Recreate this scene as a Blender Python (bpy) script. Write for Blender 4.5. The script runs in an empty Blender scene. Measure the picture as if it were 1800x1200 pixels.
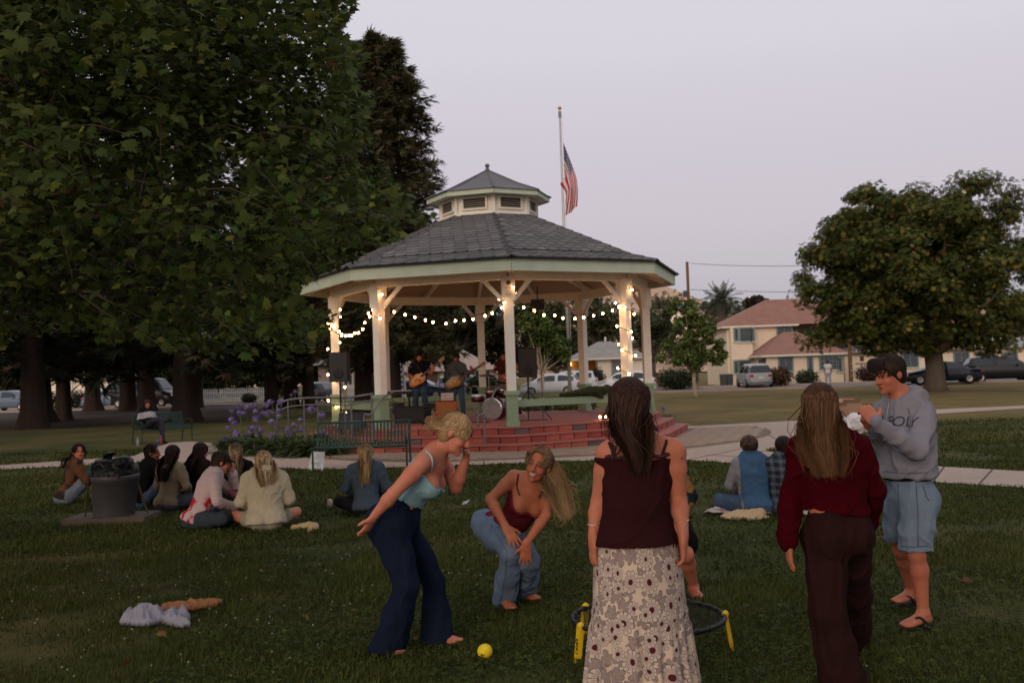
import bpy, math, random
import numpy as np
from mathutils import Vector, Matrix

SC = bpy.context.scene
COL = SC.collection
rng = np.random.default_rng(11)
random.seed(11)
R = math.radians

# ---------------------------------------------------------------- camera, sky, sun, exposure
CAM_H, FPX, ROLL, PITCH = 1.70, 1770.0, R(2.0), math.atan(55 / 1770.0)
cam_d = bpy.data.cameras.new('camera')
cam_d.sensor_width = 36.0
cam_d.lens = 36.0 * FPX / 1800.0
cam_d.clip_start = 0.05
cam_d.clip_end = 4000
cam_d.dof.use_dof = True; cam_d.dof.focus_distance = 6.4; cam_d.dof.aperture_fstop = 4.5
cam = bpy.data.objects.new('camera', cam_d)
COL.objects.link(cam)
_r = Vector((1, 0, 0)); _f = Vector((0, math.cos(PITCH), math.sin(PITCH))); _u = Vector((0, -math.sin(PITCH), math.cos(PITCH)))
_X = _r * math.cos(ROLL) - _u * math.sin(ROLL)
_Y = _r * math.sin(ROLL) + _u * math.cos(ROLL)
_m = Matrix(((_X.x, _Y.x, -_f.x, 0), (_X.y, _Y.y, -_f.y, 0), (_X.z, _Y.z, -_f.z, CAM_H), (0, 0, 0, 1)))
cam.matrix_world = _m
SC.camera = cam

world = bpy.data.worlds.new('World')
SC.world = world
world.use_nodes = True
wn, wl = world.node_tree.nodes, world.node_tree.links
wn.clear()
w_out = wn.new('ShaderNodeOutputWorld'); w_bg = wn.new('ShaderNodeBackground')
w_sky = wn.new('ShaderNodeTexSky'); w_sky.sky_type = 'NISHITA'; w_sky.sun_disc = False
w_sky.sun_elevation = R(4); w_sky.sun_rotation = R(205); w_sky.air_density = 1.0; w_sky.dust_density = 2.5
w_tc = wn.new('ShaderNodeTexCoord'); w_sep = wn.new('ShaderNodeSeparateXYZ'); w_ramp = wn.new('ShaderNodeValToRGB')
w_mix = wn.new('ShaderNodeMix'); w_mix.data_type = 'RGBA'; w_mix.inputs[0].default_value = 0.90
w_sc = wn.new('ShaderNodeMix'); w_sc.data_type = 'RGBA'; w_sc.blend_type = 'MULTIPLY'; w_sc.inputs[0].default_value = 1.0
w_sc.inputs[7].default_value = (0.30, 0.30, 0.30, 1)
wl.new(w_tc.outputs['Generated'], w_sep.inputs[0]); wl.new(w_sep.outputs['Z'], w_ramp.inputs[0])
cr = w_ramp.color_ramp; cr.interpolation = 'B_SPLINE'
for p_, c_ in ((0.0, (0.40, 0.41, 0.49)), (0.06, (0.48, 0.465, 0.55)), (0.14, (0.62, 0.535, 0.615)), (0.30, (0.665, 0.62, 0.705)), (1.0, (0.60, 0.60, 0.72))):
    e_ = cr.elements.new(p_); e_.color = (*c_, 1)
cr.elements.remove(cr.elements[0]); cr.elements.remove(cr.elements[-1])
wl.new(w_sky.outputs[0], w_sc.inputs[6]); wl.new(w_sc.outputs[2], w_mix.inputs[6]); wl.new(w_ramp.outputs[0], w_mix.inputs[7])
wl.new(w_mix.outputs[2], w_bg.inputs[0]); w_bg.inputs[1].default_value = 1.0
wl.new(w_bg.outputs[0], w_out.inputs[0])

sun_d = bpy.data.lights.new('sun', 'SUN'); sun_d.energy = 1.5; sun_d.angle = R(35); sun_d.color = (1.0, 0.80, 0.66)
sun = bpy.data.objects.new('sun', sun_d); COL.objects.link(sun)
sun.rotation_euler = Vector((0.36, 0.92, -0.27)).to_track_quat('-Z', 'Y').to_euler()

SC.view_settings.view_transform = 'Standard'
SC.view_settings.look = 'None'
SC.view_settings.exposure = 0.0
SC.view_settings.gamma = 1.0
SC.render.engine = 'CYCLES'
SC.cycles.use_denoising = True
SC.cycles.max_bounces = 6; SC.cycles.diffuse_bounces = 3; SC.cycles.transmission_bounces = 3
SC.cycles.sample_clamp_indirect = 4.0
SC.cycles.use_adaptive_sampling = True
SC.cycles.adaptive_threshold = 0.02
# ---------------------------------------------------------------- pixel helpers (photo pixels -> places in the world)
def ray(px, py):
    a = (px - 900) / FPX; b = -(py - 600) / FPX
    x = a * math.cos(ROLL) + b * math.sin(ROLL); y = -a * math.sin(ROLL) + b * math.cos(ROLL)
    return np.array(_f) + x * np.array(_r) + y * np.array(_u)
def P(px, py, d):
    v = ray(px, py); return np.array((0, 0, CAM_H)) + v * (d / v[1])
def G(px, py, z=0.0):
    v = ray(px, py); t = (z - CAM_H) / v[2]; return np.array((0, 0, CAM_H)) + v * t
def to_px(p):
    p = np.asarray(p, float); d = p - np.array((0, 0, CAM_H)); f = d @ np.array(_f); x = d @ np.array(_r) / f; y = d @ np.array(_u) / f
    a = x * math.cos(ROLL) - y * math.sin(ROLL); b = x * math.sin(ROLL) + y * math.cos(ROLL); return 900 + a * FPX, 600 - b * FPX
def nrm(v):
    v = np.asarray(v, float); return v / (np.linalg.norm(v) + 1e-12)
def V3(*a): return np.array(a, float)

# ---------------------------------------------------------------- object helpers
def fastmesh(name, V, F, smooth=False, col=None, uv=None):
    V = np.asarray(V, np.float32)
    me = bpy.data.meshes.new(name)
    if isinstance(F, np.ndarray):
        n, k = F.shape
        me.vertices.add(len(V)); me.vertices.foreach_set('co', V.ravel())
        me.loops.add(n * k); me.loops.foreach_set('vertex_index', F.astype(np.int32).ravel())
        me.polygons.add(n); me.polygons.foreach_set('loop_start', np.arange(0, n * k, k, dtype=np.int32))
        me.update(calc_edges=True)
    else:
        me.from_pydata([tuple(map(float, v)) for v in V], [], [tuple(int(i) for i in f) for f in F])
        me.update()
    if smooth:
        me.polygons.foreach_set('use_smooth', np.ones(len(me.polygons), bool))
    if col is not None:
        a = me.color_attributes.new('Col', 'FLOAT_COLOR', 'POINT')
        c = np.ones((len(V), 4), np.float32); c[:, :3] = col
        a.data.foreach_set('color', c.ravel())
    if uv is not None:
        u = me.uv_layers.new(name='UVMap')
        li = np.empty(len(me.loops), np.int32); me.loops.foreach_get('vertex_index', li)
        u.data.foreach_set('uv', np.asarray(uv, np.float32)[li].ravel())
    return me
def obj(name, me, mat=None, parent=None):
    o = bpy.data.objects.new(name, me); COL.objects.link(o)
    if mat is not None:
        if not len(me.materials): me.materials.append(mat)
    if parent is not None: o.parent = parent
    return o
def tag(o, label=None, cat=None, group=None, kind=None):
    if label: o['label'] = label
    if cat: o['category'] = cat
    if group: o['group'] = group
    if kind: o['kind'] = kind
    return o
def thing(name, label, cat, loc=(0, 0, 0), rz=0.0, group=None):
    o = bpy.data.objects.new(name, None); COL.objects.link(o)
    o.location = tuple(float(x) for x in loc); o.rotation_euler = (0, 0, rz); o.empty_display_size = 0.1
    return tag(o, label, cat, group)
def mk(name, V, F, mat, parent=None, smooth=False, col=None, uv=None):
    """world-space vertices; stored relative to an unrotated parent Empty"""
    V = np.asarray(V, float)
    if parent is not None:
        p = parent; off = np.zeros(3)
        while p is not None:
            off += np.array(p.location); p = p.parent
        V = V - off
    return obj(name, fastmesh(name, V, F, smooth, col, uv), mat, parent)
def copy_tree(o, parent=None):
    c = o.copy(); COL.objects.link(c); c.parent = parent
    for ch in list(o.children): copy_tree(ch, c)
    return c

class MB:
    """collects simple shapes into one mesh"""
    def __init__(s): s.V = []; s.F = []; s.n = 0
    def add(s, V, F):
        V = np.asarray(V, float); s.V.append(V); s.F += [tuple(i + s.n for i in f) for f in F]; s.n += len(V); return s
    def box(s, c, d, M=None, rz=0.0, taper=1.0):
        x, y, z = np.array(d) / 2
        v = np.array([(-x, -y, -z), (x, -y, -z), (x, y, -z), (-x, y, -z), (-x * taper, -y * taper, z), (x * taper, -y * taper, z), (x * taper, y * taper, z), (-x * taper, y * taper, z)])
        if rz: cz, sz = math.cos(rz), math.sin(rz); v = v @ np.array([[cz, sz, 0], [-sz, cz, 0], [0, 0, 1]])
        if M is not None: v = v @ np.array(M).T
        return s.add(v + np.array(c), [(0, 3, 2, 1), (4, 5, 6, 7), (0, 1, 5, 4), (1, 2, 6, 5), (2, 3, 7, 6), (3, 0, 4, 7)])
    def beam(s, a, b, w, h, up=(0, 0, 1)):
        a = np.array(a, float); b = np.array(b, float); d = nrm(b - a); side = nrm(np.cross(d, up)); u = np.cross(side, d)
        v = []
        for p in (a, b):
            for i, j in ((-1, -1), (1, -1), (1, 1), (-1, 1)): v.append(p + side * i * w / 2 + u * j * h / 2)
        return s.add(v, [(0, 1, 2, 3), (7, 6, 5, 4), (0, 4, 5, 1), (1, 5, 6, 2), (2, 6, 7, 3), (3, 7, 4, 0)])
    def tube(s, pts, r, n=8, cap=True):
        pts = np.asarray(pts, float); m = len(pts); r = np.broadcast_to(np.asarray(r, float), (m,))
        t = np.gradient(pts, axis=0); ref = np.array((0, 0, 1.0)); V = []
        if abs(nrm(t[0])[2]) > .9: ref = np.array((0, 1.0, 0))
        wk = np.arange(n) * (2 * math.pi / n); cw, sw_ = np.cos(wk)[:, None], np.sin(wk)[:, None]; t = t / (np.linalg.norm(t, axis=1, keepdims=True) + 1e-12)
        for i in range(m):
            d = t[i]; a = np.array((d[1] * ref[2] - d[2] * ref[1], d[2] * ref[0] - d[0] * ref[2], d[0] * ref[1] - d[1] * ref[0])); a /= math.sqrt(a @ a) + 1e-12; b = np.array((a[1] * d[2] - a[2] * d[1], a[2] * d[0] - a[0] * d[2], a[0] * d[1] - a[1] * d[0])); ref = b
            V.append(pts[i] + r[i] * (cw * a + sw_ * b))
        V = np.concatenate(V)
        Fc = [(i * n + k, i * n + (k + 1) % n, (i + 1) * n + (k + 1) % n, (i + 1) * n + k) for i in range(m - 1) for k in range(n)]
        if cap: Fc += [tuple(range(n))[::-1], tuple((m - 1) * n + k for k in range(n))]
        return s.add(V, Fc)
    def lathe(s, prof, n=16, c=(0, 0, 0), axis=None, wob=None):
        V = []; c = np.array(c, float)
        for (r, z) in prof:
            for k in range(n):
                w = 2 * math.pi * k / n; rr = r * (1 if wob is None else wob(w, z)); V.append((rr * math.cos(w), rr * math.sin(w), z))
        V = np.array(V)
        if axis is not None:
            z = nrm(axis); x = nrm(np.cross(z, (0, 0, 1)) if abs(z[2]) < .95 else (1, 0, 0)); y = np.cross(z, x); V = V @ np.array([x, y, z])
        m = len(prof)
        Fc = [(i * n + k, i * n + (k + 1) % n, (i + 1) * n + (k + 1) % n, (i + 1) * n + k) for i in range(m - 1) for k in range(n)]
        Fc += [tuple(range(n))[::-1], tuple((m - 1) * n + k for k in range(n))]
        return s.add(V + c, Fc)
    def ball(s, c, r, n=10, m=6, sq=(1, 1, 1)):
        V = [(0, 0, -1)] + [(math.sin(math.pi * i / m) * math.cos(2 * math.pi * k / n), math.sin(math.pi * i / m) * math.sin(2 * math.pi * k / n), -math.cos(math.pi * i / m)) for i in range(1, m) for k in range(n)] + [(0, 0, 1)]
        V = np.array(V) * r * np.array(sq) + np.array(c); L = len(V) - 1
        Fc = [(0, 1 + (k + 1) % n, 1 + k) for k in range(n)]
        Fc += [(1 + i * n + k, 1 + i * n + (k + 1) % n, 1 + (i + 1) * n + (k + 1) % n, 1 + (i + 1) * n + k) for i in range(m - 2) for k in range(n)]
        Fc += [(L, 1 + (m - 2) * n + k, 1 + (m - 2) * n + (k + 1) % n) for k in range(n)]
        return s.add(V, Fc)
    def poly(s, pts, z0, z1):
        """extrude an xy polygon"""
        n = len(pts); V = [(p[0], p[1], z0) for p in pts] + [(p[0], p[1], z1) for p in pts]
        return s.add(V, [tuple(range(n))[::-1], tuple(range(n, 2 * n))] + [(i, (i + 1) % n, n + (i + 1) % n, n + i) for i in range(n)])
    def quad(s, *p): return s.add(p, [tuple(range(len(p)))])
    def build(s, name, mat, parent=None, smooth=False):
        return mk(name, np.concatenate(s.V), s.F, mat, parent, smooth)

# ---------------------------------------------------------------- materials
def _nt(name):
    m = bpy.data.materials.new(name); m.use_nodes = True
    nt = m.node_tree; nt.nodes.clear()
    o = nt.nodes.new('ShaderNodeOutputMaterial'); b = nt.nodes.new('ShaderNodeBsdfPrincipled')
    nt.links.new(b.outputs[0], o.inputs[0]); return m, nt, b, o
def N(nt, t, **k):
    n = nt.nodes.new(t)
    for a, v in k.items(): setattr(n, a, v)
    return n
def mixrgb(nt, fac, a, b, mode='MIX'):
    n = nt.nodes.new('ShaderNodeMix'); n.data_type = 'RGBA'; n.blend_type = mode
    for i, x in ((0, fac), (6, a), (7, b)):
        if isinstance(x, (int, float)): n.inputs[i].default_value = x
        elif isinstance(x, (tuple, list)): n.inputs[i].default_value = (*x[:3], 1)
        else: nt.links.new(x, n.inputs[i])
    return n.outputs[2]
def math_(nt, op, a, b=None, c=None, clamp=False):
    n = nt.nodes.new('ShaderNodeMath'); n.operation = op; n.use_clamp = clamp
    for i, x in enumerate((a, b, c)):
        if x is None: continue
        if isinstance(x, (int, float)): n.inputs[i].default_value = x
        else: nt.links.new(x, n.inputs[i])
    return n.outputs[0]
def noise_(nt, scale, detail=4, co='Object', rough=.55, stretch=None):
    tc = N(nt, 'ShaderNodeTexCoord'); n = N(nt, 'ShaderNodeTexNoise'); n.inputs['Scale'].default_value = scale
    n.inputs['Detail'].default_value = detail; n.inputs['Roughness'].default_value = rough
    src = tc.outputs[co]
    if stretch:
        mp = N(nt, 'ShaderNodeMapping'); mp.inputs['Scale'].default_value = stretch; nt.links.new(src, mp.inputs[0]); src = mp.outputs[0]
    nt.links.new(src, n.inputs['Vector']); return n.outputs[0]
def ramp_(nt, fac, stops):
    n = N(nt, 'ShaderNodeValToRGB'); nt.links.new(fac, n.inputs[0]); e = n.color_ramp.elements
    while len(e) > 1: e.remove(e[-1])
    e[0].position = stops[0][0]; e[0].color = (*stops[0][1], 1)
    for p, c in stops[1:]: x = e.new(p); x.color = (*c, 1)
    return n.outputs[0]
def bump_(nt, b, h, strength=.3, dist=.01):
    n = N(nt, 'ShaderNodeBump'); n.inputs['Strength'].default_value = strength; n.inputs['Distance'].default_value = dist
    nt.links.new(h, n.inputs['Height']); nt.links.new(n.outputs[0], b.inputs['Normal'])
_mats = {}
def M(name, c=(.5, .5, .5), rough=.75, var=.25, scale=6.0, bump=.15, bscale=60., bdist=.006, metal=0.0, spec=.3, attr=False, stretch=None, sheen=0., trans=0., sub=0.):
    if name in _mats: return _mats[name]
    m, nt, b, o = _nt(name)
    n1 = noise_(nt, scale, 5, stretch=stretch)
    k = math_(nt, 'MULTIPLY_ADD', n1, 2 * var, 1 - var)
    kc = N(nt, 'ShaderNodeCombineColor')
    for i in range(3): nt.links.new(k, kc.inputs[i])
    if attr:
        a = N(nt, 'ShaderNodeVertexColor', layer_name='Col'); base = a.outputs[0]
    else: base = (*c, 1)
    colr = mixrgb(nt, 1.0, base, kc.outputs[0], 'MULTIPLY')
    nt.links.new(colr, b.inputs['Base Color'])
    b.inputs['Roughness'].default_value = rough; b.inputs['Metallic'].default_value = metal
    b.inputs['Specular IOR Level'].default_value = spec
    if sheen: b.inputs['Sheen Weight'].default_value = sheen
    if sub:
        b.inputs['Subsurface Weight'].default_value = sub; b.inputs['Subsurface Radius'].default_value = (.02, .008, .004); b.inputs['Subsurface Scale'].default_value = .5
    if bump: bump_(nt, b, noise_(nt, bscale, 4, stretch=stretch), bump, bdist)
    if trans:
        t = N(nt, 'ShaderNodeBsdfTranslucent'); nt.links.new(colr, t.inputs[0]); mx = N(nt, 'ShaderNodeMixShader'); mx.inputs[0].default_value = trans
        nt.links.new(b.outputs[0], mx.inputs[1]); nt.links.new(t.outputs[0], mx.inputs[2]); nt.links.new(mx.outputs[0], o.inputs[0])
    _mats[name] = m; return m
def EM(name, c, s):
    if name in _mats: return _mats[name]
    m, nt, b, o = _nt(name); b.inputs['Base Color'].default_value = (*c, 1); b.inputs['Emission Color'].default_value = (*c, 1); b.inputs['Emission Strength'].default_value = s
    _mats[name] = m; return m
def GLASS(name, c=(.02, .025, .03), rough=.08):
    if name in _mats: return _mats[name]
    m, nt, b, o = _nt(name); nt.links.new(mixrgb(nt, noise_(nt, 1.5, 2), c, tuple(x * 1.8 for x in c)), b.inputs['Base Color'])
    b.inputs['Roughness'].default_value = rough; b.inputs['Specular IOR Level'].default_value = .6
    _mats[name] = m; return m

# numpy value noise
def _h(i, j, k):
    n = (i * 374761393 + j * 668265263 + k * 2147483647 * 31 + 1274126177) & 0xFFFFFFFF
    n = ((n ^ (n >> 13)) * 1274126177) & 0xFFFFFFFF
    return ((n ^ (n >> 16)) & 0xFFFF) / 65535.0
def vnoise(p):
    p = np.asarray(p, float); i = np.floor(p).astype(np.int64); f = p - i; f = f * f * (3 - 2 * f); r = 0
    for dx in (0, 1):
        for dy in (0, 1):
            for dz in (0, 1):
                w = (f[:, 0] if dx else 1 - f[:, 0]) * (f[:, 1] if dy else 1 - f[:, 1]) * (f[:, 2] if dz else 1 - f[:, 2])
                r = r + w * _h(i[:, 0] + dx, i[:, 1] + dy, i[:, 2] + dz)
    return r - .5
def inpoly(x, y, poly):
    c = np.zeros(len(x), bool); n = len(poly)
    for i in range(n):
        x1, y1 = poly[i][0], poly[i][1]; x2, y2 = poly[i - 1][0], poly[i - 1][1]
        t = ((y1 > y) != (y2 > y)) & (x < (x2 - x1) * (y - y1) / (y2 - y1 + 1e-12) + x1); c ^= t
    return c
# ================================================================ THE SETTING
def struct(o): o['kind'] = 'structure'; return o
# ---- ground
def ground_mat():
    m, nt, b, o = _nt('lawn')
    tc = N(nt, 'ShaderNodeTexCoord'); sp = N(nt, 'ShaderNodeSeparateXYZ'); nt.links.new(tc.outputs['Object'], sp.inputs[0])
    big = noise_(nt, .35, 4); mid = noise_(nt, 2.2, 5); fine = noise_(nt, 40, 4)
    mr = N(nt, 'ShaderNodeMapRange'); mr.inputs[1].default_value = 26; mr.inputs[2].default_value = 29.5; nt.links.new(sp.outputs[1], mr.inputs[0])
    mx_ = N(nt, 'ShaderNodeMapRange'); mx_.inputs[1].default_value = -9; mx_.inputs[2].default_value = 0; mx_.inputs[3].default_value = .45; mx_.inputs[4].default_value = 1; nt.links.new(sp.outputs[0], mx_.inputs[0])
    dry = math_(nt, 'MULTIPLY', math_(nt, 'MULTIPLY', mr.outputs[0], .62), mx_.outputs[0])
    dry = math_(nt, 'ADD', dry, math_(nt, 'MULTIPLY_ADD', big, 1.6, -.75), clamp=True)
    dry = math_(nt, 'MULTIPLY', dry, math_(nt, 'MULTIPLY_ADD', mid, 1.2, .35), clamp=True)
    g = ramp_(nt, mid, [(.25, (.026, .034, .008)), (.55, (.046, .056, .015)), (.8, (.072, .074, .024))])
    c = mixrgb(nt, dry, g, (.185, .125, .050))
    k = math_(nt, 'MULTIPLY_ADD', fine, .9, .55); kc = N(nt, 'ShaderNodeCombineColor')
    for i in range(3): nt.links.new(k, kc.inputs[i])
    nt.links.new(mixrgb(nt, 1.0, c, kc.outputs[0], 'MULTIPLY'), b.inputs['Base Color']); b.inputs['Roughness'].default_value = .9; b.inputs['Specular IOR Level'].default_value = .1
    bump_(nt, b, fine, .8, .03); return m
S_ = 900
struct(mk('ground', [(-S_, -60, 0), (S_, -60, 0), (S_, 1500, 0), (-S_, 1500, 0)], [(0, 1, 2, 3)], ground_mat()))

def conc_mat(name, c, crack=True):
    m, nt, b, o = _nt(name)
    n1 = noise_(nt, .8, 5); n2 = noise_(nt, 25, 5); n3 = noise_(nt, 4, 6, rough=.7)
    k = math_(nt, 'ADD', math_(nt, 'MULTIPLY', n1, .35), math_(nt, 'ADD', math_(nt, 'MULTIPLY', n2, .25), math_(nt, 'MULTIPLY_ADD', n3, .5, .42)))
    kc = N(nt, 'ShaderNodeCombineColor')
    for i in range(3): nt.links.new(k, kc.inputs[i])
    nt.links.new(mixrgb(nt, 1.0, c, kc.outputs[0], 'MULTIPLY'), b.inputs['Base Color']); b.inputs['Roughness'].default_value = .85; b.inputs['Specular IOR Level'].default_value = .2
    bump_(nt, b, n2, .3, .004); return m
MC = conc_mat('concrete', (.36, .275, .225)); MASPH = conc_mat('asphalt', (.16, .15, .15)); MDIRT = conc_mat('redwood_duff', (.040, .024, .015))
PATH_PX = [(-500, 858), (0, 826), (240, 813), (330, 816), (560, 826), (850, 817), (1060, 809), (1210, 809), (1290, 815), (1380, 826), (1500, 838), (1640, 848), (1800, 858), (2400, 896),
           (2400, 856), (1800, 829), (1640, 820), (1530, 811), (1440, 803), (1342, 793), (1383, 784), (1507, 764), (1640, 728), (1800, 718), (2400, 692),
           (2400, 684), (1800, 713), (1640, 720), (1393, 740), (1221, 749), (1150, 742), (1000, 735), (850, 740), (700, 770), (600, 792), (500, 798), (440, 797), (385, 790), (372, 779), (335, 776), (300, 778), (270, 788), (235, 802), (0, 818), (-500, 848)]
PATH_W = [G(*p)[:2] for p in PATH_PX]
pb = MB(); pb.add([(p[0], p[1], .012) for p in PATH_W], [tuple(range(len(PATH_W)))])
path = struct(pb.build('concrete_path', MC))
# expansion joints in the path: thin dark grooves
jb = MB()
for a, b in (((560, 826), (566, 800)), ((850, 817), (852, 800)), ((1060, 809), (1063, 796)), ((1210, 809), (1300, 790)), ((1290, 815), (1342, 793)), ((1640, 848), (1660, 821)), ((1720, 853), (1745, 826)), ((1240, 800), (1380, 808)), ((1383, 784), (1330, 752)), ((400, 818), (420, 797)), ((330, 816), (350, 777)), ((1480, 836), (1500, 809))):
    A, B = G(*a), G(*b); jb.beam((A[0], A[1], .0135), (B[0], B[1], .0135), .025, .004)
struct(jb.build('path_joint', M('joint_dirt', (.05, .035, .025))))
# bare ground under the redwoods
DIRT_W = [G(*p)[:2] for p in [(-700, 790), (0, 752), (120, 752), (240, 742), (320, 744), (420, 742), (470, 722), (420, 712), (250, 710), (0, 714), (-700, 735)]]
struct(MB().add([(p[0], p[1], .008) for p in DIRT_W], [tuple(range(len(DIRT_W)))]).build('bare_soil', MDIRT))
# street, kerbs, pavement
def SY(x): return 70 - .2 * x
def strip(name, o0, o1, z, mat, h=0.0):
    b = MB(); xs = np.linspace(-260, 260, 2)
    v = [(xs[0], SY(xs[0]) + o0), (xs[1], SY(xs[1]) + o0), (xs[1], SY(xs[1]) + o1), (xs[0], SY(xs[0]) + o1)]
    if h: b.poly(v, z, z + h)
    else: b.add([(*p, z) for p in v], [(0, 1, 2, 3)])
    return struct(b.build(name, mat))
strip('street', 0, 10, .010, MASPH)
strip('kerb', -.2, 0, 0, MC, .13); strip('kerb', 10, 10.2, 0, MC, .13); strip('pavement', 10.2, 12.2, 0, MC, .125)
strip('lane_marking', 4.92, 5.04, .014, M('road_yellow', (.45, .33, .06)))
# hills
def hills():
    nx, ny = 90, 24; xs = np.linspace(-420, 600, nx); ys = np.linspace(260, 900, ny)
    X, Y = np.meshgrid(xs, ys, indexing='ij')
    Z = 46 * np.exp(-((X - 68) / 60) ** 2) * np.exp(-((Y - 620) / 170) ** 2) + 20 * np.exp(-((X - 250) / 160) ** 2) * np.exp(-((Y - 700) / 200) ** 2) + 30 * np.exp(-((X + 90) / 160) ** 2) * np.exp(-((Y - 650) / 200) ** 2)
    q = np.stack([X.ravel() / 40, Y.ravel() / 40, 0 * X.ravel()], 1); Z = Z + 6 * vnoise(q).reshape(Z.shape) * (Z > 3) - .5
    V = np.stack([X, Y, Z], -1).reshape(-1, 3); I = np.arange(nx * ny).reshape(nx, ny)
    Fq = np.stack([I[:-1, :-1], I[1:, :-1], I[1:, 1:], I[:-1, 1:]], -1).reshape(-1, 4)
    m = M('dry_hill', (.42, .27, .17), var=.35, scale=.03, bump=0)
    o = struct(mk('hills', V, Fq, m, None, True)); return X, Y, Z
HX, HY, HZ = hills()
def hill_z(x, y):
    i = int(np.clip(np.searchsorted(HX[:, 0], x), 0, 89)); j = int(np.clip(np.searchsorted(HY[0], y), 0, 23)); return HZ[i, j]

# ================================================================ GAZEBO
GC = P(872, 745, 26.7); GC[2] = 0.0
GX, GY = GC[0], GC[1]; TH0 = R(6.2); FL = .51
def gp(r, th, z): return V3(GX + r * math.sin(th), GY - r * math.cos(th), z)
AN = [TH0 + i * math.pi / 4 for i in range(8)]
MWHITE = M('cream_paint', (.80, .745, .64), rough=.6, var=.17, scale=4.5, bump=.15, bscale=24)
MGREEN = M('sage_paint', (.24, .32, .20), rough=.6, var=.12, scale=4, bump=.08, bscale=30)
MFASC = M('pale_green_fascia', (.50, .56, .42), rough=.6, var=.22, scale=2.5, bump=.1, bscale=20)
MCEIL = M('ceiling_boards', (.40, .27, .16), rough=.7, var=.15, scale=3)
MBR = [M('brick_red', (.31, .070, .050), var=.3, scale=9, bump=.3, bscale=50), M('brick_rust', (.37, .092, .062), var=.3, scale=9, bump=.3, bscale=50), M('brick_grey', (.12, .085, .075), var=.3, scale=9, bump=.3, bscale=50), M('brick_dark', (.25, .052, .042), var=.3, scale=9, bump=.3, bscale=50)]
MMORT = M('mortar', (.34, .22, .17)); MTREAD = M('red_tread', (.34, .115, .09), var=.25, scale=5, bump=.2, bscale=40)
gz = thing('gazebo', 'octagonal cream bandstand with grey shingle roof, louvred cupola and red brick steps', 'gazebo', GC)
# steps and floor
steps = None
levels = [(5.20, 0.0, .17), (4.83, .17, .34), (4.46, .34, FL)]
b = MB()
for r, z0, z1 in levels: b.poly([gp(r - .10, a, 0)[:2] for a in AN], z0 - .02 if z0 else 0, z1 - .035)
steps = b.build('steps', MMORT, gz)
for i, (r, z0, z1) in enumerate(levels):
    t = MB(); t.poly([gp(r + .012, a, 0)[:2] for a in AN], z1 - .033, z1); t.build('floor' if i == 2 else 'tread', MTREAD, steps)
brick_me = {}
def brick_mesh(L, k):
    key = (round(L, 3), k)
    if key not in brick_me:
        bb = MB(); bb.box((0, 0, 0), (L, .10, .122)); V = np.concatenate(bb.V); V[4:, 0] *= .985; V[4:, 1] *= .95
        me = fastmesh('brick', V, bb.F); me.materials.append(MBR[k]); brick_me[key] = me
    return brick_me[key]
for li, (r, z0, z1) in enumerate(levels):
    for i in range(8):
        a0, a1 = AN[i], AN[(i + 1) % 8]; p0, p1 = gp(r, a0, 0), gp(r, a1, 0); L = np.linalg.norm(p1 - p0); n = 9 + (li % 2); w = L / n
        d = nrm(p1 - p0); out = V3(d[1], -d[0], 0); rz = math.atan2(d[1], d[0])
        for k in range(n):
            c = p0 + d * (w * (k + .5)) - out * (.05 + .006 * random.random()) + V3(0, 0, z0 + .066)
            o = obj('brick', brick_mesh(w - .022, random.choices((0, 1, 2, 3), (5, 4, 1.4, 2))[0]), None, steps)
            o.location = c - GC; o.rotation_euler = (0, 0, rz)
# posts
PR = 4.14; PTOP = 3.86
for i, a in enumerate(AN):
    c = gp(PR, a, 0); rz = a
    pt = MB().box(c + V3(0, 0, FL + .76 + (PTOP - FL - .76) / 2), (.205, .205, PTOP - FL - .76), rz=rz).build('post', MWHITE, gz)
    MB().box(c + V3(0, 0, FL + .36), (.255, .255, .72), rz=rz).box(c + V3(0, 0, FL + .745), (.335, .335, .09), rz=rz, taper=.92).box(c + V3(0, 0, FL + .06), (.30, .30, .12), rz=rz).build('pedestal', MGREEN, pt)
    MB().box(c + V3(0, 0, PTOP - .27), (.285, .285, .50), rz=rz).box(c + V3(0, 0, PTOP - .535), (.24, .24, .05), rz=rz).build('capital', MWHITE, pt)
    for s in (-1, 1):
        q = gp(PR, AN[(i + s) % 8], 0); d = nrm(q - c)
        MB().beam(c + d * .13 + V3(0, 0, PTOP - .52), c + d * .60 + V3(0, 0, PTOP - .03), .075, .085).build('brace', MWHITE, pt)
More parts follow.
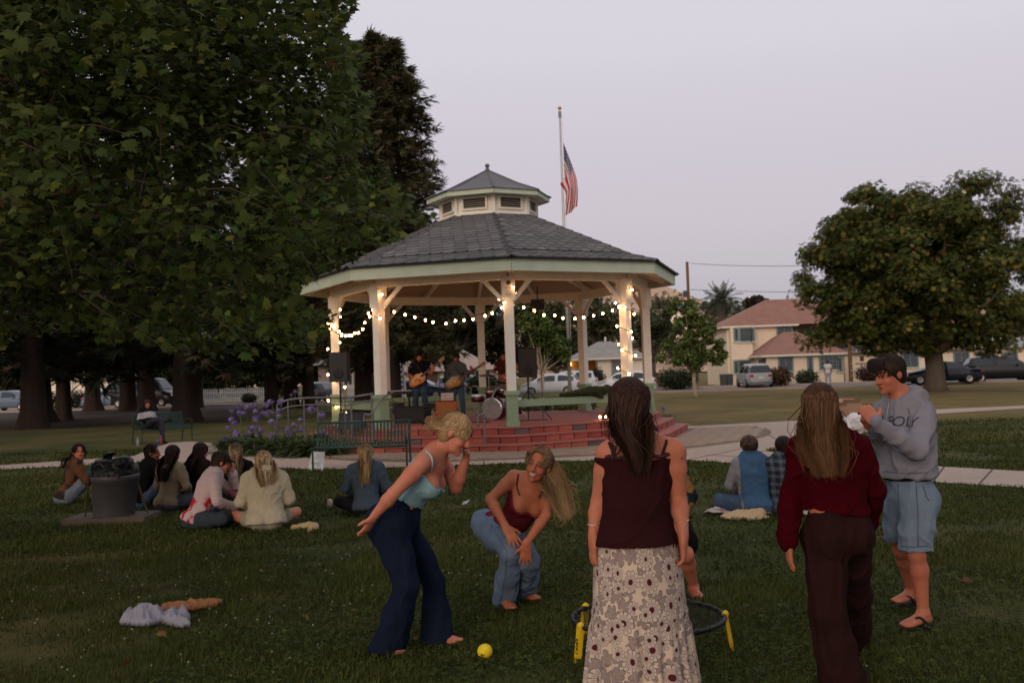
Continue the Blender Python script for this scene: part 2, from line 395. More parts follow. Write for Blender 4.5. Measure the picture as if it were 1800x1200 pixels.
# ring beam, ceiling, rafters
b = MB()
for i in range(8):
    A, B = gp(PR, AN[i], 0), gp(PR, AN[(i + 1) % 8], 0)
    bm = MB().beam(A + V3(0, 0, PTOP + .055), B + V3(0, 0, PTOP + .055), .20, .23).build('ring_beam', MWHITE, gz)
RE = 4.98
ce = MB()
top = V3(GX, GY, 5.55)
for i in range(8):
    A, B = gp(RE - .05, AN[i], 4.05), gp(RE - .05, AN[(i + 1) % 8], 4.05); C_, D_ = gp(1.25, AN[(i + 1) % 8], 5.52), gp(1.25, AN[i], 5.52)
    ce.quad(A, B, C_, D_); ce.quad(C_, D_, top)
ce.build('ceiling', MCEIL, gz)
for i in range(8):
    MB().beam(gp(RE - .1, AN[i], 3.99), gp(.1, AN[i], 5.47), .09, .15).build('rafter', MWHITE, gz)
    m_ = AN[i] + math.pi / 8
    MB().beam(gp((RE - .1) * .924, m_, 3.99), gp(1.1, m_, 5.38), .07, .13).build('rafter', MWHITE, gz)
    A, B = gp(RE, AN[i], 4.05), gp(RE, AN[(i + 1) % 8], 4.05)
    MB().beam(A, B, .05, .27).build('fascia', MFASC, gz)
    e = gp(RE - .22, AN[i], 3.945)
    MB().lathe([(.10, -.03), (.085, .03)], 10, e).build('eave_light', M('lamp_plastic', (.55, .52, .46), rough=.4), gz)
# roof planes and shingles
RP = [(5.08, 4.19), (4.35, 4.40), (1.30, 5.74)]   # circumradius, z
MSH = [M('shingle_%s' % n, c, rough=.95, var=.3, scale=12, bump=.4, bscale=120) for n, c in (('grey', (.125, .115, .115)), ('slate', (.105, .098, .10)), ('pale', (.15, .138, .136)))]
MRD = M('roof_dark', (.022, .020, .021), rough=.95); MHIP = M('hip_cap', (.075, .070, .074), rough=.95, var=.3, scale=10, bump=.4, bscale=90)
rb = MB()
for i in range(8):
    for (r0, z0), (r1, z1) in zip(RP, RP[1:]):
        rb.quad(gp(r0, AN[i], z0), gp(r0, AN[(i + 1) % 8], z0), gp(r1, AN[(i + 1) % 8], z1), gp(r1, AN[i], z1))
    rb.beam(gp(5.07, AN[i], 4.195), gp(5.07, AN[(i + 1) % 8], 4.195), .05, .035)
roof = rb.build('roof', MRD, gz)
SW, SE = .30, .205
shV = np.array([(-SW / 2 + .012, .30, 0), (-SW / 2 + .008, .075, .016), (-.07, -.0, .022), (.07, -.0, .022), (SW / 2 - .008, .075, .016), (SW / 2 - .012, .30, 0)])
shV2 = shV - np.array((0, 0, .024)); shF = [(0, 1, 2, 3, 4, 5), (1, 7, 8, 2), (2, 8, 9, 3), (3, 9, 10, 4), (0, 6, 7, 1), (4, 10, 11, 5)]
shVV = np.concatenate([shV, shV2]); sh_me = []
for k in range(3):
    me = fastmesh('shingle', shVV, shF); me.materials.append(MSH[k]); sh_me.append(me)
def prof(s):   # distance up the slope -> circumradius, z, slope dir
    acc = 0
    for (r0, z0), (r1, z1) in zip(RP, RP[1:]):
        L = math.hypot((r0 - r1) * .924, z1 - z0)
        if s <= acc + L or r1 == RP[-1][0]:
            t = (s - acc) / L; return r0 + (r1 - r0) * t, z0 + (z1 - z0) * t, ((r1 - r0) * .924 / L, (z1 - z0) / L)
        acc += L
LT = sum(math.hypot((a[0] - b_[0]) * .924, b_[1] - a[1]) for a, b_ in zip(RP, RP[1:]))
nsh = 0; rest = MB(); rest_n = 0
for i in [0, 7, 1, 6, 2, 5, 3, 4]:
    m_ = AN[i] + math.pi / 8; outv = V3(math.sin(m_), -math.cos(m_), 0); tan = V3(math.cos(m_), math.sin(m_), 0)
    row = 0; s = .0
    while s < LT - .12:
        r, z, (dr, dz) = prof(s); half = r * math.sin(math.pi / 8)
        up = outv * dr + V3(0, 0, dz); nn = np.cross(tan, up)
        x = -half + (SW / 2 if row % 2 else 0) + .03
        while x < half - .02:
            c = V3(GX, GY, z) + outv * (r * math.cos(math.pi / 8)) + tan * x + nn * (.022 + .006 * random.random())
            if abs(x) < half - .05:
                j = random.uniform(-.008, .008)
                if nsh < 300 and i in (0, 7) or (nsh < 300 and i == 1):
                    o = obj('shingle', sh_me[random.choices((0, 1, 2), (5, 3, 2))[0]], None, roof); nsh += 1
                    mat4 = Matrix([[tan[q], up[q], nn[q], c[q] - GC[q]] for q in range(3)] + [[0, 0, 0, 1]])
                    o.matrix_local = mat4
                else:
                    V = shVV @ np.array([tan, up, nn]) + c + tan * j; rest.add(V, shF); rest_n += 1
            x += SW
        s += SE; row += 1
tag(rest.build('shingles', MSH[0], roof), kind='stuff')
for i in range(8):
    hb = MB(); pts = [gp(r + .02, AN[i], z + .03) for r, z in RP]
    for p0, p1 in zip(pts, pts[1:]):
        n = max(2, int(np.linalg.norm(p1 - p0) / .28))
        for k in range(n):
            a_, c_ = p0 + (p1 - p0) * k / n, p0 + (p1 - p0) * (k + 1.15) / n; d = nrm(p1 - p0)
            side = V3(math.cos(AN[i]), math.sin(AN[i]), 0)
            hb.add([a_ - side * .15 - V3(0, 0, .045), a_ + V3(0, 0, .032), a_ + side * .15 - V3(0, 0, .045), c_ - side * .14 - V3(0, 0, .06), c_ + V3(0, 0, .012), c_ + side * .14 - V3(0, 0, .06)], [(0, 1, 4, 3), (1, 2, 5, 4)])
    hb.build('hip_cap', MHIP, roof)
# cupola
cu = MB().poly([gp(1.27, a, 0)[:2] for a in AN], 5.60, 6.30).build('cupola', MWHITE, gz)
MB().poly([gp(1.36, a, 0)[:2] for a in AN], 5.66, 5.80).build('skirting', MWHITE, cu)
ML = M('louvre_dark', (.03, .026, .022)); MSL = M('louvre_slat', (.33, .28, .21))
for i in range(8):
    m_ = AN[i] + math.pi / 8; o_ = V3(math.sin(m_), -math.cos(m_), 0); t_ = V3(math.cos(m_), math.sin(m_), 0); ap = 1.27 * math.cos(math.pi / 8)
    c = V3(GX, GY, 6.05) + o_ * (ap + .012); Mx = np.array([t_, o_, (0, 0, 1)]).T
    lv = MB().box(c, (.60, .02, .27), M=Mx).build('louvre', ML, cu)
    for k in range(5): MB().box(c + o_ * .02 + V3(0, 0, -.105 + k * .053), (.58, .045, .014), M=Mx).build('slat', MSL, lv)
    fr = MB()
    for dz in (-.15, .15): fr.box(c + o_ * .018 + V3(0, 0, dz), (.70, .05, .045), M=Mx)
    for dx in (-.32, .32): fr.box(c + o_ * .018 + t_ * dx, (.05, .05, .255), M=Mx)
    fr.build('frame', MWHITE, lv)
    MB().box(gp(1.27, AN[i], 6.03), (.10, .10, .46), rz=AN[i]).build('corner_post', MWHITE, cu)
    MB().beam(gp(1.62, AN[i], 6.29), gp(1.62, AN[(i + 1) % 8], 6.29), .05, .13).build('fascia', MFASC, cu)
MB().poly([gp(1.60, a, 0)[:2] for a in AN], 6.25, 6.30).build('soffit', MWHITE, cu)
MCR = M('cupola_metal', (.105, .10, .11), rough=.7, var=.3, scale=3, bump=.1)
cb = MB(); ap_ = V3(GX, GY, 7.12)
ring = [gp(1.70, a, 6.345) for a in AN]; ring1 = [gp(1.0, a, 6.62) for a in AN]
for i in range(8): j = (i + 1) % 8; cb.quad(ring[i], ring[j], ring1[j], ring1[i]); cb.quad(ring1[i], ring1[j], ap_)
cro = cb.build('cupola_roof', MCR, gz)
for i in range(8): MB().tube([ring[i] + V3(0, 0, .01), ring1[i] + V3(0, 0, .012), ap_], .022, 5).build('seam', MCR, cro)
MB().lathe([(.09, 0), (.05, .05), (.035, .09), (.06, .12), (.065, .155), (.04, .19), (.005, .20)], 10, ap_ - V3(0, 0, .03)).build('finial', M('finial_lead', (.10, .10, .11), rough=.5), cro, True)
# low rail benches between posts (front left bay stays open for the steps)
for i in range(8):
    if i == 7: continue
    A, B = gp(PR, AN[i], FL + .50), gp(PR, AN[(i + 1) % 8], FL + .50); d = nrm(B - A); inn = nrm(V3(GX, GY, 0) - (A + B) / 2 * V3(1, 1, 0)); inn[2] = 0
    MB().beam(A + d * .15, B - d * .15, .05, .155).build('rail', MGREEN, gz)
    MB().beam(A + d * .2 + inn * .2 + V3(0, 0, -.03), B - d * .2 + inn * .2 + V3(0, 0, -.03), .34, .04).build('bench_seat', MGREEN, gz)
# plaque on the front post
pc = gp(PR + .151, AN[0], PTOP - .27); ox = V3(math.cos(TH0), math.sin(TH0), 0); oo = V3(math.sin(TH0), -math.cos(TH0), 0)
pl = MB().box(pc, (.24, .012, .42), rz=TH0).build('plaque', M('plaque_paper', (.60, .55, .46), var=.08), gz)
MINK = M('ink', (.10, .08, .07))
mb_ = MB().lathe([(.055, 0), (.055, .004), (.045, .004), (.045, 0)], 20, pc + V3(0, 0, .12) + oo * .008, axis=oo); mb_.lathe([(.028, 0), (.02, .005)], 12, pc + V3(0, 0, .12) + oo * .008, axis=oo)
for k in range(9): mb_.box(pc + oo * .0085 + V3(0, 0, .03 - k * .024) + ox * (random.uniform(-.01, .01)), (.16 - .06 * (k in (5, 8)), .004, .007 + .006 * (k == 0)), rz=TH0)
mb_.build('print', MINK, pl)

# grey pavers beside the steps
MPV = [M('paver_tan', (.27, .20, .145), var=.3, scale=8, bump=.3), M('paver_grey', (.23, .18, .14), var=.3, scale=8, bump=.3), M('paver_rose', (.29, .19, .14), var=.3, scale=8, bump=.3)]
apron = struct(MB().poly([gp(7.05 if i > 20 else 5.45 + .08 * i, R(-65 + i * 2.75), 0)[:2] for i in range(61)] + [gp(4.9, R(100), 0)[:2], gp(4.9, R(-65), 0)[:2]], .001, .016).build('paver_apron', M('paver_sand', (.13, .085, .06))))
pvm = []
for k in range(3):
    bb = MB().box((0, 0, 0), (.43, .205, .03)); V = np.concatenate(bb.V); V[4:, :2] *= .975
    me = fastmesh('paver', V, bb.F); me.materials.append(MPV[k]); pvm.append(me)
cand = []
for iu in range(-40, 41):
    for iv in range(-80, 81):
        u = iu * .45 + (.225 if iv % 2 else 0); v = iv * .222; ca, sa = math.cos(R(28)), math.sin(R(28))
        x, y = u * ca - v * sa, u * sa + v * ca; rr = math.hypot(x, y); th = math.degrees(math.atan2(x, -y))
        ro = 6.85 if th > -8 else 5.3 + .05 * (th + 65) * .5
        oc = rr * max(math.cos(((th - 5.25 + 22.5) % 45 - 22.5) * 0 + R(((th - 5.25) % 45) - 22.5)), .9)
        if -60 < th < 97 and oc > 4.80 + .16 and rr < ro: cand.append((GY + y, GX + x))
cand.sort(); restp = MB()
for n, (y, x) in enumerate(cand):
    z = .022 + random.uniform(-.003, .004); rz = R(28) + random.uniform(-.015, .015); k = random.randrange(3)
    if n < 300: o = obj('paver', pvm[k], None, apron); o.location = (x, y, z); o.rotation_euler = (0, 0, rz)
    else: restp.box((x, y, z), (.43, .205, .03), rz=rz)
if restp.n: tag(restp.build('pavers', MPV[0], apron), kind='stuff')
# ================================================================ TREES
T_LEAF = (np.array([(0, -.5, 0), (.24, -.05, .06), (0, .5, -.05), (-.24, -.05, .06)]), np.array([(0, 1, 2, 3)]))
def _maple():
    o = [(0, -.42), (.16, -.40), (.42, -.34), (.30, -.20), (.52, .02), (.30, .00), (.34, .22), (.16, .16), (.0, .55), (-.16, .16), (-.34, .22), (-.30, .0), (-.52, .02), (-.30, -.20), (-.42, -.34), (-.16, -.40)]
    V = [(0, -.08, .03)] + [(x, y, -.10 * (x * x + y * y) * 2) for x, y in o]; n = len(o)
    return np.array(V), np.array([(0, 1 + i, 1 + (i + 1) % n) for i in range(n)])
T_MAPLE = _maple()
def _spray():
    V = []; F_ = []
    for k, (a, L) in enumerate(((-48, .55), (-20, .85), (5, 1.0), (30, .8), (55, .5))):
        a = R(a); d = np.array((math.sin(a), math.cos(a), 0)); s = np.array((math.cos(a), -math.sin(a), 0)); i = len(V)
        V += [d * .05 - s * .05, d * .05 + s * .05, d * L * .6 + s * .06 + (0, 0, -.03), d * L + (0, 0, -.14 * L)]; F_ += [(i, i + 1, i + 2), (i, i + 2, i + 3)]
    return np.array(V), np.array(F_)
T_SPRAY = _spray()
def _tuft():
    V = []; F_ = []
    for k in range(6):
        a = k * math.pi / 3; d = np.array((math.cos(a), math.sin(a), 0)); s = np.array((-d[1], d[0], 0)); i = len(V)
        V += [d * .03, d * .28 + s * .13 + (0, 0, .05), d * .55 + (0, 0, -.03), d * .28 - s * .13 + (0, 0, .05)]; F_ += [(i, i + 1, i + 2, i + 3)]
    return np.array(V), np.array(F_)
T_TUFT = _tuft()
def frames(n, tang=None):
    """rows: x, y, z axes for every leaf; n = normals, y along tang if given"""
    n = n / (np.linalg.norm(n, axis=1, keepdims=True) + 1e-9)
    t = rng.normal(size=n.shape) if tang is None else tang
    y = t - n * (t * n).sum(1, keepdims=True); y /= np.linalg.norm(y, axis=1, keepdims=True) + 1e-9
    return np.cross(y, n), y, n
def cloud(C, size, n, tmpl, col, tang=None):
    x, y, z = frames(n, tang); T, F_ = tmpl; size = np.broadcast_to(size, (len(C),))
    V = C[:, None, :] + size[:, None, None] * (T[None, :, :1] * x[:, None, :] + T[None, :, 1:2] * y[:, None, :] + T[None, :, 2:] * z[:, None, :])
    k = len(T); Fc = (F_[None] + (np.arange(len(C)) * k)[:, None, None]).reshape(-1, F_.shape[1])
    return V.reshape(-1, 3), Fc, np.repeat(col, k, axis=0)
def leafcol(n, base, jit=.25, alt=None, pa=.1):
    c = np.array(base)[None] * (1 + jit * rng.normal(size=(n, 1))).clip(.4, 1.9) * (1 + .08 * rng.normal(size=(n, 3)))
    if alt is not None:
        m = rng.random(n) < pa; c[m] = np.array(alt) * (1 + .2 * rng.normal(size=(m.sum(), 1)))
    return c.clip(.004, 1)
MLEAF = M('leaf', attr=True, rough=.65, var=.15, scale=3, bump=0, trans=.30, spec=.12)
MNEED = M('needle', attr=True, rough=.75, var=.2, scale=2, bump=0, trans=.12, spec=.15)
MBARK = M('bark_grey', (.085, .066, .048), rough=.95, var=.45, scale=7, bump=.8, bscale=18, bdist=.03, stretch=(1, 1, .25))
MREDB = M('bark_redwood', (.036, .022, .016), rough=.95, var=.55, scale=6, bump=1., bscale=14, bdist=.05, stretch=(1, 1, .12))
MPALE = M('bark_pale', (.34, .27, .20), rough=.9, var=.35, scale=6, bump=.4, bscale=25, bdist=.02)
def limb(a, b, r0, r1, sag=.1, n=7, wig=.06):
    a = np.array(a, float); b = np.array(b, float); t = np.linspace(0, 1, n)[:, None]; L = np.linalg.norm(b - a)
    p = a + (b - a) * t; p[:, 2] += sag * L * np.sin(math.pi * t[:, 0]); p[1:-1] += rng.normal(size=(n - 2, 3)) * wig * L * .35
    return p, np.linspace(r0, r1, n)
def broad_tree(name, label, base, H, lobes, nleaf, lsize, col, bark, trunk_r=.25, fork=.35, clump_r=.16, nclump=60, alt=None, pa=.08, tmpl=T_LEAF, group=None, jit=.28, limbs=14, shell=.55, cat='tree', outer=.45, zmin=None):
    """lobes: list of (centre, radii) in world space"""
    t = thing(name, label, cat, base, group=group); base = np.array(base, float)
    vol = np.array([np.prod(r) for c, r in lobes]); cen = []
    for k in rng.choice(len(lobes), nclump, p=vol / vol.sum()):
        c, r = lobes[k]; d = nrm(rng.normal(size=3)); cen.append(np.array(c) + d * np.array(r) * (rng.random() ** outer) * .88)
    cen = np.array(cen)
    if zmin is not None: cen = cen[cen[:, 2] > zmin]
    mid = np.mean([c for c, r in lobes], axis=0); rad = np.mean([np.mean(r) for c, r in lobes])
    fk = base + (mid - base) * V3(.25, .25, 1) * fork; fk[2] = base[2] + (mid[2] - base[2]) * fork
    tr = MB(); tr.tube([base - V3(0, 0, .1), base + V3(0, 0, .12 * H * .3), base + (fk - base) * .5 + rng.normal(size=3) * .04, fk], [trunk_r * 1.45, trunk_r * 1.05, trunk_r * .95, trunk_r * .9], 10)
    trunk = tr.build('trunk', bark, t, True)
    lb = MB()
    for c in cen[rng.choice(len(cen), min(limbs, len(cen)), replace=False)]:
        p, r = limb(fk - V3(0, 0, .05), c, trunk_r * .55, trunk_r * .07, .06, 7); lb.tube(p, r, 6)
    lb.build('limbs', bark, t, True)
    w = rng.random(len(cen)) * .6 + .7; idx = rng.choice(len(cen), nleaf, p=w / w.sum())
    d = rng.normal(size=(nleaf, 3)); d /= np.linalg.norm(d, axis=1, keepdims=True)
    rr = clump_r * rad * 2 * (rng.random(len(cen)) * .7 + .65)
    pos = cen[idx] + d * (rr[idx] * (rng.random(nleaf) ** shell))[:, None] * np.array((1, 1, .75))
    nn = d * .7 + np.array((0, 0, .65)) + rng.normal(size=(nleaf, 3)) * .45
    cl = leafcol(nleaf, col, jit, alt, pa) * (1 + .22 * rng.normal(size=(len(cen), 1)).clip(-1.5, 1.5))[idx]
    V, Fc, Cc = cloud(pos, lsize * (.7 + .6 * rng.random(nleaf)), nn, tmpl, cl)
    mk('crown', V, Fc, MLEAF, t, False, Cc)
    t['_n'] = 0; del t['_n']
    return t, cen, rr
# ---- magnolia on the right
def L(px, py, d, rx, ry, rz=None):
    k = d / FPX; return (P(px, py, d), (rx * k, (rz if rz else rx) * k * .9, ry * k))
mb0 = G(1645, 687); D0 = mb0[1]
mag, cen, rr = broad_tree('magnolia_tree', 'big dark magnolia with cream blossoms over the street on the right', mb0, 11,
    [L(1598, 485, D0, 205, 160), L(1480, 480, D0, 84, 105), L(1540, 390, D0, 95, 72), L(1690, 370, D0, 105, 66), L(1510, 565, D0, 112, 55), L(1725, 560, D0, 112, 60), L(1775, 470, D0, 75, 110)],
    72000, .25, (.062, .078, .019), MBARK, trunk_r=.50, fork=.30, clump_r=.145, nclump=430, alt=(.16, .13, .03), pa=.15, tmpl=T_TUFT, jit=.3, limbs=16, outer=.36, zmin=P(1600, 626, D0)[2])
n = 70; k_ = rng.choice(len(cen), n); d_ = rng.normal(size=(n, 3)); d_[:, 1] = -abs(d_[:, 1]) - .4; d_ /= np.linalg.norm(d_, axis=1, keepdims=True)
bp = cen[k_] + d_ * rr[k_][:, None] * .95
V, Fc, Cc = cloud(bp, .17 + .10 * rng.random(n), d_, T_TUFT, leafcol(n, (.62, .50, .34), .15, (.35, .20, .10), .3))
tag(mk('blossoms', V, Fc, MLEAF, mag, False, Cc), kind='stuff')
# ---- young trees by the street
b0 = G(1223, 697); D1 = b0[1]
broad_tree('young_tree', 'slender young tree with pale trunk in front of the parked silver minivan', b0, 6,
    [L(1222, 590, D1, 52, 62), L(1205, 545, D1, 32, 34), L(1255, 610, D1, 30, 40), L(1180, 610, D1, 30, 38), L(1225, 630, D1, 48, 30)], 8500, .25, (.105, .145, .040), MPALE, trunk_r=.11, fork=.5, clump_r=.17, nclump=60, alt=(.22, .17, .05), pa=.07, limbs=12)
b1 = G(955, 722); D2 = b1[1]
broad_tree('young_tree', 'light green young tree seen between the front gazebo posts beside the flagpole', b1, 6,
    [L(955, 590, D2, 46, 50), L(930, 560, D2, 30, 30), L(985, 610, D2, 26, 32)], 4200, .20, (.085, .12, .03), MPALE, trunk_r=.09, fork=.5, clump_r=.17, nclump=50, limbs=12)
# ---- dark oaks behind the gazebo, trees around the far houses
for (px, py, d, rx, ry, col, lab, by) in (
    (790, 545, 52, 95, 75, (.030, .036, .014), 'dark oak spreading behind the gazebo and above the two guitarists', 712),
    (650, 560, 56, 70, 75, (.028, .034, .013), 'dark oak behind the left gazebo posts and hanging speaker', 712),
    (1060, 560, 105, 75, 48, (.070, .078, .034), 'grey green tree rising behind the small grey-roofed house', 690),
    (940, 545, 120, 70, 50, (.075, .072, .030), 'olive tree crown far behind the flagpole', 690),
    (1150, 575, 110, 60, 45, (.062, .072, .034), 'rounded tree between the grey-roofed house and the slender young tree', 685),
    (1330, 530, 130, 28, 12, (.050, .040, .028), 'low dark treetop showing over the red tiled roof', 690)):
    bs = G(px, 700); bs = P(px, 690, d); bs[2] = 0
    broad_tree('background_tree', lab, bs, 8, [L(px, py, d, rx * .85, ry * .8), L(px - rx * .4, py + ry * .25, d, rx * .55, ry * .5), L(px + rx * .45, py + ry * .2, d, rx * .5, ry * .55)],
        6500 if d < 60 else 3500, .30 if d < 60 else .6, col, MBARK, trunk_r=.3, fork=.4, clump_r=.2, nclump=60, limbs=8, alt=(.09, .07, .03), pa=.06, group='trees behind the gazebo')
BELT = [(30, 655, 112, 120, 60), (170, 640, 118, 110, 70), (330, 650, 112, 110, 62), (460, 640, 110, 90, 66), (560, 630, 108, 80, 62), (690, 600, 118, 90, 62), (840, 590, 122, 90, 62), (-120, 650, 118, 130, 66), (980, 600, 125, 80, 48)]
BLAB = ['dark tree mass beyond the street behind the far left trunks', 'dark tree beyond the street behind the dark van', 'dark tree beyond the street above the picket fence', 'dark tree beyond the street at the right fence end', 'dark tree beyond the tan house', 'dark tree over the gabled house, left part', 'dark tree over the gabled house, right part', 'dark tree past the left edge beyond the street', 'grey green tree beyond the white cars']
for (px, py, d, rx, ry), lab in zip(BELT, BLAB):
    bs = P(px, 690, d); bs[2] = 0
    broad_tree('background_tree', lab, bs, 8, [L(px, py, d, rx * .9, ry * .85), L(px - rx * .45, py + ry * .3, d, rx * .6, ry * .6), L(px + rx * .45, py + ry * .3, d, rx * .6, ry * .6)], 5200, .75, (.024, .028, .012) if px < 900 else (.06, .066, .03), MBARK, trunk_r=.35, fork=.35, clump_r=.2, nclump=60, limbs=6, group='trees behind the gazebo')
# far hillside wood
n = 900; hx = rng.uniform(-300, 420, n); hy = rng.uniform(300, 640, n); hz = np.array([hill_z(a, b_) for a, b_ in zip(hx, hy)])
keep = (hz < 30) | (rng.random(n) < .10); hx, hy, hz = hx[keep], hy[keep], hz[keep]; n = len(hx); k = 46
c = np.repeat(np.stack([hx, hy, hz + 3.5], 1), k, 0) + rng.normal(size=(n * k, 3)) * (3.2, 3.2, 2.2)
V, Fc, Cc = cloud(c, 2.6, rng.normal(size=(n * k, 3)) + (0, 0, .8), T_TUFT, leafcol(n * k, (.045, .048, .026), .3))
tag(mk('hillside_woodland', V, Fc, MLEAF, None, False, Cc), 'scattered dark oaks covering the lower slopes of the golden hill', 'woodland', kind='stuff')

# ---- redwoods
def conifer(label, base, H, rmax, tr, z0, nb, spray=.5, col=(.030, .034, .016), per=26, lean=0., group='redwoods on the left', shp=.62):
    base = np.array(base, float); t = thing('redwood_tree', label, 'tree', base, group=group); tb = MB()
    zz = np.array([-.1, .25, .8, 2, H * .4, H * .75, H * .985]); rr_ = tr * np.array([1.6, 1.3, 1.1, 1.0, .72, .36, .04])
    a0 = rng.random() * 6; ph = rng.random(9) * 6
    nseg = 18; V = []
    for z, r in zip(zz, rr_):
        for k in range(nseg):
            w = 2 * math.pi * k / nseg; f = 1 + .10 * math.sin(5 * w + ph[0]) + .06 * math.sin(9 * w + ph[1]) + (.12 * math.sin(4 * w + ph[2]) if z < .5 else 0)
            V.append(base + V3(r * f * math.cos(w) + lean * z, r * f * math.sin(w), z))
    Fq = [(i * nseg + k, i * nseg + (k + 1) % nseg, (i + 1) * nseg + (k + 1) % nseg, (i + 1) * nseg + k) for i in range(len(zz) - 1) for k in range(nseg)]
    mk('trunk', V, Fq, MREDB, t, True)
    br = MB(); C = []; Nn = []; Tn = []
    for i in range(nb):
        f = (i + rng.random()) / nb; z = z0 + (H - z0) * f ** .9; rad = rmax * (1 - f) ** shp * (.62 + .5 * rng.random()) + .12
        az = rng.random() * 2 * math.pi; d = V3(math.cos(az), math.sin(az), 0); droop = -.22 + .35 * f
        s = np.linspace(0, 1, 6)[:, None]; p = base + V3(lean * z, 0, z) + d * rad * s + V3(0, 0, 1) * (droop * rad * s - .12 * rad * s * (1 - s))
        br.tube(p, np.linspace(.035, .008, 6) * (1.3 - f), 3, False)
        m = max(4, int(per * (.35 + .65 * rad / rmax))); u = rng.random(m) ** .6; q = base + V3(lean * z, 0, z) + d * rad * u[:, None] + V3(0, 0, 1) * (droop * rad * u - .12 * rad * u * (1 - u))[:, None]
        side = V3(-d[1], d[0], 0); sd = rng.choice((-1, 1), m)[:, None]
        C.append(q + rng.normal(size=(m, 3)) * .07 * (1 + rad * .4)); Tn.append(d * .6 + side * sd * rng.random((m, 1)) + V3(0, 0, -.25) + rng.normal(size=(m, 3)) * .2); Nn.append(V3(0, 0, 1) + rng.normal(size=(m, 3)) * .45)
    br.build('branches', MREDB, t)
    C = np.concatenate(C); n = len(C)
    V, Fc, Cc = cloud(C, spray * (.6 + .7 * rng.random(n)), np.concatenate(Nn), T_SPRAY, leafcol(n, col, .3, (.075, .05, .022), .10), np.concatenate(Tn))
    mk('crown', V, Fc, MNEED, t, False, Cc); return t
g_ = P(686, 700, 46); g_[2] = 0
conifer('tall reddish green redwood rising to a bare spire behind the gazebo roof', g_, 17.4, 3.5, .38, 3.0, 460, .46, (.064, .062, .028), 54, shp=.48)
g_ = P(640, 700, 50); g_[2] = 0
conifer('redwood just left of the tall spired one, half hidden by maple leaves', g_, 18.4, 3.6, .40, 3.2, 400, .52, (.058, .056, .026), 46, shp=.48)
RW = [((66, 743), .62, 'thick redwood trunk at the far left edge of the grove'), ((112, 738), .36, 'redwood trunk right behind the thick one at the far left'), ((163, 722), .50, 'redwood trunk left of the dark van'), ((226, 722), .50, 'redwood trunk in front of the dark van'),
      ((259, 722), .50, 'redwood trunk right behind the person on the bench'), ((326, 741), .50, 'furrowed brown redwood trunk right of the bench'), ((352, 716), .20, 'thin dark trunk right of the furrowed redwood'),
      ((478, 719), .36, 'redwood trunk at the right end of the picket fence'), ((513, 717), .38, 'redwood trunk between the fence and the agapanthus rail'), ((543, 716), .34, 'redwood trunk beside the parked dark hatchback'), ((697, 720), .24, 'bare brown trunk right of the front left gazebo post'), ((-120, 745), .6, 'redwood trunk just past the left edge')]
for (px, lab) in [(r_[0], (r_[1], r_[2])) for r_ in RW]:
    q = G(*px); H = 17 + 3 * rng.random()
    if px[0] == 697: H = 11
    conifer(lab[1], q, H, 4.2 if lab[0] > .3 else 2.6, lab[0], 2.5 + (q[1] - 45) * .035 + rng.random() * .4, 190, .85, (.020, .024, .011), 30)

for (x, y, lab) in ((-19.5, 24, 'redwood past the left edge beside the lawn path'), (-24, 34, 'redwood past the left edge behind the bench lawn'), (-21, 44, 'redwood past the left edge at the grove front'), (-17, 15, 'redwood past the left edge beside the near lawn'), (-27, 24, 'redwood farther past the left edge')):  # out-of-view redwoods added to block sky and darken the left lawn
    conifer(lab, V3(x, y, 0), 17 + 3 * rng.random(), 4.4, .5, 2.6, 150, 1.0, (.020, .024, .011), 24)
# ---- maple overhanging from the left
MAPLE_PX = [(-420, -420), (560, -420), (585, -120), (600, -30), (628, 5), (600, 60), (648, 95), (625, 150), (668, 172), (640, 215), (665, 262), (690, 320), (742, 352), (768, 382), (738, 400), (700, 422), (640, 450), (600, 470), (545, 498), (524, 515), (535, 535), (590, 545), (585, 575), (560, 605), (500, 632), (440, 640), (380, 632), (300, 622), (240, 596), (150, 604), (60, 590), (0, 612), (-420, 640)]
tr_b = V3(-7.2, 9.2, 0)
maple = thing('maple_tree', 'broad maple with lobed leaves overhanging the lawn from the left', 'tree', tr_b)
tb = MB(); tb.tube([tr_b, tr_b + V3(.02, 0, 1.2), tr_b + V3(.15, .1, 2.6), tr_b + V3(.2, .1, 4.6), tr_b + V3(.4, .3, 7.4)], [.40, .30, .26, .2, .08], 14); tb.build('trunk', MBARK, maple, True)
tw_c = []; tries = 0
while len(tw_c) < 1350:
    px, py, d = rng.uniform(-420, 780), rng.uniform(-420, 650), rng.uniform(6.0, 13.0) ** 1.0
    if not inpoly(np.array([px]), np.array([py]), MAPLE_PX)[0]: continue
    if py > 250 and rng.random() < .22: continue
    if d < 7.5 and (px > 420 or py > 470 or rng.random() < .55): continue
    if d > 10.5 and px > 640 and py > 330: continue
    tw_c.append(P(px, py, d))
while len(tw_c) < 1650:
    px, py, d = rng.uniform(-60, 640), rng.uniform(-60, 240), rng.uniform(8.5, 13.0)
    if inpoly(np.array([px]), np.array([py]), MAPLE_PX)[0]: tw_c.append(P(px, py, d))
tw_c = np.array(tw_c)
lb = MB()
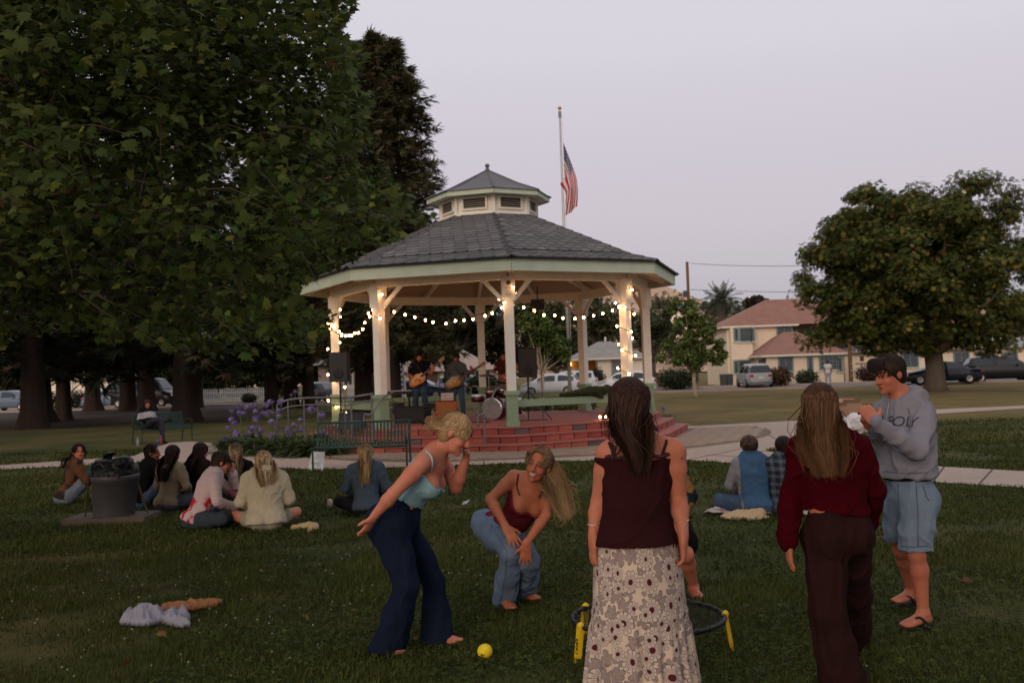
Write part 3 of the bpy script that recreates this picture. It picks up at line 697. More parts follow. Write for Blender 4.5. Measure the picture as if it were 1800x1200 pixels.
for tgt in [(540, 400, 8.6), (700, 372, 9.2), (520, 90, 9.5), (300, 330, 8.0), (560, 250, 10.5), (250, 560, 8.2), (480, 560, 9.5), (100, 120, 7.6), (360, 40, 9.0), (60, 480, 8.4), (150, 300, 10.5), (420, 470, 11), (-200, 200, 9)]:
    e = P(*tgt); s = tr_b + V3(.12, .08, rng.uniform(2.4, 4.6)); p, r = limb(s, e, .060, .006, .05, 10, .07); lb.tube(p, r, 7)
    for q in range(5):
        a_ = p[3 + q]; e2 = tw_c[np.argmin(((tw_c - (a_ + rng.normal(size=3) * .9)) ** 2).sum(1))]; p2, r2 = limb(a_, e2, .018, .004, .03, 5); lb.tube(p2, r2, 5)
lb.build('limbs', M('bark_maple', (.085, .062, .045), rough=.9, var=.4, scale=9, bump=.5, bscale=30), maple, True)
LP, LT_, LN = [], [], []; twb = MB()
for c in tw_c:
    d = nrm(nrm(c - (tr_b + V3(0, 0, 3.5))) * .8 + rng.normal(size=3) * .45 + V3(0, 0, -.12)); Lw = .45 + .5 * rng.random(); n = int(34 + 22 * rng.random())
    ex_, ey_ = to_px(np.array([c - d * Lw * .5, c, c + d * Lw * .5]))
    if inpoly(ex_, ey_, MAPLE_PX).all(): twb.tube([c - d * Lw * .5, c + V3(0, 0, .03), c + d * Lw * .5 - V3(0, 0, .05)], [.006, .004, .002], 3, False)
    u = rng.random(n) - .5; sd = nrm(np.cross(d, (0, 0, 1)))
    q = c + d * Lw * 1.15 * u[:, None] + sd * (rng.normal(size=(n, 1)) * .16) + V3(0, 0, 1) * (rng.normal(size=(n, 1)) * .10 - .04)
    LP.append(q); LT_.append(d * .5 + sd * (np.sign(rng.normal(size=(n, 1))) * .5) + V3(0, 0, -.55) + rng.normal(size=(n, 3)) * .3); LN.append(V3(.1, -.45, .75) + rng.normal(size=(n, 3)) * .45)
tag(twb.build('twigs', _mats['bark_maple'], maple), kind='stuff')
LP, LT_, LN = np.concatenate(LP), np.concatenate(LT_), np.concatenate(LN)
qx, qy = to_px(LP); inn = inpoly(qx, qy, MAPLE_PX); LP, LT_, LN = LP[inn], LT_[inn], LN[inn]; n = len(LP)
sz = (.050 + .085 * rng.random(n) ** 1.8); colr = leafcol(n, (.056, .080, .017), .34, (.13, .145, .026), .14); m = rng.random(n) < .004; colr[m] = (.15, .08, .03)
# the nearest leaves in view stand as parts of their own
vis = (np.abs(LP[:, 0] / LP[:, 1]) < .5) & ((LP[:, 2] - 1.7) / LP[:, 1] < .40)
ordr = np.argsort(np.where(vis, LP[:, 1], 99)); near = ordr[:300]; far = ordr[300:]
V, Fc, Cc = cloud(LP[far], sz[far], LN[far], T_MAPLE, colr[far], LT_[far])
tag(mk('foliage', V, Fc, MLEAF, maple, False, Cc), kind='stuff')
ml = []
for k, c in enumerate(((.056, .080, .018), (.044, .066, .016), (.078, .10, .022), (.125, .14, .026))):
    ml.append(fastmesh('leaf', T_MAPLE[0], T_MAPLE[1], False, np.tile(c, (len(T_MAPLE[0]), 1)))); ml[-1].materials.append(MLEAF)
fx, fy, fz = frames(LN[near], LT_[near])
for i, q in enumerate(near):
    o = obj('leaf', ml[rng.choice(4, p=(.45, .3, .18, .07))], None, maple); s = sz[q]
    o.matrix_local = Matrix([[fx[i][r] * s, fy[i][r] * s, fz[i][r] * s, LP[q][r] - tr_b[r]] for r in range(3)] + [[0, 0, 0, 1]])
# ---- date palm far off
pb0 = P(1268, 690, 112); pb0[2] = 0; pc0 = P(1268, 528, 112)
palm = thing('palm_tree', 'date palm with arching fronds left of the two-storey house', 'tree', pb0)
MB().tube([pb0, (pb0 + pc0) / 2, pc0], [.45, .38, .36], 10).build('trunk', MBARK, palm, True)
for i in range(34):
    az = i * 2.399; el = R(72 - 95 * (i / 34)); d = V3(math.cos(az) * math.cos(el), math.sin(az) * math.cos(el), math.sin(el)); Lf = 2.8; V = []; Fq = []
    t = np.linspace(0, 1, 14); p = pc0 + d * (Lf * t)[:, None] + V3(0, 0, -1) * (1.1 * (t ** 2) * math.cos(el))[:, None]
    sd = nrm(np.cross(d, (0, 0, 1)) + 1e-6)
    for k in range(1, 14):
        for s in (-1, 1):
            j = len(V); w = .62 * math.sin(math.pi * (.15 + .8 * t[k])); V += [p[k] - (p[k] - p[k - 1]) * .3, p[k] + (p[k] - p[k - 1]) * .5, p[k] + sd * s * w + (p[k] - p[k - 1]) * .8 + V3(0, 0, -.22)]; Fq.append((j, j + 1, j + 2))
    mk('frond', V, np.array(Fq), MLEAF, palm, False, np.tile((.055, .066, .034), (len(V), 1)))

# ---- unseen tree added behind the viewer so its crown darkens the near lawn
broad_tree('unseen_shade_tree', 'large leafy tree behind the viewer shading the near lawn', V3(4.5, -3.5, 0), 12, [(V3(3, -2.5, 8.5), (6.5, 5.5, 2.6)), (V3(-4, -3.5, 9), (6, 5, 2.6)), (V3(8, -1, 8.5), (4, 5, 2.4)), (V3(1, 1.2, 9.2), (6, 3.6, 2.2))], 9000, .42, (.042, .066, .014), MBARK, trunk_r=.4, fork=.5, clump_r=.16, nclump=110, limbs=20, tmpl=T_TUFT)
# ================================================================ HOUSES, CARS AND STREET THINGS
MSTUC = M('cream_stucco', (.72, .59, .44), rough=.9, var=.12, scale=1.5, bump=.2, bscale=12)
MSTUC2 = M('white_stucco', (.78, .69, .55), rough=.9, var=.10, scale=1.5, bump=.2, bscale=12)
def tile_mat(name, c, freq):
    m, nt, b, o = _nt(name); tc = N(nt, 'ShaderNodeTexCoord'); w = N(nt, 'ShaderNodeTexWave'); w.bands_direction = 'Z'; w.inputs['Scale'].default_value = freq; w.inputs['Distortion'].default_value = 1.5
    nt.links.new(tc.outputs['Object'], w.inputs['Vector']); n1 = noise_(nt, 1.2, 5); n2 = noise_(nt, 12, 3)
    k = math_(nt, 'ADD', math_(nt, 'MULTIPLY', w.outputs['Fac'], .25), math_(nt, 'ADD', math_(nt, 'MULTIPLY', n1, .6), math_(nt, 'MULTIPLY_ADD', n2, .5, .25))); kc = N(nt, 'ShaderNodeCombineColor')
    for i in range(3): nt.links.new(k, kc.inputs[i])
    nt.links.new(mixrgb(nt, 1., c, kc.outputs[0], 'MULTIPLY'), b.inputs['Base Color']); b.inputs['Roughness'].default_value = .9; bump_(nt, b, w.outputs['Fac'], .4, .05); return m
MTERR = tile_mat('terracotta_roof', (.25, .118, .085), 2.2); MGRF = tile_mat('grey_roof', (.26, .235, .215), 2.2)
MTEAL = M('teal_trim', (.16, .22, .21), rough=.6); MWTRIM = M('white_trim', (.66, .60, .50), rough=.6, var=.08); MPANE = GLASS('window_glass', (.05, .055, .06))
def hip(b, x0, x1, y0, y1, ze, zr, over=.45, gable=False):
    x0 -= over; x1 += over; y0 -= over; y1 += over; h = (y1 - y0) / 2; ym = (y0 + y1) / 2; i = 0.05 if gable else min(h, (x1 - x0) * .42)
    V = [(x0, y0, ze), (x1, y0, ze), (x1, y1, ze), (x0, y1, ze), (x0 + i, ym, zr), (x1 - i, ym, zr)]
    b.add(V, [(0, 1, 5, 4), (1, 2, 5), (2, 3, 4, 5), (3, 0, 4)]); b.add([(x0, y0, ze - .12), (x1, y0, ze - .12), (x1, y1, ze - .12), (x0, y1, ze - .12)], [(3, 2, 1, 0)]); return b
def gutter(x0, x1, y0, y1, ze, par, over=.47):
    MB().box(((x0 + x1) / 2, y0 - over, ze - .06), (x1 - x0 + 2 * over, .06, .15)).box((x0 - over, (y0 + y1) / 2, ze - .06), (.06, y1 - y0 + 2 * over - .08, .15)).box((x1 + over, (y0 + y1) / 2, ze - .06), (.06, y1 - y0 + 2 * over - .08, .15)).build('gutter', MWTRIM, par)
def window(par, px, py, w, h, d, trim=MTEAL, mull=1, cross=0, glass=None):
    c = P(px, py, d); k = d / FPX; w *= k; h *= k; c[1] = d - .03
    f = MB()
    for s in (-1, 1): f.box(c + V3(s * w / 2, 0, 0), (.12, .10, h + .12)); f.box(c + V3(0, 0, s * h / 2), (w - .12, .098, .12))
    for i in range(mull): f.box(c + V3(w * ((i + 1) / (mull + 1) - .5), .005, 0), (.05, .07, h - .12))
    for i in range(cross): f.box(c + V3(0, .008, h * ((i + 1) / (cross + 1) - .5)), (w - .12, .06, .05))
    fr = f.build('window', trim, par); MB().box(c + V3(0, .02, 0), (w - .02, .03, h - .02)).build('pane', glass or MPANE, fr)
    MB().box(c + V3(0, -.04, -h / 2 - .09), (w + .3, .14, .06)).build('sill', MWTRIM, fr); return fr
def wall(par, x0p, x1p, ytop, d, depth=7.0, mat=MSTUC, name='wall', dz=0.0):
    a, b_ = P(x0p, 675, d), P(x1p, 675, d); zt = (P((x0p + x1p) / 2, ytop, d))[2]
    MB().box(((a[0] + b_[0]) / 2, d + depth / 2, zt / 2), (b_[0] - a[0], depth, zt)).build(name, mat, par); return a[0], b_[0], zt
# two-storey house with terracotta roofs
dA = 84.0; o0 = P(1380, 676, dA); o0[2] = 0
hA = thing('terracotta_house', 'two-storey cream house with red tiled roofs behind the silver minivan', 'house', o0)
x0, x1, zt = wall(hA, 1281, 1396, 572, dA, 9)
rf = hip(MB(), x0, x1 + 7, dA, dA + 9, zt, P(1340, 527, dA + 4.5)[2]).build('roof', MTERR, hA); gutter(x0, x1, dA, dA + 9, zt, hA)
bx0, bx1, bz = wall(hA, 1288, 1326, 573, dA - .8, .8, name='bay')
for (px, py, w, h) in ((1310, 588, 20, 24), (1294, 588, 7, 22), (1322.5, 588, 6, 22), (1310, 645, 22, 24), (1294, 645, 7, 22)): window(hA, px, py, w, h, dA - .8, mull=0)
window(hA, 1379, 583, 26, 24, dA, mull=1)
sx0, sx1, sz = wall(hA, 1349, 1484, 622, dA - 5, 5, name='front_wing')
rb2 = hip(MB(), sx0, sx1, dA - 5, dA + 3, sz, P(1420, 582, dA - 1)[2], .4).build('roof', MTERR, hA); gutter(sx0, sx1, dA - 5, dA - .2, sz, hA, .42)
window(hA, 1381, 640, 24, 24, dA - 5, mull=1); window(hA, 1424, 640, 8, 24, dA - 5, mull=0); window(hA, 1456, 638, 30, 22, dA - 5, MTEAL, 3, 2); window(hA, 1476, 640, 7, 24, dA - 5, mull=0)
MB().box(P(1352, 655, dA - 5) - V3(.3, -.6, 0), (.5, .8, 2.2)).build('door', M('door_dark', (.05, .05, .055)), hA)
# long cream hall behind the magnolia
hB = thing('cream_hall', 'long cream building with small crest and lettering half hidden by the magnolia', 'building', P(1640, 676, dA + 1) * V3(1, 1, 0))
x0, x1, zt = wall(hB, 1486, 1960, 612, dA - 1, 9); hip(MB(), x0, x1, dA - 1, dA + 8, zt, zt + .9, .4).build('roof', MGRF, hB)
for px in (1560, 1600, 1690, 1730, 1775, 1840): window(hB, px, 632, 26, 26, dA - 1, MTEAL, 1)
cp = P(1515, 631, dA - 1); cp[1] = dA - 1.03
cr_ = MB().box(cp, (.30, .05, .34)).box(cp + V3(0, 0, .22), (.36, .05, .07)).build('crest', M('bronze', (.09, .055, .03)), hB)
lt = MB()
for i in range(11): lt.box(cp + V3(-.50 + i * .1, 0, -.36), (.06, .04, .09))
lt.build('lettering', _mats['bronze'], hB)
# small cream house with grey roof
dC = 84.0; hC = thing('grey_roofed_house', 'small cream bungalow with grey roof seen between the right gazebo posts', 'house', P(1090, 680, dC) * V3(1, 1, 0))
x0, x1, zt = wall(hC, 1052, 1136, 628, dC, 8, MSTUC2); xp, _, _ = wall(hC, 1006, 1050, 632, dC + 2.5, 5, M('porch_warm_lit', (.46, .24, .06)), 'porch_wall')  # porch wall colour holds the warm orange light that falls on it
hip(MB(), xp, x1, dC, dC + 8, zt, P(1066, 600, dC + 4)[2]).build('roof', MGRF, hC); gutter(xp, x1, dC, dC + 8, zt, hC)
window(hC, 1084, 648, 17, 30, dC, M('grey_trim', (.30, .29, .26)), 0, 1, GLASS('pale_glass', (.12, .12, .12))); window(hC, 1018, 655, 16, 14, dC + 2.5, MWTRIM, 1)
MB().box(P(1001, 640, dC + 2.2), (.3, .3, .3)).build('porch_lamp', EM('porch_light', (1, .55, .16), 6.0), hC)
MB().tube([P(1064, 600, dC + 4), P(1064, 592, dC + 4)], .09, 6).build('vent_pipe', MWTRIM, hC)
# pale houses behind the stage and behind the redwoods
dD = 88.0; hD = thing('gabled_house', 'pale house with white window frames behind the two guitarists', 'house', P(770, 690, dD) * V3(1, 1, 0))
x0, x1, zt = wall(hD, 690, 868, 652, dD, 8, MSTUC2); hip(MB(), x0, x1, dD, dD + 8, zt, P(780, 606, dD + 4)[2]).build('roof', M('pinkish_roof', (.36, .27, .23), var=.2, scale=2), hD)
window(hD, 818, 663, 34, 30, dD, MWTRIM, 1, 1); window(hD, 730, 665, 20, 26, dD, MWTRIM, 1); MB().box(P(760, 672, dD - .1), (1.0, .1, 2.1)).build('door', M('door_brown', (.12, .07, .05)), hD)
hE = thing('pale_house', 'pale house glimpsed between the redwood trunks behind the dark van', 'house', P(130, 700, 100) * V3(1, 1, 0))
x0, x1, zt = wall(hE, 60, 190, 664, 100, 8, MSTUC2); hip(MB(), x0, x1, 100, 108, zt, zt + 2, .5).build('roof', MGRF, hE); window(hE, 122, 680, 10, 16, 99.97, MWTRIM, 1); window(hE, 160, 680, 12, 14, 99.97, MWTRIM, 1)
hF = thing('tan_house', 'tan stucco house behind the second picket fence beside the left posts', 'house', P(600, 690, 96) * V3(1, 1, 0))
x0, x1, zt = wall(hF, 560, 656, 640, 96, 8, M('tan_stucco', (.40, .29, .22), var=.1, scale=2)); hip(MB(), x0, x1, 96, 104, zt, zt + 2, .5).build('roof', MGRF, hF); window(hF, 612, 668, 16, 20, 95.97, MWTRIM, 1)
hp = P(1192, 556, 380); hz_ = hill_z(hp[0], 380)
hG = thing('hillside_house', 'small white house on the slope of the golden hill', 'house', (hp[0], 380, hz_)); zt = hp[2] + 2
MB().box((hp[0], 380, zt - 6), (15, 8, 12)).build('wall', MSTUC2, hG); hip(MB(), hp[0] - 7.5, hp[0] + 7.5, 376, 384, zt, zt + 2.2, .6).build('roof', MGRF, hG)

# ---- cars
MTYRE = M('tyre', (.012, .012, .012), rough=.8); MRIM = M('rim', (.30, .30, .31), rough=.35, metal=.8, bump=0); MCG = GLASS('car_glass', (.010, .012, .016), .05)
MTAIL = M('tail_lamp', (.30, .015, .01), rough=.2, bump=0); MHEAD = M('head_lamp', (.75, .75, .72), rough=.15, bump=0)
KINDS_ = {  # x, ztop (from rear bumper to nose); belt height; width
 'sedan': ([(0, .62), (.12, .93), (.85, 1.0), (1.45, 1.40), (2.2, 1.46), (2.75, 1.40), (3.45, .97), (4.35, .80), (4.6, .55)], .93, .88),
 'hatch': ([(0, .60), (.08, .98), (.45, 1.42), (1.2, 1.52), (2.1, 1.52), (2.7, 1.42), (3.35, 1.0), (4.0, .85), (4.25, .55)], .95, .88),
 'suv': ([(0, .62), (.06, 1.05), (.38, 1.60), (1.2, 1.68), (2.3, 1.68), (2.85, 1.58), (3.55, 1.10), (4.3, .98), (4.55, .60)], 1.05, .91),
 'minivan': ([(0, .55), (.05, 1.0), (.25, 1.64), (1.2, 1.75), (2.7, 1.75), (3.3, 1.62), (4.1, 1.08), (4.75, .92), (5.0, .55)], 1.0, .95),
 'van': ([(0, .6), (.04, 1.2), (.10, 2.15), (1.2, 2.25), (3.6, 2.25), (3.95, 2.15), (4.6, 1.30), (5.2, 1.05), (5.4, .6)], 1.3, .98)}
def car(kind, name, label, px, d, rz, paint, group='cars parked along the street', z=.012):
    prof_, belt, w = KINDS_[kind]; Lc = prof_[-1][0]; p = P(px, 680, d); t = thing(name, label, 'van' if 'van' in kind else 'car', (p[0], d, z), rz, group)
    # densify
    xs = np.unique(np.concatenate([np.linspace(0, Lc, 24), [q[0] for q in prof_]])); zt = np.interp(xs, [q[0] for q in prof_], [q[1] for q in prof_])
    V = []; sec = []
    for x, zz in zip(xs, zt):
        e = min(1, .80 + .9 * min(x, Lc - x) / .45 * .2); ww = w * e; cab = max(0, zz - belt); wt = ww * (1 - .30 * min(1, cab / .5)); bz = min(belt, zz - .05)
        s = [(ww * .90, .22), (ww * .99, .42), (ww, bz * .72), (ww * .97, bz), (wt, zz - .05), (wt * .88, zz)]; sec.append((x, zz, ww, bz, wt))
        V += [(x - Lc / 2, -y, z_) for y, z_ in s] + [(x - Lc / 2, y, z_) for y, z_ in s[::-1]]
    n = 12; m = len(xs); Fq = [(i * n + k, i * n + (k + 1) % n, (i + 1) * n + (k + 1) % n, (i + 1) * n + k) for i in range(m - 1) for k in range(n)] + [tuple(range(n))[::-1], tuple((m - 1) * n + k for k in range(n))]
    obj('body', fastmesh('body', V, Fq, True), paint, t)
    # glass
    ci = [i for i in range(m) if sec[i][1] - sec[i][3] > .28]
    for s in (-1, 1):
        runs = [ci[:len(ci) // 2], ci[len(ci) // 2:]]
        for rn in runs:
            gv = []; gf = []
            for i in rn:
                x, zz, ww, bz, wt = sec[i]
                def sp(f): return (x - Lc / 2 + (.03 if i == rn[0] and rn is runs[1] else 0), s * (ww * .97 + (wt - ww * .97) * f + .012), bz + (zz - .05 - bz) * f)
                gv += [sp(.10), sp(.86)]
            for j in range(len(rn) - 1): gf.append((2 * j, 2 * j + 2, 2 * j + 3, 2 * j + 1))
            if gf: obj('side_window', fastmesh('side_window', gv, gf), MCG, t)
    def span(a, b_, name):
        A, B = prof_[a], prof_[b_]; wa = w * .70; nx, nz = -(B[1] - A[1]), (B[0] - A[0]); l = math.hypot(nx, nz); nx, nz = nx / l * .03, nz / l * .03
        def q(f, y): return (A[0] + (B[0] - A[0]) * f - Lc / 2 + nx, y, A[1] + (B[1] - A[1]) * f + nz)
        lo, hi = (.12, .9); wl = w * .80 if A[1] < B[1] else w * .62; wh = w * .62 if A[1] < B[1] else w * .80
        obj(name, fastmesh(name, [q(lo, -wl), q(lo, wl), q(hi, wh), q(hi, -wh)], [(0, 1, 2, 3)]), MCG, t)
    pk = {'sedan': ((2, 3), (5, 6)), 'hatch': ((1, 2), (5, 6)), 'suv': ((1, 2), (5, 6)), 'minivan': ((1, 2), (5, 6)), 'van': ((1, 2), (5, 6))}[kind]
    span(*pk[0], 'rear_window'); span(*pk[1], 'windscreen')
    rw = .33 if kind != 'van' else .36
    for x in (.80, Lc - .88):
        for s in (-1, 1):
            ty = obj('wheel', fastmesh('wheel', *(lambda b_: (np.concatenate(b_.V), b_.F))(MB().lathe([(rw * .55, -.10), (rw * .93, -.10), (rw, -.06), (rw, .06), (rw * .93, .10), (rw * .55, .10)], 18, (x - Lc / 2, s * (w - .08), rw), axis=(0, 1, 0))), True), MTYRE, t)
            rm = MB().lathe([(rw * .60, 0), (rw * .56, .012), (rw * .15, .0)], 14, (x - Lc / 2, s * (w + .022), rw), axis=(0, s, 0)); obj('rim', fastmesh('rim', np.concatenate(rm.V), rm.F), MRIM, ty)
    for s in (-1, 1):
        for nm, x, z_, mt, sx in (('tail_light', .02, belt * .86, MTAIL, .10), ('headlight', Lc - .20, belt * .70, MHEAD, .16)):
            bb = MB().box((x - Lc / 2 + .02, s * w * .70, z_), (sx, .26, .16)); obj(nm, fastmesh(nm, np.concatenate(bb.V), bb.F), mt, t)
        bb = MB().box((Lc * .66 - Lc / 2, s * (w + .06), belt + .06), (.12, .16, .11)); obj('mirror', fastmesh('mirror', np.concatenate(bb.V), bb.F), paint, t)
    bb = MB().box((-Lc / 2 - .005, 0, .72), (.02, .34, .13)); obj('number_plate', fastmesh('number_plate', np.concatenate(bb.V), bb.F), M('plate', (.5, .5, .48)), t)
    return t
def paint(n, c, r=.25): return M('paint_' + n, c, rough=r, var=.05, bump=0, spec=.5)
SA = -math.atan(.2)
car('minivan', 'silver_minivan', 'silver minivan seen from behind in the driveway of the cream house', 1326, 75, R(88), paint('silver', (.30, .30, .30)))
car('sedan', 'dark_blue_sedan', 'dark blue sedan parked behind the magnolia trunk', 1655, 64.5, SA + math.pi, paint('navy', (.012, .016, .028)))
car('suv', 'black_suv', 'black sport utility car parked at the right edge of the picture', 1762, 65.0, SA, paint('black', (.008, .008, .009)))
tr = car('hatch', 'white_hatchback', 'white hatchback behind the stage beside the flagpole', 968, 71.5, SA + math.pi, paint('white', (.62, .62, .62)))
car('suv', 'white_suv', 'white sport utility car behind the white hatchback', 1000, 78.5, SA + math.pi, paint('white', (.62, .62, .62)))
car('hatch', 'white_hatchback', 'white hatchback in front of the grey-roofed bungalow', 1100, 71.0, SA + math.pi, paint('white', (.62, .62, .62)))
car('sedan', 'blue_sedan', 'dark blue sedan behind the left guitarist', 738, 73, SA, paint('blue', (.018, .028, .055)))
car('suv', 'silver_suv', 'pale silver car behind the bass player', 822, 74, SA, paint('pale_silver', (.42, .42, .42)))
car('hatch', 'dark_hatchback', 'dark hatchback seen from behind left of the loudspeaker', 566, 76, R(80), paint('dusk', (.025, .035, .055)))
car('van', 'dark_van', 'tall dark van parked behind the person on the bench', 258, 79.5, SA, paint('van', (.012, .012, .013)))
car('sedan', 'pale_blue_sedan', 'pale blue sedan parked behind the dark van', 196, 81, SA, paint('pale_blue', (.14, .19, .25)))
car('suv', 'grey_blue_car', 'grey blue car at the far left edge between trunks', 22, 84, SA, paint('grey_blue', (.10, .14, .18)))

# ---- picket fences
MPK = M('picket_white', (.62, .60, .57), rough=.6, var=.1, bump=0)
pkV = np.array([(-.04, -.012, 0), (.04, -.012, 0), (.04, -.012, .92), (0, -.012, 1.0), (-.04, -.012, .92), (-.04, .012, 0), (.04, .012, 0), (.04, .012, .92), (0, .012, 1.0), (-.04, .012, .92)])
pk_me = fastmesh('picket', pkV, [(0, 1, 2, 3, 4), (9, 8, 7, 6, 5), (0, 5, 6, 1), (1, 6, 7, 2), (2, 7, 8, 3), (3, 8, 9, 4), (4, 9, 5, 0)]); pk_me.materials.append(MPK)
for (xa, xb, d, lab) in ((352, 468, 84, 'long white picket fence between the redwood trunks'), (612, 658, 86, 'short white picket fence beside the front left gazebo post')):
    A, B = P(xa, 700, d), P(xb, 700, d); A[2] = B[2] = .1; f = thing('picket_fence', lab, 'fence', A, group='white picket fences'); n = int((B[0] - A[0]) / .155)
    for k in range(n + 1): o = obj('picket', pk_me, None, f); o.location = (k * .155, 0, random.uniform(-.01, .01)); o.scale = (1, 1, 1.15)
    for z in (.3, .78): MB().box(((A[0] + B[0]) / 2, d + .03, .1 + z), (B[0] - A[0], .03, .09)).build('rail', MPK, f)
# ---- poles and wires
MWOOD = M('pole_wood', (.16, .085, .05), rough=.9, var=.3, scale=5, bump=.3, stretch=(1, 1, .1))
p0 = P(1217, 690, 98); p0[2] = 0; tp = P(1214, 460, 98)
up1 = thing('utility_pole', 'rust brown utility pole rising behind the slender young tree', 'pole', p0); MB().tube([p0, V3(p0[0], 98, tp[2])], [.17, .14], 8).build('shaft', MWOOD, up1)
tr_ = P(1196, 517, 98); MB().lathe([(.22, -.3), (.25, -.28), (.25, .28), (.2, .32)], 10, tr_ + V3(.5, 0, 0)).build('transformer', M('transformer_grey', (.06, .06, .065)), up1)
p1 = P(1497, 690, 78); p1[2] = 0
up2 = thing('utility_pole', 'brown wooden utility pole with pale tags in front of the cream house', 'pole', p1); MB().tube([p1, p1 + V3(0, 0, 9)], [.17, .13], 8).build('shaft', MWOOD, up2)
for z in (.55, 1.0, 1.5): MB().box(p1 + V3(.02, -.165, z), (.12, .02, .10)).build('tag', M('tag_yellow', (.42, .33, .12)), up2)
def wire(label, a, b_, sag):
    t = np.linspace(0, 1, 20)[:, None]; p = a + (b_ - a) * t; p[:, 2] -= sag * 4 * t[:, 0] * (1 - t[:, 0]); tag(MB().tube(p, .022, 4).build('overhead_wire', M('wire_black', (.02, .02, .022))), label, 'wire')
wire('overhead wire crossing the sky towards the magnolia', P(1214, 509, 98), P(1560, 512, 92), .15)
wire('overhead wire running left behind the gazebo roof', P(1214, 515, 98), P(700, 560, 120), 1.0)
wire('upper faint overhead wire above the red tiled roof', P(1214, 463, 98), P(1620, 452, 92), .5)
# ---- flagpole and flag
fb = G(1003, 719); dF = fb[1]; ft = P(982.5, 203, dF); MSTEEL = M('pole_steel', (.46, .44, .43), rough=.45, metal=.4, var=.1, bump=0)
fp = thing('flagpole', 'tall pale metal flagpole with gold ball behind the gazebo', 'flagpole', fb)
MB().tube([fb, V3(fb[0], dF, ft[2])], [.085, .045], 10).build('shaft', MSTEEL, fp, True); MB().lathe([(.06, 0), (.07, .05), (.07, .25), (.05, .3)], 10, V3(fb[0], dF, ft[2] - .1)).build('truck', M('truck_grey', (.22, .21, .22), rough=.5), fp)
MB().ball(V3(fb[0], dF, ft[2] + .33), .085, 12, 8).build('ball_finial', M('gold', (.45, .30, .16), rough=.35, metal=.6, bump=0), fp, True)
MB().tube([V3(fb[0] + .09, dF - .06, ft[2]), V3(fb[0] + .12, dF - .06, 6), V3(fb[0] + .12, dF - .06, 1.2)], .008, 4).build('halyard', MWTRIM, fp)
nu, nv = 60, 66; U, W_ = np.meshgrid(np.linspace(0, 1, nu), np.linspace(0, 1, nv), indexing='ij'); zt = P(985, 251, dF)[2]
hx_ = fb[0] + .06; drop = 3.15 * U ** 1.05; fold = .16 * np.sin(W_ * 3.2 + U * 2.2) * U ** .5 + .09 * np.sin(W_ * 9.5 + U * 3) * U
X = hx_ + .05 + .58 * np.sin(U * 1.5) * (.35 + .65 * (1 - W_) ** .8) - .28 * np.clip(U - .55, 0, 1) * 1.2 + fold * .55 - .30 * np.exp(-((U - .32) / .16) ** 2) * (W_ > .72) * (W_ - .72) * 3
Y = dF + .09 * np.sin(W_ * 11 + U * 4) * U + .12 * np.sin(U * 7 + W_ * 2) * U
Z = zt - .75 * W_ * (1 - .25 * U) - .75 * W_ * (1 - U) ** 2 - drop * .88 - .12 * (1 - W_) * U
cf = np.where((np.floor(W_ * 13) % 2 == 0)[..., None], (.42, .018, .03), (.66, .60, .60)); can = (U < .4) & (W_ < 7 / 13)
star = (np.abs(((U / .4 * 6) % 1) - .5) < .22) & (np.abs(((W_ / (7 / 13) * 5) % 1) - .5) < .22); cf[can] = (.018, .026, .095); cf[can & star] = (.58, .54, .56)
I = np.arange(nu * nv).reshape(nu, nv); Fq = np.stack([I[:-1, :-1], I[1:, :-1], I[1:, 1:], I[:-1, 1:]], -1).reshape(-1, 4)
flag = mk('flag', np.stack([X, Y, Z], -1).reshape(-1, 3), Fq, M('flag_cloth', attr=True, rough=.8, var=.06, bump=.1, trans=.3), None, True, cf.reshape(-1, 3))
tag(flag, 'limp flag of red and white stripes with starred blue canton on the flagpole', 'flag')
# ---- hedges, bushes, bins
def bush(name, label, px, py_base, d, w, h, col, n=1400, ls=.22, alt=None, pa=.1, group=None, tm=T_LEAF):
    c = P(px, py_base, d); c[2] = 0; k = d / FPX; w, h = w * k, h * k; t = thing(name, label, 'bush', c, group=group); sb = MB()
    for i in range(6): p, r = limb(c, c + V3(random.uniform(-.4, .4) * w, random.uniform(-.3, .3) * w, h * .8), .03, .006, .0, 4); sb.tube(p, r, 4)
    sb.build('stems', MBARK, t); dd = rng.normal(size=(n, 3)); dd /= np.linalg.norm(dd, axis=1, keepdims=True); q = c + V3(0, 0, h * .5) + dd * (rng.random((n, 1)) ** .4) * (w / 2, min(w, 3) / 2, h / 2) + rng.normal(size=(n, 3)) * .08
    q[:, 2] = np.abs(q[:, 2]); V, Fc, Cc = cloud(q, ls * (.7 + .6 * rng.random(n)), dd + (0, 0, .5) + rng.normal(size=(n, 3)) * .4, tm, leafcol(n, col, .3, alt, pa)); mk('foliage', V, Fc, MLEAF, t, False, Cc); return t
bush('clipped_hedge', 'dark hedge behind the slender young tree trunk', 1190, 690, 76, 78, 40, (.030, .036, .018), 2600)
bush('red_bush', 'bush with red blossoms right of the silver minivan', 1370, 680, 76, 48, 34, (.05, .045, .022), 1600, alt=(.22, .035, .022), pa=.22)
bush('round_bush', 'green bush under the front window of the cream house', 1418, 680, 77, 42, 26, (.035, .045, .02), 1200)
bush('dark_red_bush', 'dark reddish bush right of the wooden pole', 1530, 678, 77, 50, 32, (.045, .03, .022), 1400, alt=(.10, .03, .025), pa=.3)
bush('tall_shrub', 'brown green shrub beside the window of the bungalow', 1051, 680, 80, 26, 44, (.05, .045, .025), 1000)
bush('broad_bush', 'green bush beyond the black sport utility car', 1775, 670, 80, 46, 34, (.035, .048, .022), 1100); bush('broad_bush', 'green bush between the magnolia trunk and the black car', 1700, 670, 80, 40, 30, (.04, .055, .025), 1000)
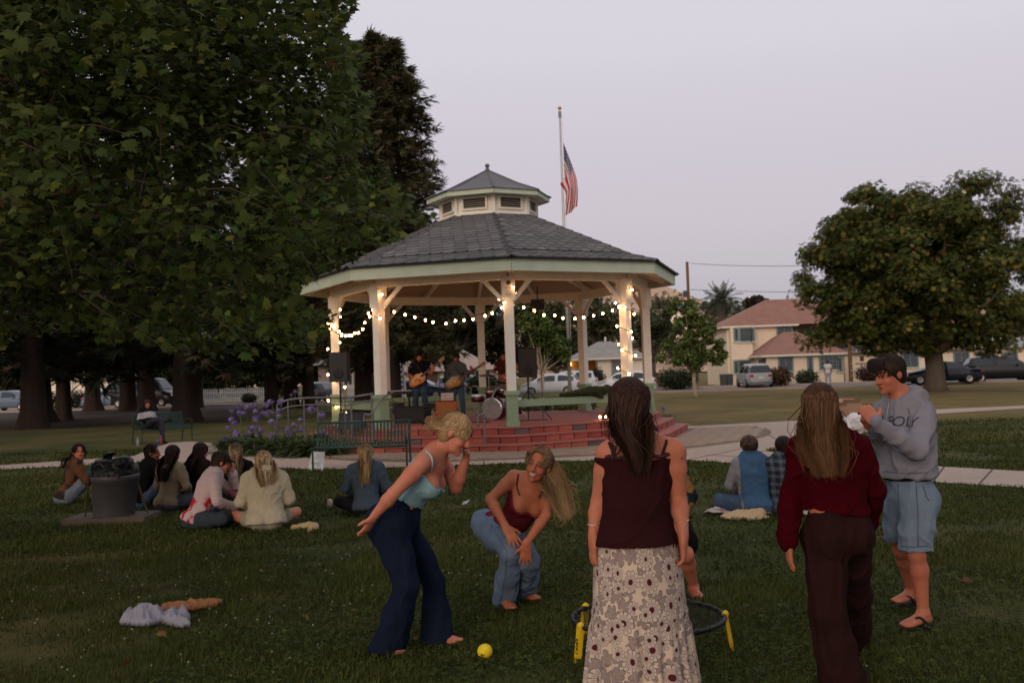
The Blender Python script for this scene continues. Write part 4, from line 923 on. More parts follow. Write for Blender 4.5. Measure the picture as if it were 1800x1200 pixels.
bush('broad_bush', 'dark bush at the fence end behind the agapanthus', 438, 700, 82, 26, 16, (.03, .03, .016), 700); bush('broad_bush', 'wide dark hedge at the left between the redwood trunks', 120, 712, 86, 130, 32, (.014, .018, .010), 3000)
bush('rose_bush', 'dark leafy bush with small pale blossoms behind the bass player', 850, 690, 64, 64, 52, (.030, .042, .018), 2600, alt=(.50, .45, .42), pa=.012)
bush('ornamental_grass', 'tufted yellow green grasses behind the gazebo rail', 1010, 730, 40, 70, 26, (.085, .080, .026), 1600, .30, tm=T_SPRAY); bush('ornamental_grass', 'tufted grasses behind the drum kit', 940, 732, 39, 54, 24, (.080, .078, .026), 1200, .28, tm=T_SPRAY)
for px, lab in ((1272, 'dark wheeled bin beside the driveway, left one'), (1283, 'dark wheeled bin beside the driveway, right one')):
    c = P(px, 680, 80); c[2] = 0; bn = thing('wheeled_bin', lab, 'bin', c, group='bins by the driveway'); MB().box(c + V3(0, 0, .48), (.42, .5, .92), taper=1.12).build('body', M('bin_plastic', (.05, .05, .055), rough=.5), bn); MB().box(c + V3(0, 0, .98), (.50, .60, .07), taper=.9).build('lid', _mats['bin_plastic'], bn)
# feather banner
c = P(697, 690, 66); c[2] = 0; bnr = thing('feather_banner', 'white feather banner with dark print behind the left post', 'banner', c)
MB().tube([c, c + V3(0, 0, 2.6), c + V3(.25, 0, 3.1)], .02, 5).build('rod', MSTEEL, bnr)
V = []; Fq = []
for k in range(9): z = .3 + 2.7 * k / 8; w = .62 * (1 - (k / 8) ** 3 * .75); V += [c + V3(.02, .03 * math.sin(k), z), c + V3(.02 + w, .06 * math.sin(k * 1.3), z)]
Fq = [(2 * k, 2 * k + 1, 2 * k + 3, 2 * k + 2) for k in range(8)]; sail = mk('sail', V, Fq, M('banner_white', (.62, .60, .60), trans=.3), bnr)
pm = MB(); [pm.box(c + V3(.30, -.04, .7 + .33 * k), (.30, .01, .2)) for k in range(6)]; pm.build('print', MINK, sail)
# ================================================================ FIGURES: smooth-union volumes turned into one continuous skin
class Sdf:
    def __init__(s, lo, hi, h):
        s.lo = np.array(lo, float); s.h = h; s.n = np.ceil((np.array(hi) - s.lo) / h).astype(int) + 1
        s.D = np.full(s.n, 9.0, np.float32); s.ax = [(s.lo[i] + h * np.arange(s.n[i])).astype(np.float32) for i in range(3)]
    def sub(s, lo, hi):
        a = np.clip(np.floor((np.array(lo) - s.lo) / s.h).astype(int), 0, s.n - 1); b = np.clip(np.ceil((np.array(hi) - s.lo) / s.h).astype(int) + 1, 1, s.n)
        sl = tuple(slice(x, max(x + 1, y)) for x, y in zip(a, b)); return sl, s.ax[0][sl[0]][:, None, None], s.ax[1][sl[1]][None, :, None], s.ax[2][sl[2]][None, None, :]
    def put(s, sl, d, k, op):
        D = s.D[sl]
        if op == 'sub': a, b = -D, d; h = np.clip(.5 + .5 * (b - a) / k, 0, 1); s.D[sl] = -(b + (a - b) * h - k * h * (1 - h))
        else: h = np.clip(.5 + .5 * (D - d) / k, 0, 1); s.D[sl] = D + (d - D) * h - k * h * (1 - h)
    def cone(s, a, b, ra, rb, k=.02, n=None, q=1.0, op='u'):
        a = np.array(a, float); b = np.array(b, float); r = max(ra, rb) * max(1, q) + k + 3 * s.h
        sl, X, Y, Z = s.sub(np.minimum(a, b) - r, np.maximum(a, b) + r)
        px, py, pz = X - np.float32(a[0]), Y - np.float32(a[1]), Z - np.float32(a[2]); ba = b - a
        if n is not None:
            n = nrm(n); f = 1 / q - 1; dn = (px * n[0] + py * n[1] + pz * n[2]) * f; px, py, pz = px + dn * n[0], py + dn * n[1], pz + dn * n[2]; ba = ba + n * (ba @ n) * f
        L = float(ba @ ba) + 1e-9; t = np.clip((px * ba[0] + py * ba[1] + pz * ba[2]) / L, 0, 1)
        d = np.sqrt((px - t * ba[0]) ** 2 + (py - t * ba[1]) ** 2 + (pz - t * ba[2]) ** 2) - (ra + (rb - ra) * t)
        if n is not None and q < 1: d = d * (.5 + .5 * q)
        s.put(sl, d.astype(np.float32), k, op)
    def ell(s, c, r, ax, k=.02, op='u'):
        c = np.array(c, float); r = np.array(r, float); R_ = r.max() + k + 3 * s.h; sl, X, Y, Z = s.sub(c - R_, c + R_); p = (X - np.float32(c[0]), Y - np.float32(c[1]), Z - np.float32(c[2]))
        k0 = 0; k1 = 0
        for i in range(3):
            u = (p[0] * ax[i][0] + p[1] * ax[i][1] + p[2] * ax[i][2]); k0 = k0 + (u / r[i]) ** 2; k1 = k1 + (u / r[i] ** 2) ** 2
        k0 = np.sqrt(k0); k1 = np.sqrt(k1) + 1e-6; s.put(sl, (k0 * (k0 - 1) / k1).astype(np.float32), k, op)
    def cut(s, p, n):   # keep the side away from n
        n = nrm(n); p = np.array(p); d = (s.ax[0][:, None, None] - p[0]) * n[0] + (s.ax[1][None, :, None] - p[1]) * n[1] + (s.ax[2][None, None, :] - p[2]) * n[2]
        s.D = np.maximum(s.D, d.astype(np.float32))
    def mesh(s, it=1):
        D = s.D; S = D < 0; c = np.zeros(np.array(D.shape) - 1, np.int8)
        for dx in (0, 1):
            for dy in (0, 1):
                for dz in (0, 1): c += S[dx:D.shape[0] - 1 + dx, dy:D.shape[1] - 1 + dy, dz:D.shape[2] - 1 + dz]
        act = (c > 0) & (c < 8); I = np.argwhere(act); n = len(I); idx = np.full(act.shape, -1, np.int32); idx[act] = np.arange(n)
        off = [(a, b, d) for a in (0, 1) for b in (0, 1) for d in (0, 1)]; val = np.stack([np.clip(D[I[:, 0] + a, I[:, 1] + b, I[:, 2] + d], -3 * s.h, 3 * s.h) for a, b, d in off], 1)
        acc = np.zeros((n, 3)); cnt = np.zeros(n)
        for i in range(8):
            for j in range(i + 1, 8):
                df = np.abs(np.array(off[i]) - off[j])
                if df.sum() != 1: continue
                m = (val[:, i] < 0) != (val[:, j] < 0); t = val[m, i] / (val[m, i] - val[m, j]); acc[m] += np.array(off[i]) + t[:, None] * (np.array(off[j]) - np.array(off[i])); cnt[m] += 1
        V = s.lo + s.h * (I + acc / np.maximum(cnt, 1)[:, None]); Q = []
        for ax in range(3):
            u, v = [(1, 2), (2, 0), (0, 1)][ax]; sh = list(D.shape); a = [slice(None)] * 3; b = [slice(None)] * 3; a[ax] = slice(0, -1); b[ax] = slice(1, None)
            E = np.argwhere(S[tuple(a)] != S[tuple(b)]); E = E[(E[:, u] > 0) & (E[:, v] > 0) & (E[:, u] < sh[u] - 1) & (E[:, v] < sh[v] - 1)]
            fl = S[E[:, 0], E[:, 1], E[:, 2]]; q = []
            for du, dv in ((-1, -1), (0, -1), (0, 0), (-1, 0)):
                e = E.copy(); e[:, u] += du; e[:, v] += dv; q.append(idx[e[:, 0], e[:, 1], e[:, 2]])
            q = np.stack(q, 1); q[~fl] = q[~fl][:, ::-1]; Q.append(q)
        Q = np.concatenate(Q); Q = Q[(Q >= 0).all(1)]
        for _ in range(it):
            sm = np.zeros_like(V); ct = np.zeros(n)
            for i in range(4):
                np.add.at(sm, Q[:, i], V[Q[:, (i + 1) % 4]] + V[Q[:, i - 1]]); np.add.at(ct, Q[:, i], 2)
            V = V * .5 + .5 * sm / np.maximum(ct, 1)[:, None]
        return V, Q
def vnormals(V, Q):
    fn = np.cross(V[Q[:, 2]] - V[Q[:, 0]], V[Q[:, 3]] - V[Q[:, 1]]); n = np.zeros_like(V)
    for i in range(4): np.add.at(n, Q[:, i], fn)
    return n / (np.linalg.norm(n, axis=1, keepdims=True) + 1e-12)
_ROT3 = np.array(Matrix.Rotation(.7, 3, 'X') @ Matrix.Rotation(.9, 3, 'Y') @ Matrix.Rotation(.4, 3, 'Z'))
def wrinkle(V, Q, amp, f1=9., f2=24., st=None):
    """st: (axis, k) stretches the folds along an axis"""
    n = vnormals(V, Q); p = V
    if st is not None: a = nrm(st[0]); p = p - np.outer(p @ a, a) * (1 - st[1])
    p = p @ _ROT3; w = vnoise(p * f1 + 7) * 1.1 + .5 * vnoise(p * f1 * 2.1 + 3)
    r = np.clip(1 - np.abs(vnoise(p * f2 * .5 + w[:, None] * 1.2)) * 3.2, 0, 1) ** 2; r2 = np.clip(1 - np.abs(vnoise(p * f2 * .95 + 11 + w[:, None] * .8)) * 3.2, 0, 1) ** 2; f = vnoise(p * f2 * 2.2)
    return V + n * (amp * (w * .9 + (r - .3) * .9 + (r2 - .3) * .45 * np.clip(w * 3 + .6, 0, 1.2) + f * .25))[:, None]
def build_sdf(prims, h, cuts=(), pad=.03, it=1):
    pts = []; rs = []
    for p in prims:
        if p[0] == 'c' and p[-1] != 'sub': pts += [p[1], p[2]]; rs += [p[3], p[4]]
        elif p[0] == 'e' and p[-1] != 'sub': pts.append(p[1]); rs.append(max(p[2]))
    pts = np.array(pts); rs = np.array(rs)[:, None]; g = Sdf((pts - rs).min(0) - pad, (pts + rs).max(0) + pad, h)
    for p in prims:
        if p[0] == 'c': g.cone(*p[1:])
        elif p[0] == 'e': g.ell(*p[1:])
        elif p[0] == 'f': p[1](g)
    for c in cuts: g.cut(*c)
    return g.mesh(it)
# primitive tuples: ('c', a, b, ra, rb, k, n, q[, op])  ('e', centre, radii, axes, k[, op])
def Cn(a, b, ra, rb, k=.02, n=None, q=1.0, op='u'): return ('c', np.array(a, float), np.array(b, float), ra, rb, k, n, q, op)
def El(c, r, ax, k=.02, op='u'): return ('e', np.array(c, float), r, ax, k, op)
def lerp(a, b, t): return np.array(a) * (1 - t) + np.array(b) * t
def haxes(J):
    y = nrm(J['fw']); z = nrm(np.array(J['up']) - y * (np.array(J['up']) @ y)); x = np.cross(y, z); return x, y, z
def head_prims(J, male=False):
    s = J.get('hs', 1.0); c = np.array(J['hd']); x, y, z = haxes(J); A = (x, y, z)
    def q(a, b_, d): return c + s * (x * a + y * b_ + z * d)
    w = 1.04 if male else 1.0
    L_ = [El(q(0, -.012, .030), (.074 * s * w, .094 * s, .084 * s), A, .01), El(q(0, .030, -.035), (.058 * s * w, .060 * s, .078 * s), A, .03), El(q(0, .045, -.085), (.040 * s * w, .038 * s, .026 * s), A, .03),
          Cn(q(0, .082, -.098), q(0, .080, -.102), .016 * s, .016 * s, .02), Cn(q(0, .090, .008), q(0, .108, -.028), .009 * s, .013 * s, .012), El(q(-.012, .098, -.032), (.009 * s, .010 * s, .008 * s), A, .008), El(q(.012, .098, -.032), (.009 * s, .010 * s, .008 * s), A, .008),
          El(q(-.033, .078, .004), (.022 * s, .014 * s, .013 * s), A, .012, 'sub'), El(q(.033, .078, .004), (.022 * s, .014 * s, .013 * s), A, .012, 'sub'),
          El(q(-.032, .070, .003), (.014 * s, .013 * s, .011 * s), A, .004), El(q(.032, .070, .003), (.014 * s, .013 * s, .011 * s), A, .004),
          El(q(-.030, .080, .024), (.026 * s, .010 * s, .007 * s), A, .012), El(q(.030, .080, .024), (.026 * s, .010 * s, .007 * s), A, .012),
          El(q(-.038, .062, -.036), (.024 * s, .020 * s, .018 * s), A, .02), El(q(.038, .062, -.036), (.024 * s, .020 * s, .018 * s), A, .02),
          El(q(0, .088, -.060), (.025 * s, .010 * s, .006 * s), A, .008), El(q(0, .086, -.071), (.021 * s, .010 * s, .007 * s), A, .008),
          El(q(-.078 * w, -.010, -.008), (.012 * s, .020 * s, .033 * s), A, .006), El(q(.078 * w, -.010, -.008), (.012 * s, .020 * s, .033 * s), A, .006)]
    nr = .058 if male else .049
    L_ += [Cn(q(0, -.020, -.055), J['nk'], nr * s, nr * 1.12 * s, .03)]
    return L_
def head_color(V, J, skin, brow=(.05, .03, .02), smile=False, blush=.25, beard=None):
    s = J.get('hs', 1.0); x, y, z = haxes(J); p = (V - np.array(J['hd'])) / s; a, b_, d = p @ x, p @ y, p @ z
    col = np.tile(np.array(skin, float), (len(V), 1)); hd = (np.abs(a) < .1) & (np.abs(b_) < .14) & (np.abs(d) < .14)
    def mixc(m, c, k=1.0): col[m] = col[m] * (1 - k) + np.array(c) * k
    front = hd & (b_ > .045)
    m = front & (((np.abs(a) - .038) / .024) ** 2 + ((d + .035) / .022) ** 2 < 1); mixc(m, np.array(skin) * (1.25, .72, .68), blush)
    m = front & (np.abs(np.abs(a) - .031) < .021) & (np.abs(d - .027 - .004 * np.cos((np.abs(a) - .031) * 70)) < .0055); mixc(m, brow, .85)
    for sg in (-1, 1):
        ex, ez = (a - sg * .032) / (.0155), (d - .003) / (.0078 if not smile else .006); m = front & (ex ** 2 + ez ** 2 < 1.7); mixc(m, (.05, .03, .025), .8); m = front & (ex ** 2 + ez ** 2 < .8); mixc(m, (.26, .22, .20), .7); m = front & ((a - sg * .032) ** 2 + (d - .003) ** 2 < .0062 ** 2); mixc(m, (.03, .02, .015), .95)
    if smile:
        m = front & ((a / .031) ** 2 + ((d + .066 - a * a * 9) / .015) ** 2 < 1); mixc(m, (.20, .05, .045), .9); m = front & ((a / .026) ** 2 + ((d + .0635 - a * a * 9) / .0085) ** 2 < 1); mixc(m, (.46, .40, .34), .9)
    else:
        m = front & ((a / .024) ** 2 + ((d + .065) / .011) ** 2 < 1); mixc(m, np.array(skin) * (.85, .55, .52), .7); m = front & (np.abs(a) < .022) & (np.abs(d + .0655) < .0022); mixc(m, (.08, .03, .03), .8)
    m = front & (np.abs(np.abs(a) - .009) < .005) & (np.abs(d + .039) < .004) & (b_ > .09); mixc(m, np.array(skin) * .35, .8)
    if beard is not None: m = hd & (b_ > -.005) & (d < -.028 - .4 * np.maximum(0, .06 - b_) * 0) & (d > -.125) & ~((np.abs(a) < .018) & (np.abs(d + .066) < .008)) & ~((d > -.05) & (b_ > .07) & (np.abs(a) < .05) & (d > -.046)); mixc(m, beard, .8)
    return col
def hand_prims(w, d, n, side, curl=.35, s=1.0, spread=.06, minr=0.0):
    """w wrist, d finger direction, n palm normal (towards what the palm faces), side = direction of the thumb"""
    w = np.array(w, float); d = nrm(d); n = nrm(np.array(n) - d * (np.array(n) @ d)); t = np.cross(d, n); t = t if t @ np.array(side) > 0 else -t
    L_ = [Cn(w - d * .01, w + d * .03 * s, .026 * s, .034 * s, .015, n, .62), Cn(w + d * .035 * s, w + d * .082 * s, .037 * s, .040 * s, .015, n, .38)]
    for i, (o, ln) in enumerate(((.030, .066), (.0105, .076), (-.0095, .071), (-.029, .056))):
        p = w + s * (d * (.088 - .005 * abs(i - 1.2)) + t * o); a = curl * .35; dd = nrm(d + t * (o / .03) * spread); r = max(.0092 * s, minr)
        for f in (.45, .32, .25):
            e = p + s * ln * f * (dd * math.cos(a) + n * math.sin(a)); L_.append(Cn(p, e, r, r * .92, .006)); p = e; r *= .92; a += curl
    p = w + s * (d * .030 + t * .028); dd = nrm(d * .62 + t * .75 + n * .25); e = p + dd * .040 * s; L_.append(Cn(p, e, max(.013 * s, minr), max(.0105 * s, minr), .012)); L_.append(Cn(e, e + nrm(dd + d * .6 + n * .15) * .032 * s, max(.0105 * s, minr), max(.009 * s, minr), .006)); return L_
def torso_frame(J):
    rt = nrm(np.array(J['sR']) - J['sL']); spine = nrm(np.array(J['nk']) - J['pe']); fwd = nrm(np.cross(spine, rt)) ; return rt, spine, fwd
def torso_prims(J, add=0.0, male=False, w=1.0, bust=1.0, hipw=1.0):
    rt, sp, fw = torso_frame(J); rh = nrm(np.array(J['hR']) - J['hL']); fh = nrm(np.cross(nrm(np.array(J['wa']) - J['pe']), rh))
    nk, ch, wa, pe = (np.array(J[k], float) for k in ('nk', 'ch', 'wa', 'pe')); s = J.get('s', 1.0) * w
    cw = (.158 if male else .135) * s + add; ww = (.135 if male else .112) * s + add; hw = (.145 if male else .158 * hipw) * s + add
    up = lerp(nk, ch, .30); q = .66
    L_ = [Cn(up, ch, cw * .92, cw, .05, fw, q), Cn(ch, wa, cw, ww, .05, fw, q + .06), Cn(wa, pe, ww, hw, .06, fh, q + .06),
          Cn(J['sL'], lerp(J['sL'], J['sR'], .5) - sp * .01, .050 * s + add, .066 * s + add, .04, fw, .85), Cn(J['sR'], lerp(J['sL'], J['sR'], .5) - sp * .01, .050 * s + add, .066 * s + add, .04, fw, .85), Cn(nk, up, .058 * s + add * .6, .085 * s + add, .05)] + [Cn(nk + sp * .03 - fw * .012, lerp(nk, J['s' + c], .80) + sp * .012, .040 * s + add * .7, .040 * s + add * .7, .035) for c in 'LR']
    if not male:
        for sg in (-1, 1):
            L_.append(El(ch + fw * (.070 * s) + rt * sg * .066 * s - sp * .012, ((.058 * bust) * s + add, (.062 * bust) * s + add, (.060 * bust) * s + add), (rt, fw, sp), .035))
    for sg in (-1, 1): L_.append(El(pe - fh * .052 * s + rh * sg * .070 * s - sp * .035, ((.082 * hipw) * s + add, .088 * hipw * s + add, .092 * hipw * s + add), (rh, fh, sp), .035))
    return L_
def arm_prims(J, sd, add=0.0, m=1.0, wrist=None):
    S_, E_, W_ = (np.array(J[k + sd], float) for k in 'sew'); u = nrm(E_ - S_); f = nrm(W_ - E_); s = J.get('s', 1.0) * m
    return [Cn(S_, lerp(S_, E_, .35), .047 * s + add, .048 * s + add, .03), Cn(lerp(S_, E_, .35), E_, .048 * s + add, .036 * s + add, .02), Cn(E_, lerp(E_, W_, .3), .036 * s + add, .038 * s + add, .02), Cn(lerp(E_, W_, .3), W_, .038 * s + add, (.0245 * s if wrist is None else wrist) + add, .02)]
def leg_prims(J, sd, add=0.0, m=1.0):
    H, K, A_ = np.array(J['h' + sd], float), np.array(J['k' + sd], float), np.array(J['a' + sd], float); s = J.get('s', 1.0) * m; back = nrm(np.cross(np.cross(A_ - K, H - K), A_ - K) + 1e-5)
    fwdk = -nrm(np.array(J['t' + sd], float) - A_)
    return [Cn(H, lerp(H, K, .45), .084 * s + add, .072 * s + add, .04), Cn(lerp(H, K, .45), K, .072 * s + add, .053 * s + add, .03), Cn(K, lerp(K, A_, .3) + fwdk * .012, .050 * s + add, .053 * s + add, .03), Cn(lerp(K, A_, .3) + fwdk * .012, A_, .053 * s + add, .034 * s + add, .03)]
def foot_prims(J, sd, add=0.0, toes=False):
    A_, T = np.array(J['a' + sd], float), np.array(J['t' + sd], float); d = nrm(T - A_); dn = V3(0, 0, -1); d = nrm(d - dn * 0); hl = A_ + dn * .045 - nrm(d * V3(1, 1, 0)) * .025; fd = nrm((T - hl)); side = nrm(np.cross(fd, (0, 0, 1)))
    ball = lerp(hl, T, .74); up = np.cross(side, fd)
    L_ = [Cn(A_, hl, .034 + add, .034 + add, .02), Cn(A_ + dn * .01, ball, .034 + add, .030 + add, .03, up, .8), Cn(hl, ball, .033 + add, .041 + add, .02, up, .62)]
    if toes:
        for i in range(5): o = (i - 2) * .0165; st = ball + side * o; L_.append(Cn(st, st + fd * (.058 - .008 * abs(i - 1)), .012 if i else .014, .0105, .008))
    else: L_.append(Cn(ball, lerp(hl, T, .97), .040 + add, .026 + add, .02, up, .6))
    return L_
MSKIN = M('skin', attr=True, rough=.55, var=.14, scale=22, bump=.12, bscale=160, bdist=.002, spec=.28, sub=.0)
_nt_s = MSKIN.node_tree; _b = [n for n in _nt_s.nodes if n.type == 'BSDF_PRINCIPLED'][0]; _src = _b.inputs['Base Color'].links[0].from_socket
_nt_s.links.new(mixrgb(_nt_s, 1.0, _src, ramp_(_nt_s, noise_(_nt_s, 9, 4), [(.30, (1.06, 1.04, 1.02)), (.52, (1.0, .93, .92)), (.72, (.98, .78, .74))]), 'MULTIPLY'), _b.inputs['Base Color'])
_b.inputs['Subsurface Weight'].default_value = .2; _b.inputs['Subsurface Radius'].default_value = (1.0, .35, .2); _b.inputs['Subsurface Scale'].default_value = .012
MCLOTH = M('cloth', attr=True, rough=.95, var=.16, scale=18, bump=.35, bscale=220, bdist=.003, spec=.05)
MDENIM = M('denim', attr=True, rough=.9, var=.28, scale=14, bump=.4, bscale=320, bdist=.002, spec=.05)
MHAIR = M('hair', attr=True, rough=.60, var=.12, scale=30, bump=0, spec=.07)
def mesh_part(name, prims, h, mat, par, col, cuts=(), wr=0.0, f1=9, f2=24, it=1, colf=None, st=None):
    V, Q = build_sdf(prims, h, cuts, it=it)
    V0 = V
    if wr: V = wrinkle(V, Q, wr, f1, f2, st)
    c = np.tile(np.array(col, float), (len(V), 1)) if colf is None else colf(V0)
    return mk(name, V, Q, mat, par, True, c)
def make_body(J, h, par, skin, male=False, hands=True, feet=True, fc={}, m=1.0, toes=False, bust=1.0, hipw=1.0):
    pr = torso_prims(J, 0, male, m, bust, hipw) + head_prims(J, male)
    mr = h * .85 if h > .009 else 0
    for sd in 'LR':
        pr += arm_prims(J, sd, 0, m * (1.12 if male else 1.0)) + leg_prims(J, sd, 0, m * (1.05 if male else 1.0))
        if hands: hd = J.get('g' + sd) or dict(d=np.array(J['w' + sd]) - J['e' + sd], n=nrm(np.array(J['pe']) - J['w' + sd]), t=nrm(J['fw'])); pr += hand_prims(J['w' + sd], hd['d'], hd['n'], hd['t'], hd.get('c', .35), J.get('s', 1.0) * (1.08 if male else 1.0), hd.get('s', .06), mr)
        if feet: pr += foot_prims(J, sd, 0, toes and h < .009)
    V, Q = build_sdf(pr, h); return mk('body', V, Q, MSKIN, par, True, head_color(V, J, skin, **fc))
# ---- hair: a solid cap plus ribbon strands following cross-sections
def hair(par, J, secs, col, col2=None, n=420, h=.008, wave=.01, up=.012, part=0.0, w=.0055, front=.02, slope=.75, streak=.25, bun=None, male=False, tipcol=None, cap_only=False, bz=.03, seed=3, name='hair', thick=.62):
    """secs: list of (centre, side-vector half width, depth-vector half depth) from nape to tips"""
    rg = np.random.default_rng(seed); s = J.get('hs', 1.0); c = np.array(J['hd']); x, y, z = haxes(J); A = (x, y, z); ww = 1.04 if male else 1.0
    cc = c + s * (y * -.012 + z * .030); rad = np.array((.074 * ww + up, .094 + up, .084 + up)) * s
    pr = [El(cc, rad, A, .01), El(c + s * (y * -.035 + z * -.02), np.array((.066, .062, .075)) * s + up, A, .02)]
    def cutface(g):
        X, Y, Z = g.ax[0][:, None, None] - c[0], g.ax[1][None, :, None] - c[1], g.ax[2][None, None, :] - c[2]
        yy = (X * y[0] + Y * y[1] + Z * y[2]) / s; zz = (X * z[0] + Y * z[1] + Z * z[2]) / s; g.D = np.maximum(g.D, ((yy - (front + slope * zz)) * s * .8).astype(np.float32))
    pr.append(('f', cutface))
    P_ = [c + s * (y * -.035 + z * -.03)] + [np.array(q[0], float) for q in secs]
    for i, q in enumerate(secs):
        a0 = P_[i]; b0 = P_[i + 1]; w0 = .062 * s if i == 0 else np.linalg.norm(secs[i - 1][1]) * thick; w1 = np.linalg.norm(q[1]) * thick; dv = nrm(q[2]); qq = max(.28, min(1, np.linalg.norm(q[2]) / (np.linalg.norm(q[1]) + 1e-6)))
        if i < len(secs) - 1 or len(secs) == 1: pr.append(Cn(a0, b0, w0, w1 * (.92 if i < len(secs) - 2 else .45), .02, dv, qq))
    if bun is not None: pr.append(El(bun[0], (bun[1],) * 3, A, .015))
    V, Q = build_sdf(pr, h); cb = np.array(col, float); V = V + vnormals(V, Q) * (vnoise(V * 55) * .004)[:, None]
    o = mk(name, V, Q, MHAIR, par, True, np.tile(cb * .8, (len(V), 1)) * (1 + .5 * vnoise(V * np.array((60, 60, 9)))[:, None]))
    if cap_only and not secs: return o
    RV = []; RF = []; RC = []; nb = 0
    for i in range(n):
        az = rg.uniform(-2.55, 2.55) if secs else rg.uniform(-2.3, 2.3); th1 = R(rg.uniform(70, 112)); th0 = R(rg.uniform(4, 50)); pts = []
        sx = math.sin(az); lf = math.sin(az * .6) * (.8 + .2 * rg.random()); df = rg.uniform(-1, 1) * math.cos(az * .5) + (-.3)
        for t in np.linspace(th0, th1, 6):
            rr = rad * (1.0 + .02 * rg.random() + .03); pts.append(cc + x * rr[0] * math.sin(t) * math.sin(az) - y * rr[1] * math.sin(t) * math.cos(az) + z * rr[2] * math.cos(t) + x * part * .0)
        if secs:
            ln = rg.uniform(.62, 1.0); kk = len(secs); fly = 1.0 if rg.random() > .08 else rg.uniform(1.06, 1.3)
            for j, q in enumerate(secs):
                if (j + 1) / kk > ln + .34: break
                f = (.9 + .2 * rg.random()); pts.append(np.array(q[0]) + np.array(q[1]) * lf * f * fly + np.array(q[2]) * np.clip(df, -1, 1) * f + rg.normal(size=3) * wave * (1 if fly < 1.05 else 2.6))
        pts = np.array(pts); pl = pts[:-1]; m = 18 if secs else 9; tt = np.linspace(0, len(pts) - 1, m); k0 = np.clip(tt.astype(int), 0, len(pts) - 2); f = (tt - k0)[:, None]
        def g_(k): return pts[np.clip(k, 0, len(pts) - 1)]
        a_, b_, c_, d_ = g_(k0 - 1), g_(k0), g_(k0 + 1), g_(k0 + 2); q = .5 * ((2 * b_) + (-a_ + c_) * f + (2 * a_ - 5 * b_ + 4 * c_ - d_) * f ** 2 + (-a_ + 3 * b_ - 3 * c_ + d_) * f ** 3)
        # facing of the ribbon: away from the head / body axis
        tg = np.gradient(q, axis=0); out = q - cc; out[6:] = out[6:] * .25 + nrm(q[6] - cc if len(q) > 6 else q[-1] - cc); sd = np.cross(tg, out); sd /= np.linalg.norm(sd, axis=1, keepdims=True) + 1e-9
        wd = w * s * (.7 + .8 * rg.random()) * np.minimum(1, (1.08 - np.linspace(0, 1, m)) * 2.2)[:, None]; RV.append(np.concatenate([q - sd * wd, q + sd * wd])); ii = np.arange(m - 1); RF.append(np.stack([ii, ii + m, ii + m + 1, ii + 1], 1) + nb); nb += 2 * m
        st_ = col2 is not None and rg.random() < streak; br_ = max(.35, 1 + .34 * rg.normal()); tq = np.clip((np.linspace(0, 1, m) - .25) * 3, 0, 1)[:, None] if secs else np.ones((m, 1)); bc = np.tile(cb, (m, 1)) * br_; bc = bc * (1 - tq) + np.array(col2, float) * br_ * tq if st_ else bc
        if tipcol is not None: tq = np.clip((np.linspace(0, 1, m) - .35) * 1.8, 0, 1)[:, None] * rg.uniform(.2, 1); bc = bc * (1 - tq) + np.array(tipcol) * tq
        RC.append(np.concatenate([bc, bc]))
    mk('strands', np.concatenate(RV), np.concatenate(RF), MHAIR, o, True, np.concatenate(RC).clip(.004, 1))
    return o
# ================================================================ PEOPLE IN THE GAME ON THE LAWN
SK_FAIR = (.46, .182, .115); SK_TAN = (.35, .125, .062); SK_MID = (.41, .150, .086); SK_DARK = (.20, .075, .042)
def base_of(J): q = (np.array(J['aL']) + J['aR']) / 2; q[2] = 0; return q
def tubes(name, paths, r, mat, par, n=6):
    b = MB(); one = name == 'strap'
    for p in paths:
        p = np.array(p, float)
        if one: b = MB()
        if len(p) > 2:   # smooth
            t = np.linspace(0, len(p) - 1, 4 * len(p)); k = np.clip(t.astype(int), 0, len(p) - 2); f = (t - k)[:, None]; g = lambda i: p[np.clip(i, 0, len(p) - 1)]
            a_, b_, c_, d_ = g(k - 1), g(k), g(k + 1), g(k + 2); p = .5 * (2 * b_ + (c_ - a_) * f + (2 * a_ - 5 * b_ + 4 * c_ - d_) * f ** 2 + (3 * b_ - a_ - 3 * c_ + d_) * f ** 3)
        b.tube(p, r, n)
        if one: o_ = b.build(name, mat, par, True)
    return o_ if one else b.build(name, mat, par, True)
from mathutils.bvhtree import BVHTree
def cam_path(host, pix, off=.004):
    """lay a strap on the skin: follow a path over the body surface"""
    o3 = np.array(host.parent.location); vs = np.array([v.co[:] for v in host.data.vertices]) + o3; bv = BVHTree.FromPolygons([Vector(v) for v in vs], [tuple(p.vertices) for p in host.data.polygons]); out = []
    for px, py in pix:
        r_ = nrm(ray(px, py)); h_ = bv.ray_cast(Vector((0, 0, CAM_H)), Vector(r_))
        if h_[0] is not None: out.append(np.array(h_[0]) + np.array(h_[1]) * off * (1 if h_[1].dot(Vector(r_)) < 0 else -1))
    return out
def flare_leg(J, sd, thigh, knee, hem, s=1.0, zb=.012):
    H, K, A_ = np.array(J['h' + sd]), np.array(J['k' + sd]), np.array(J['a' + sd]); E = A_ + nrm(A_ - K) * max(.0, (A_[2] - zb) / max(.2, -nrm(A_ - K)[2]) * .92)
    return [Cn(H, lerp(H, K, .5), thigh, (thigh + knee) / 2 + .004, .05), Cn(lerp(H, K, .5), K, (thigh + knee) / 2 + .004, knee, .03), Cn(K, lerp(K, E, .45), knee, (knee + hem) / 2 - .004, .03), Cn(lerp(K, E, .45), E, (knee + hem) / 2 - .004, hem, .03)], E
def hollow(J, sd, E, hem): K = np.array(J['k' + sd]); d = nrm(E - K); return [Cn(E - d * .10, E + d * .03, hem * .70, hem * .86, .004, op='sub')]
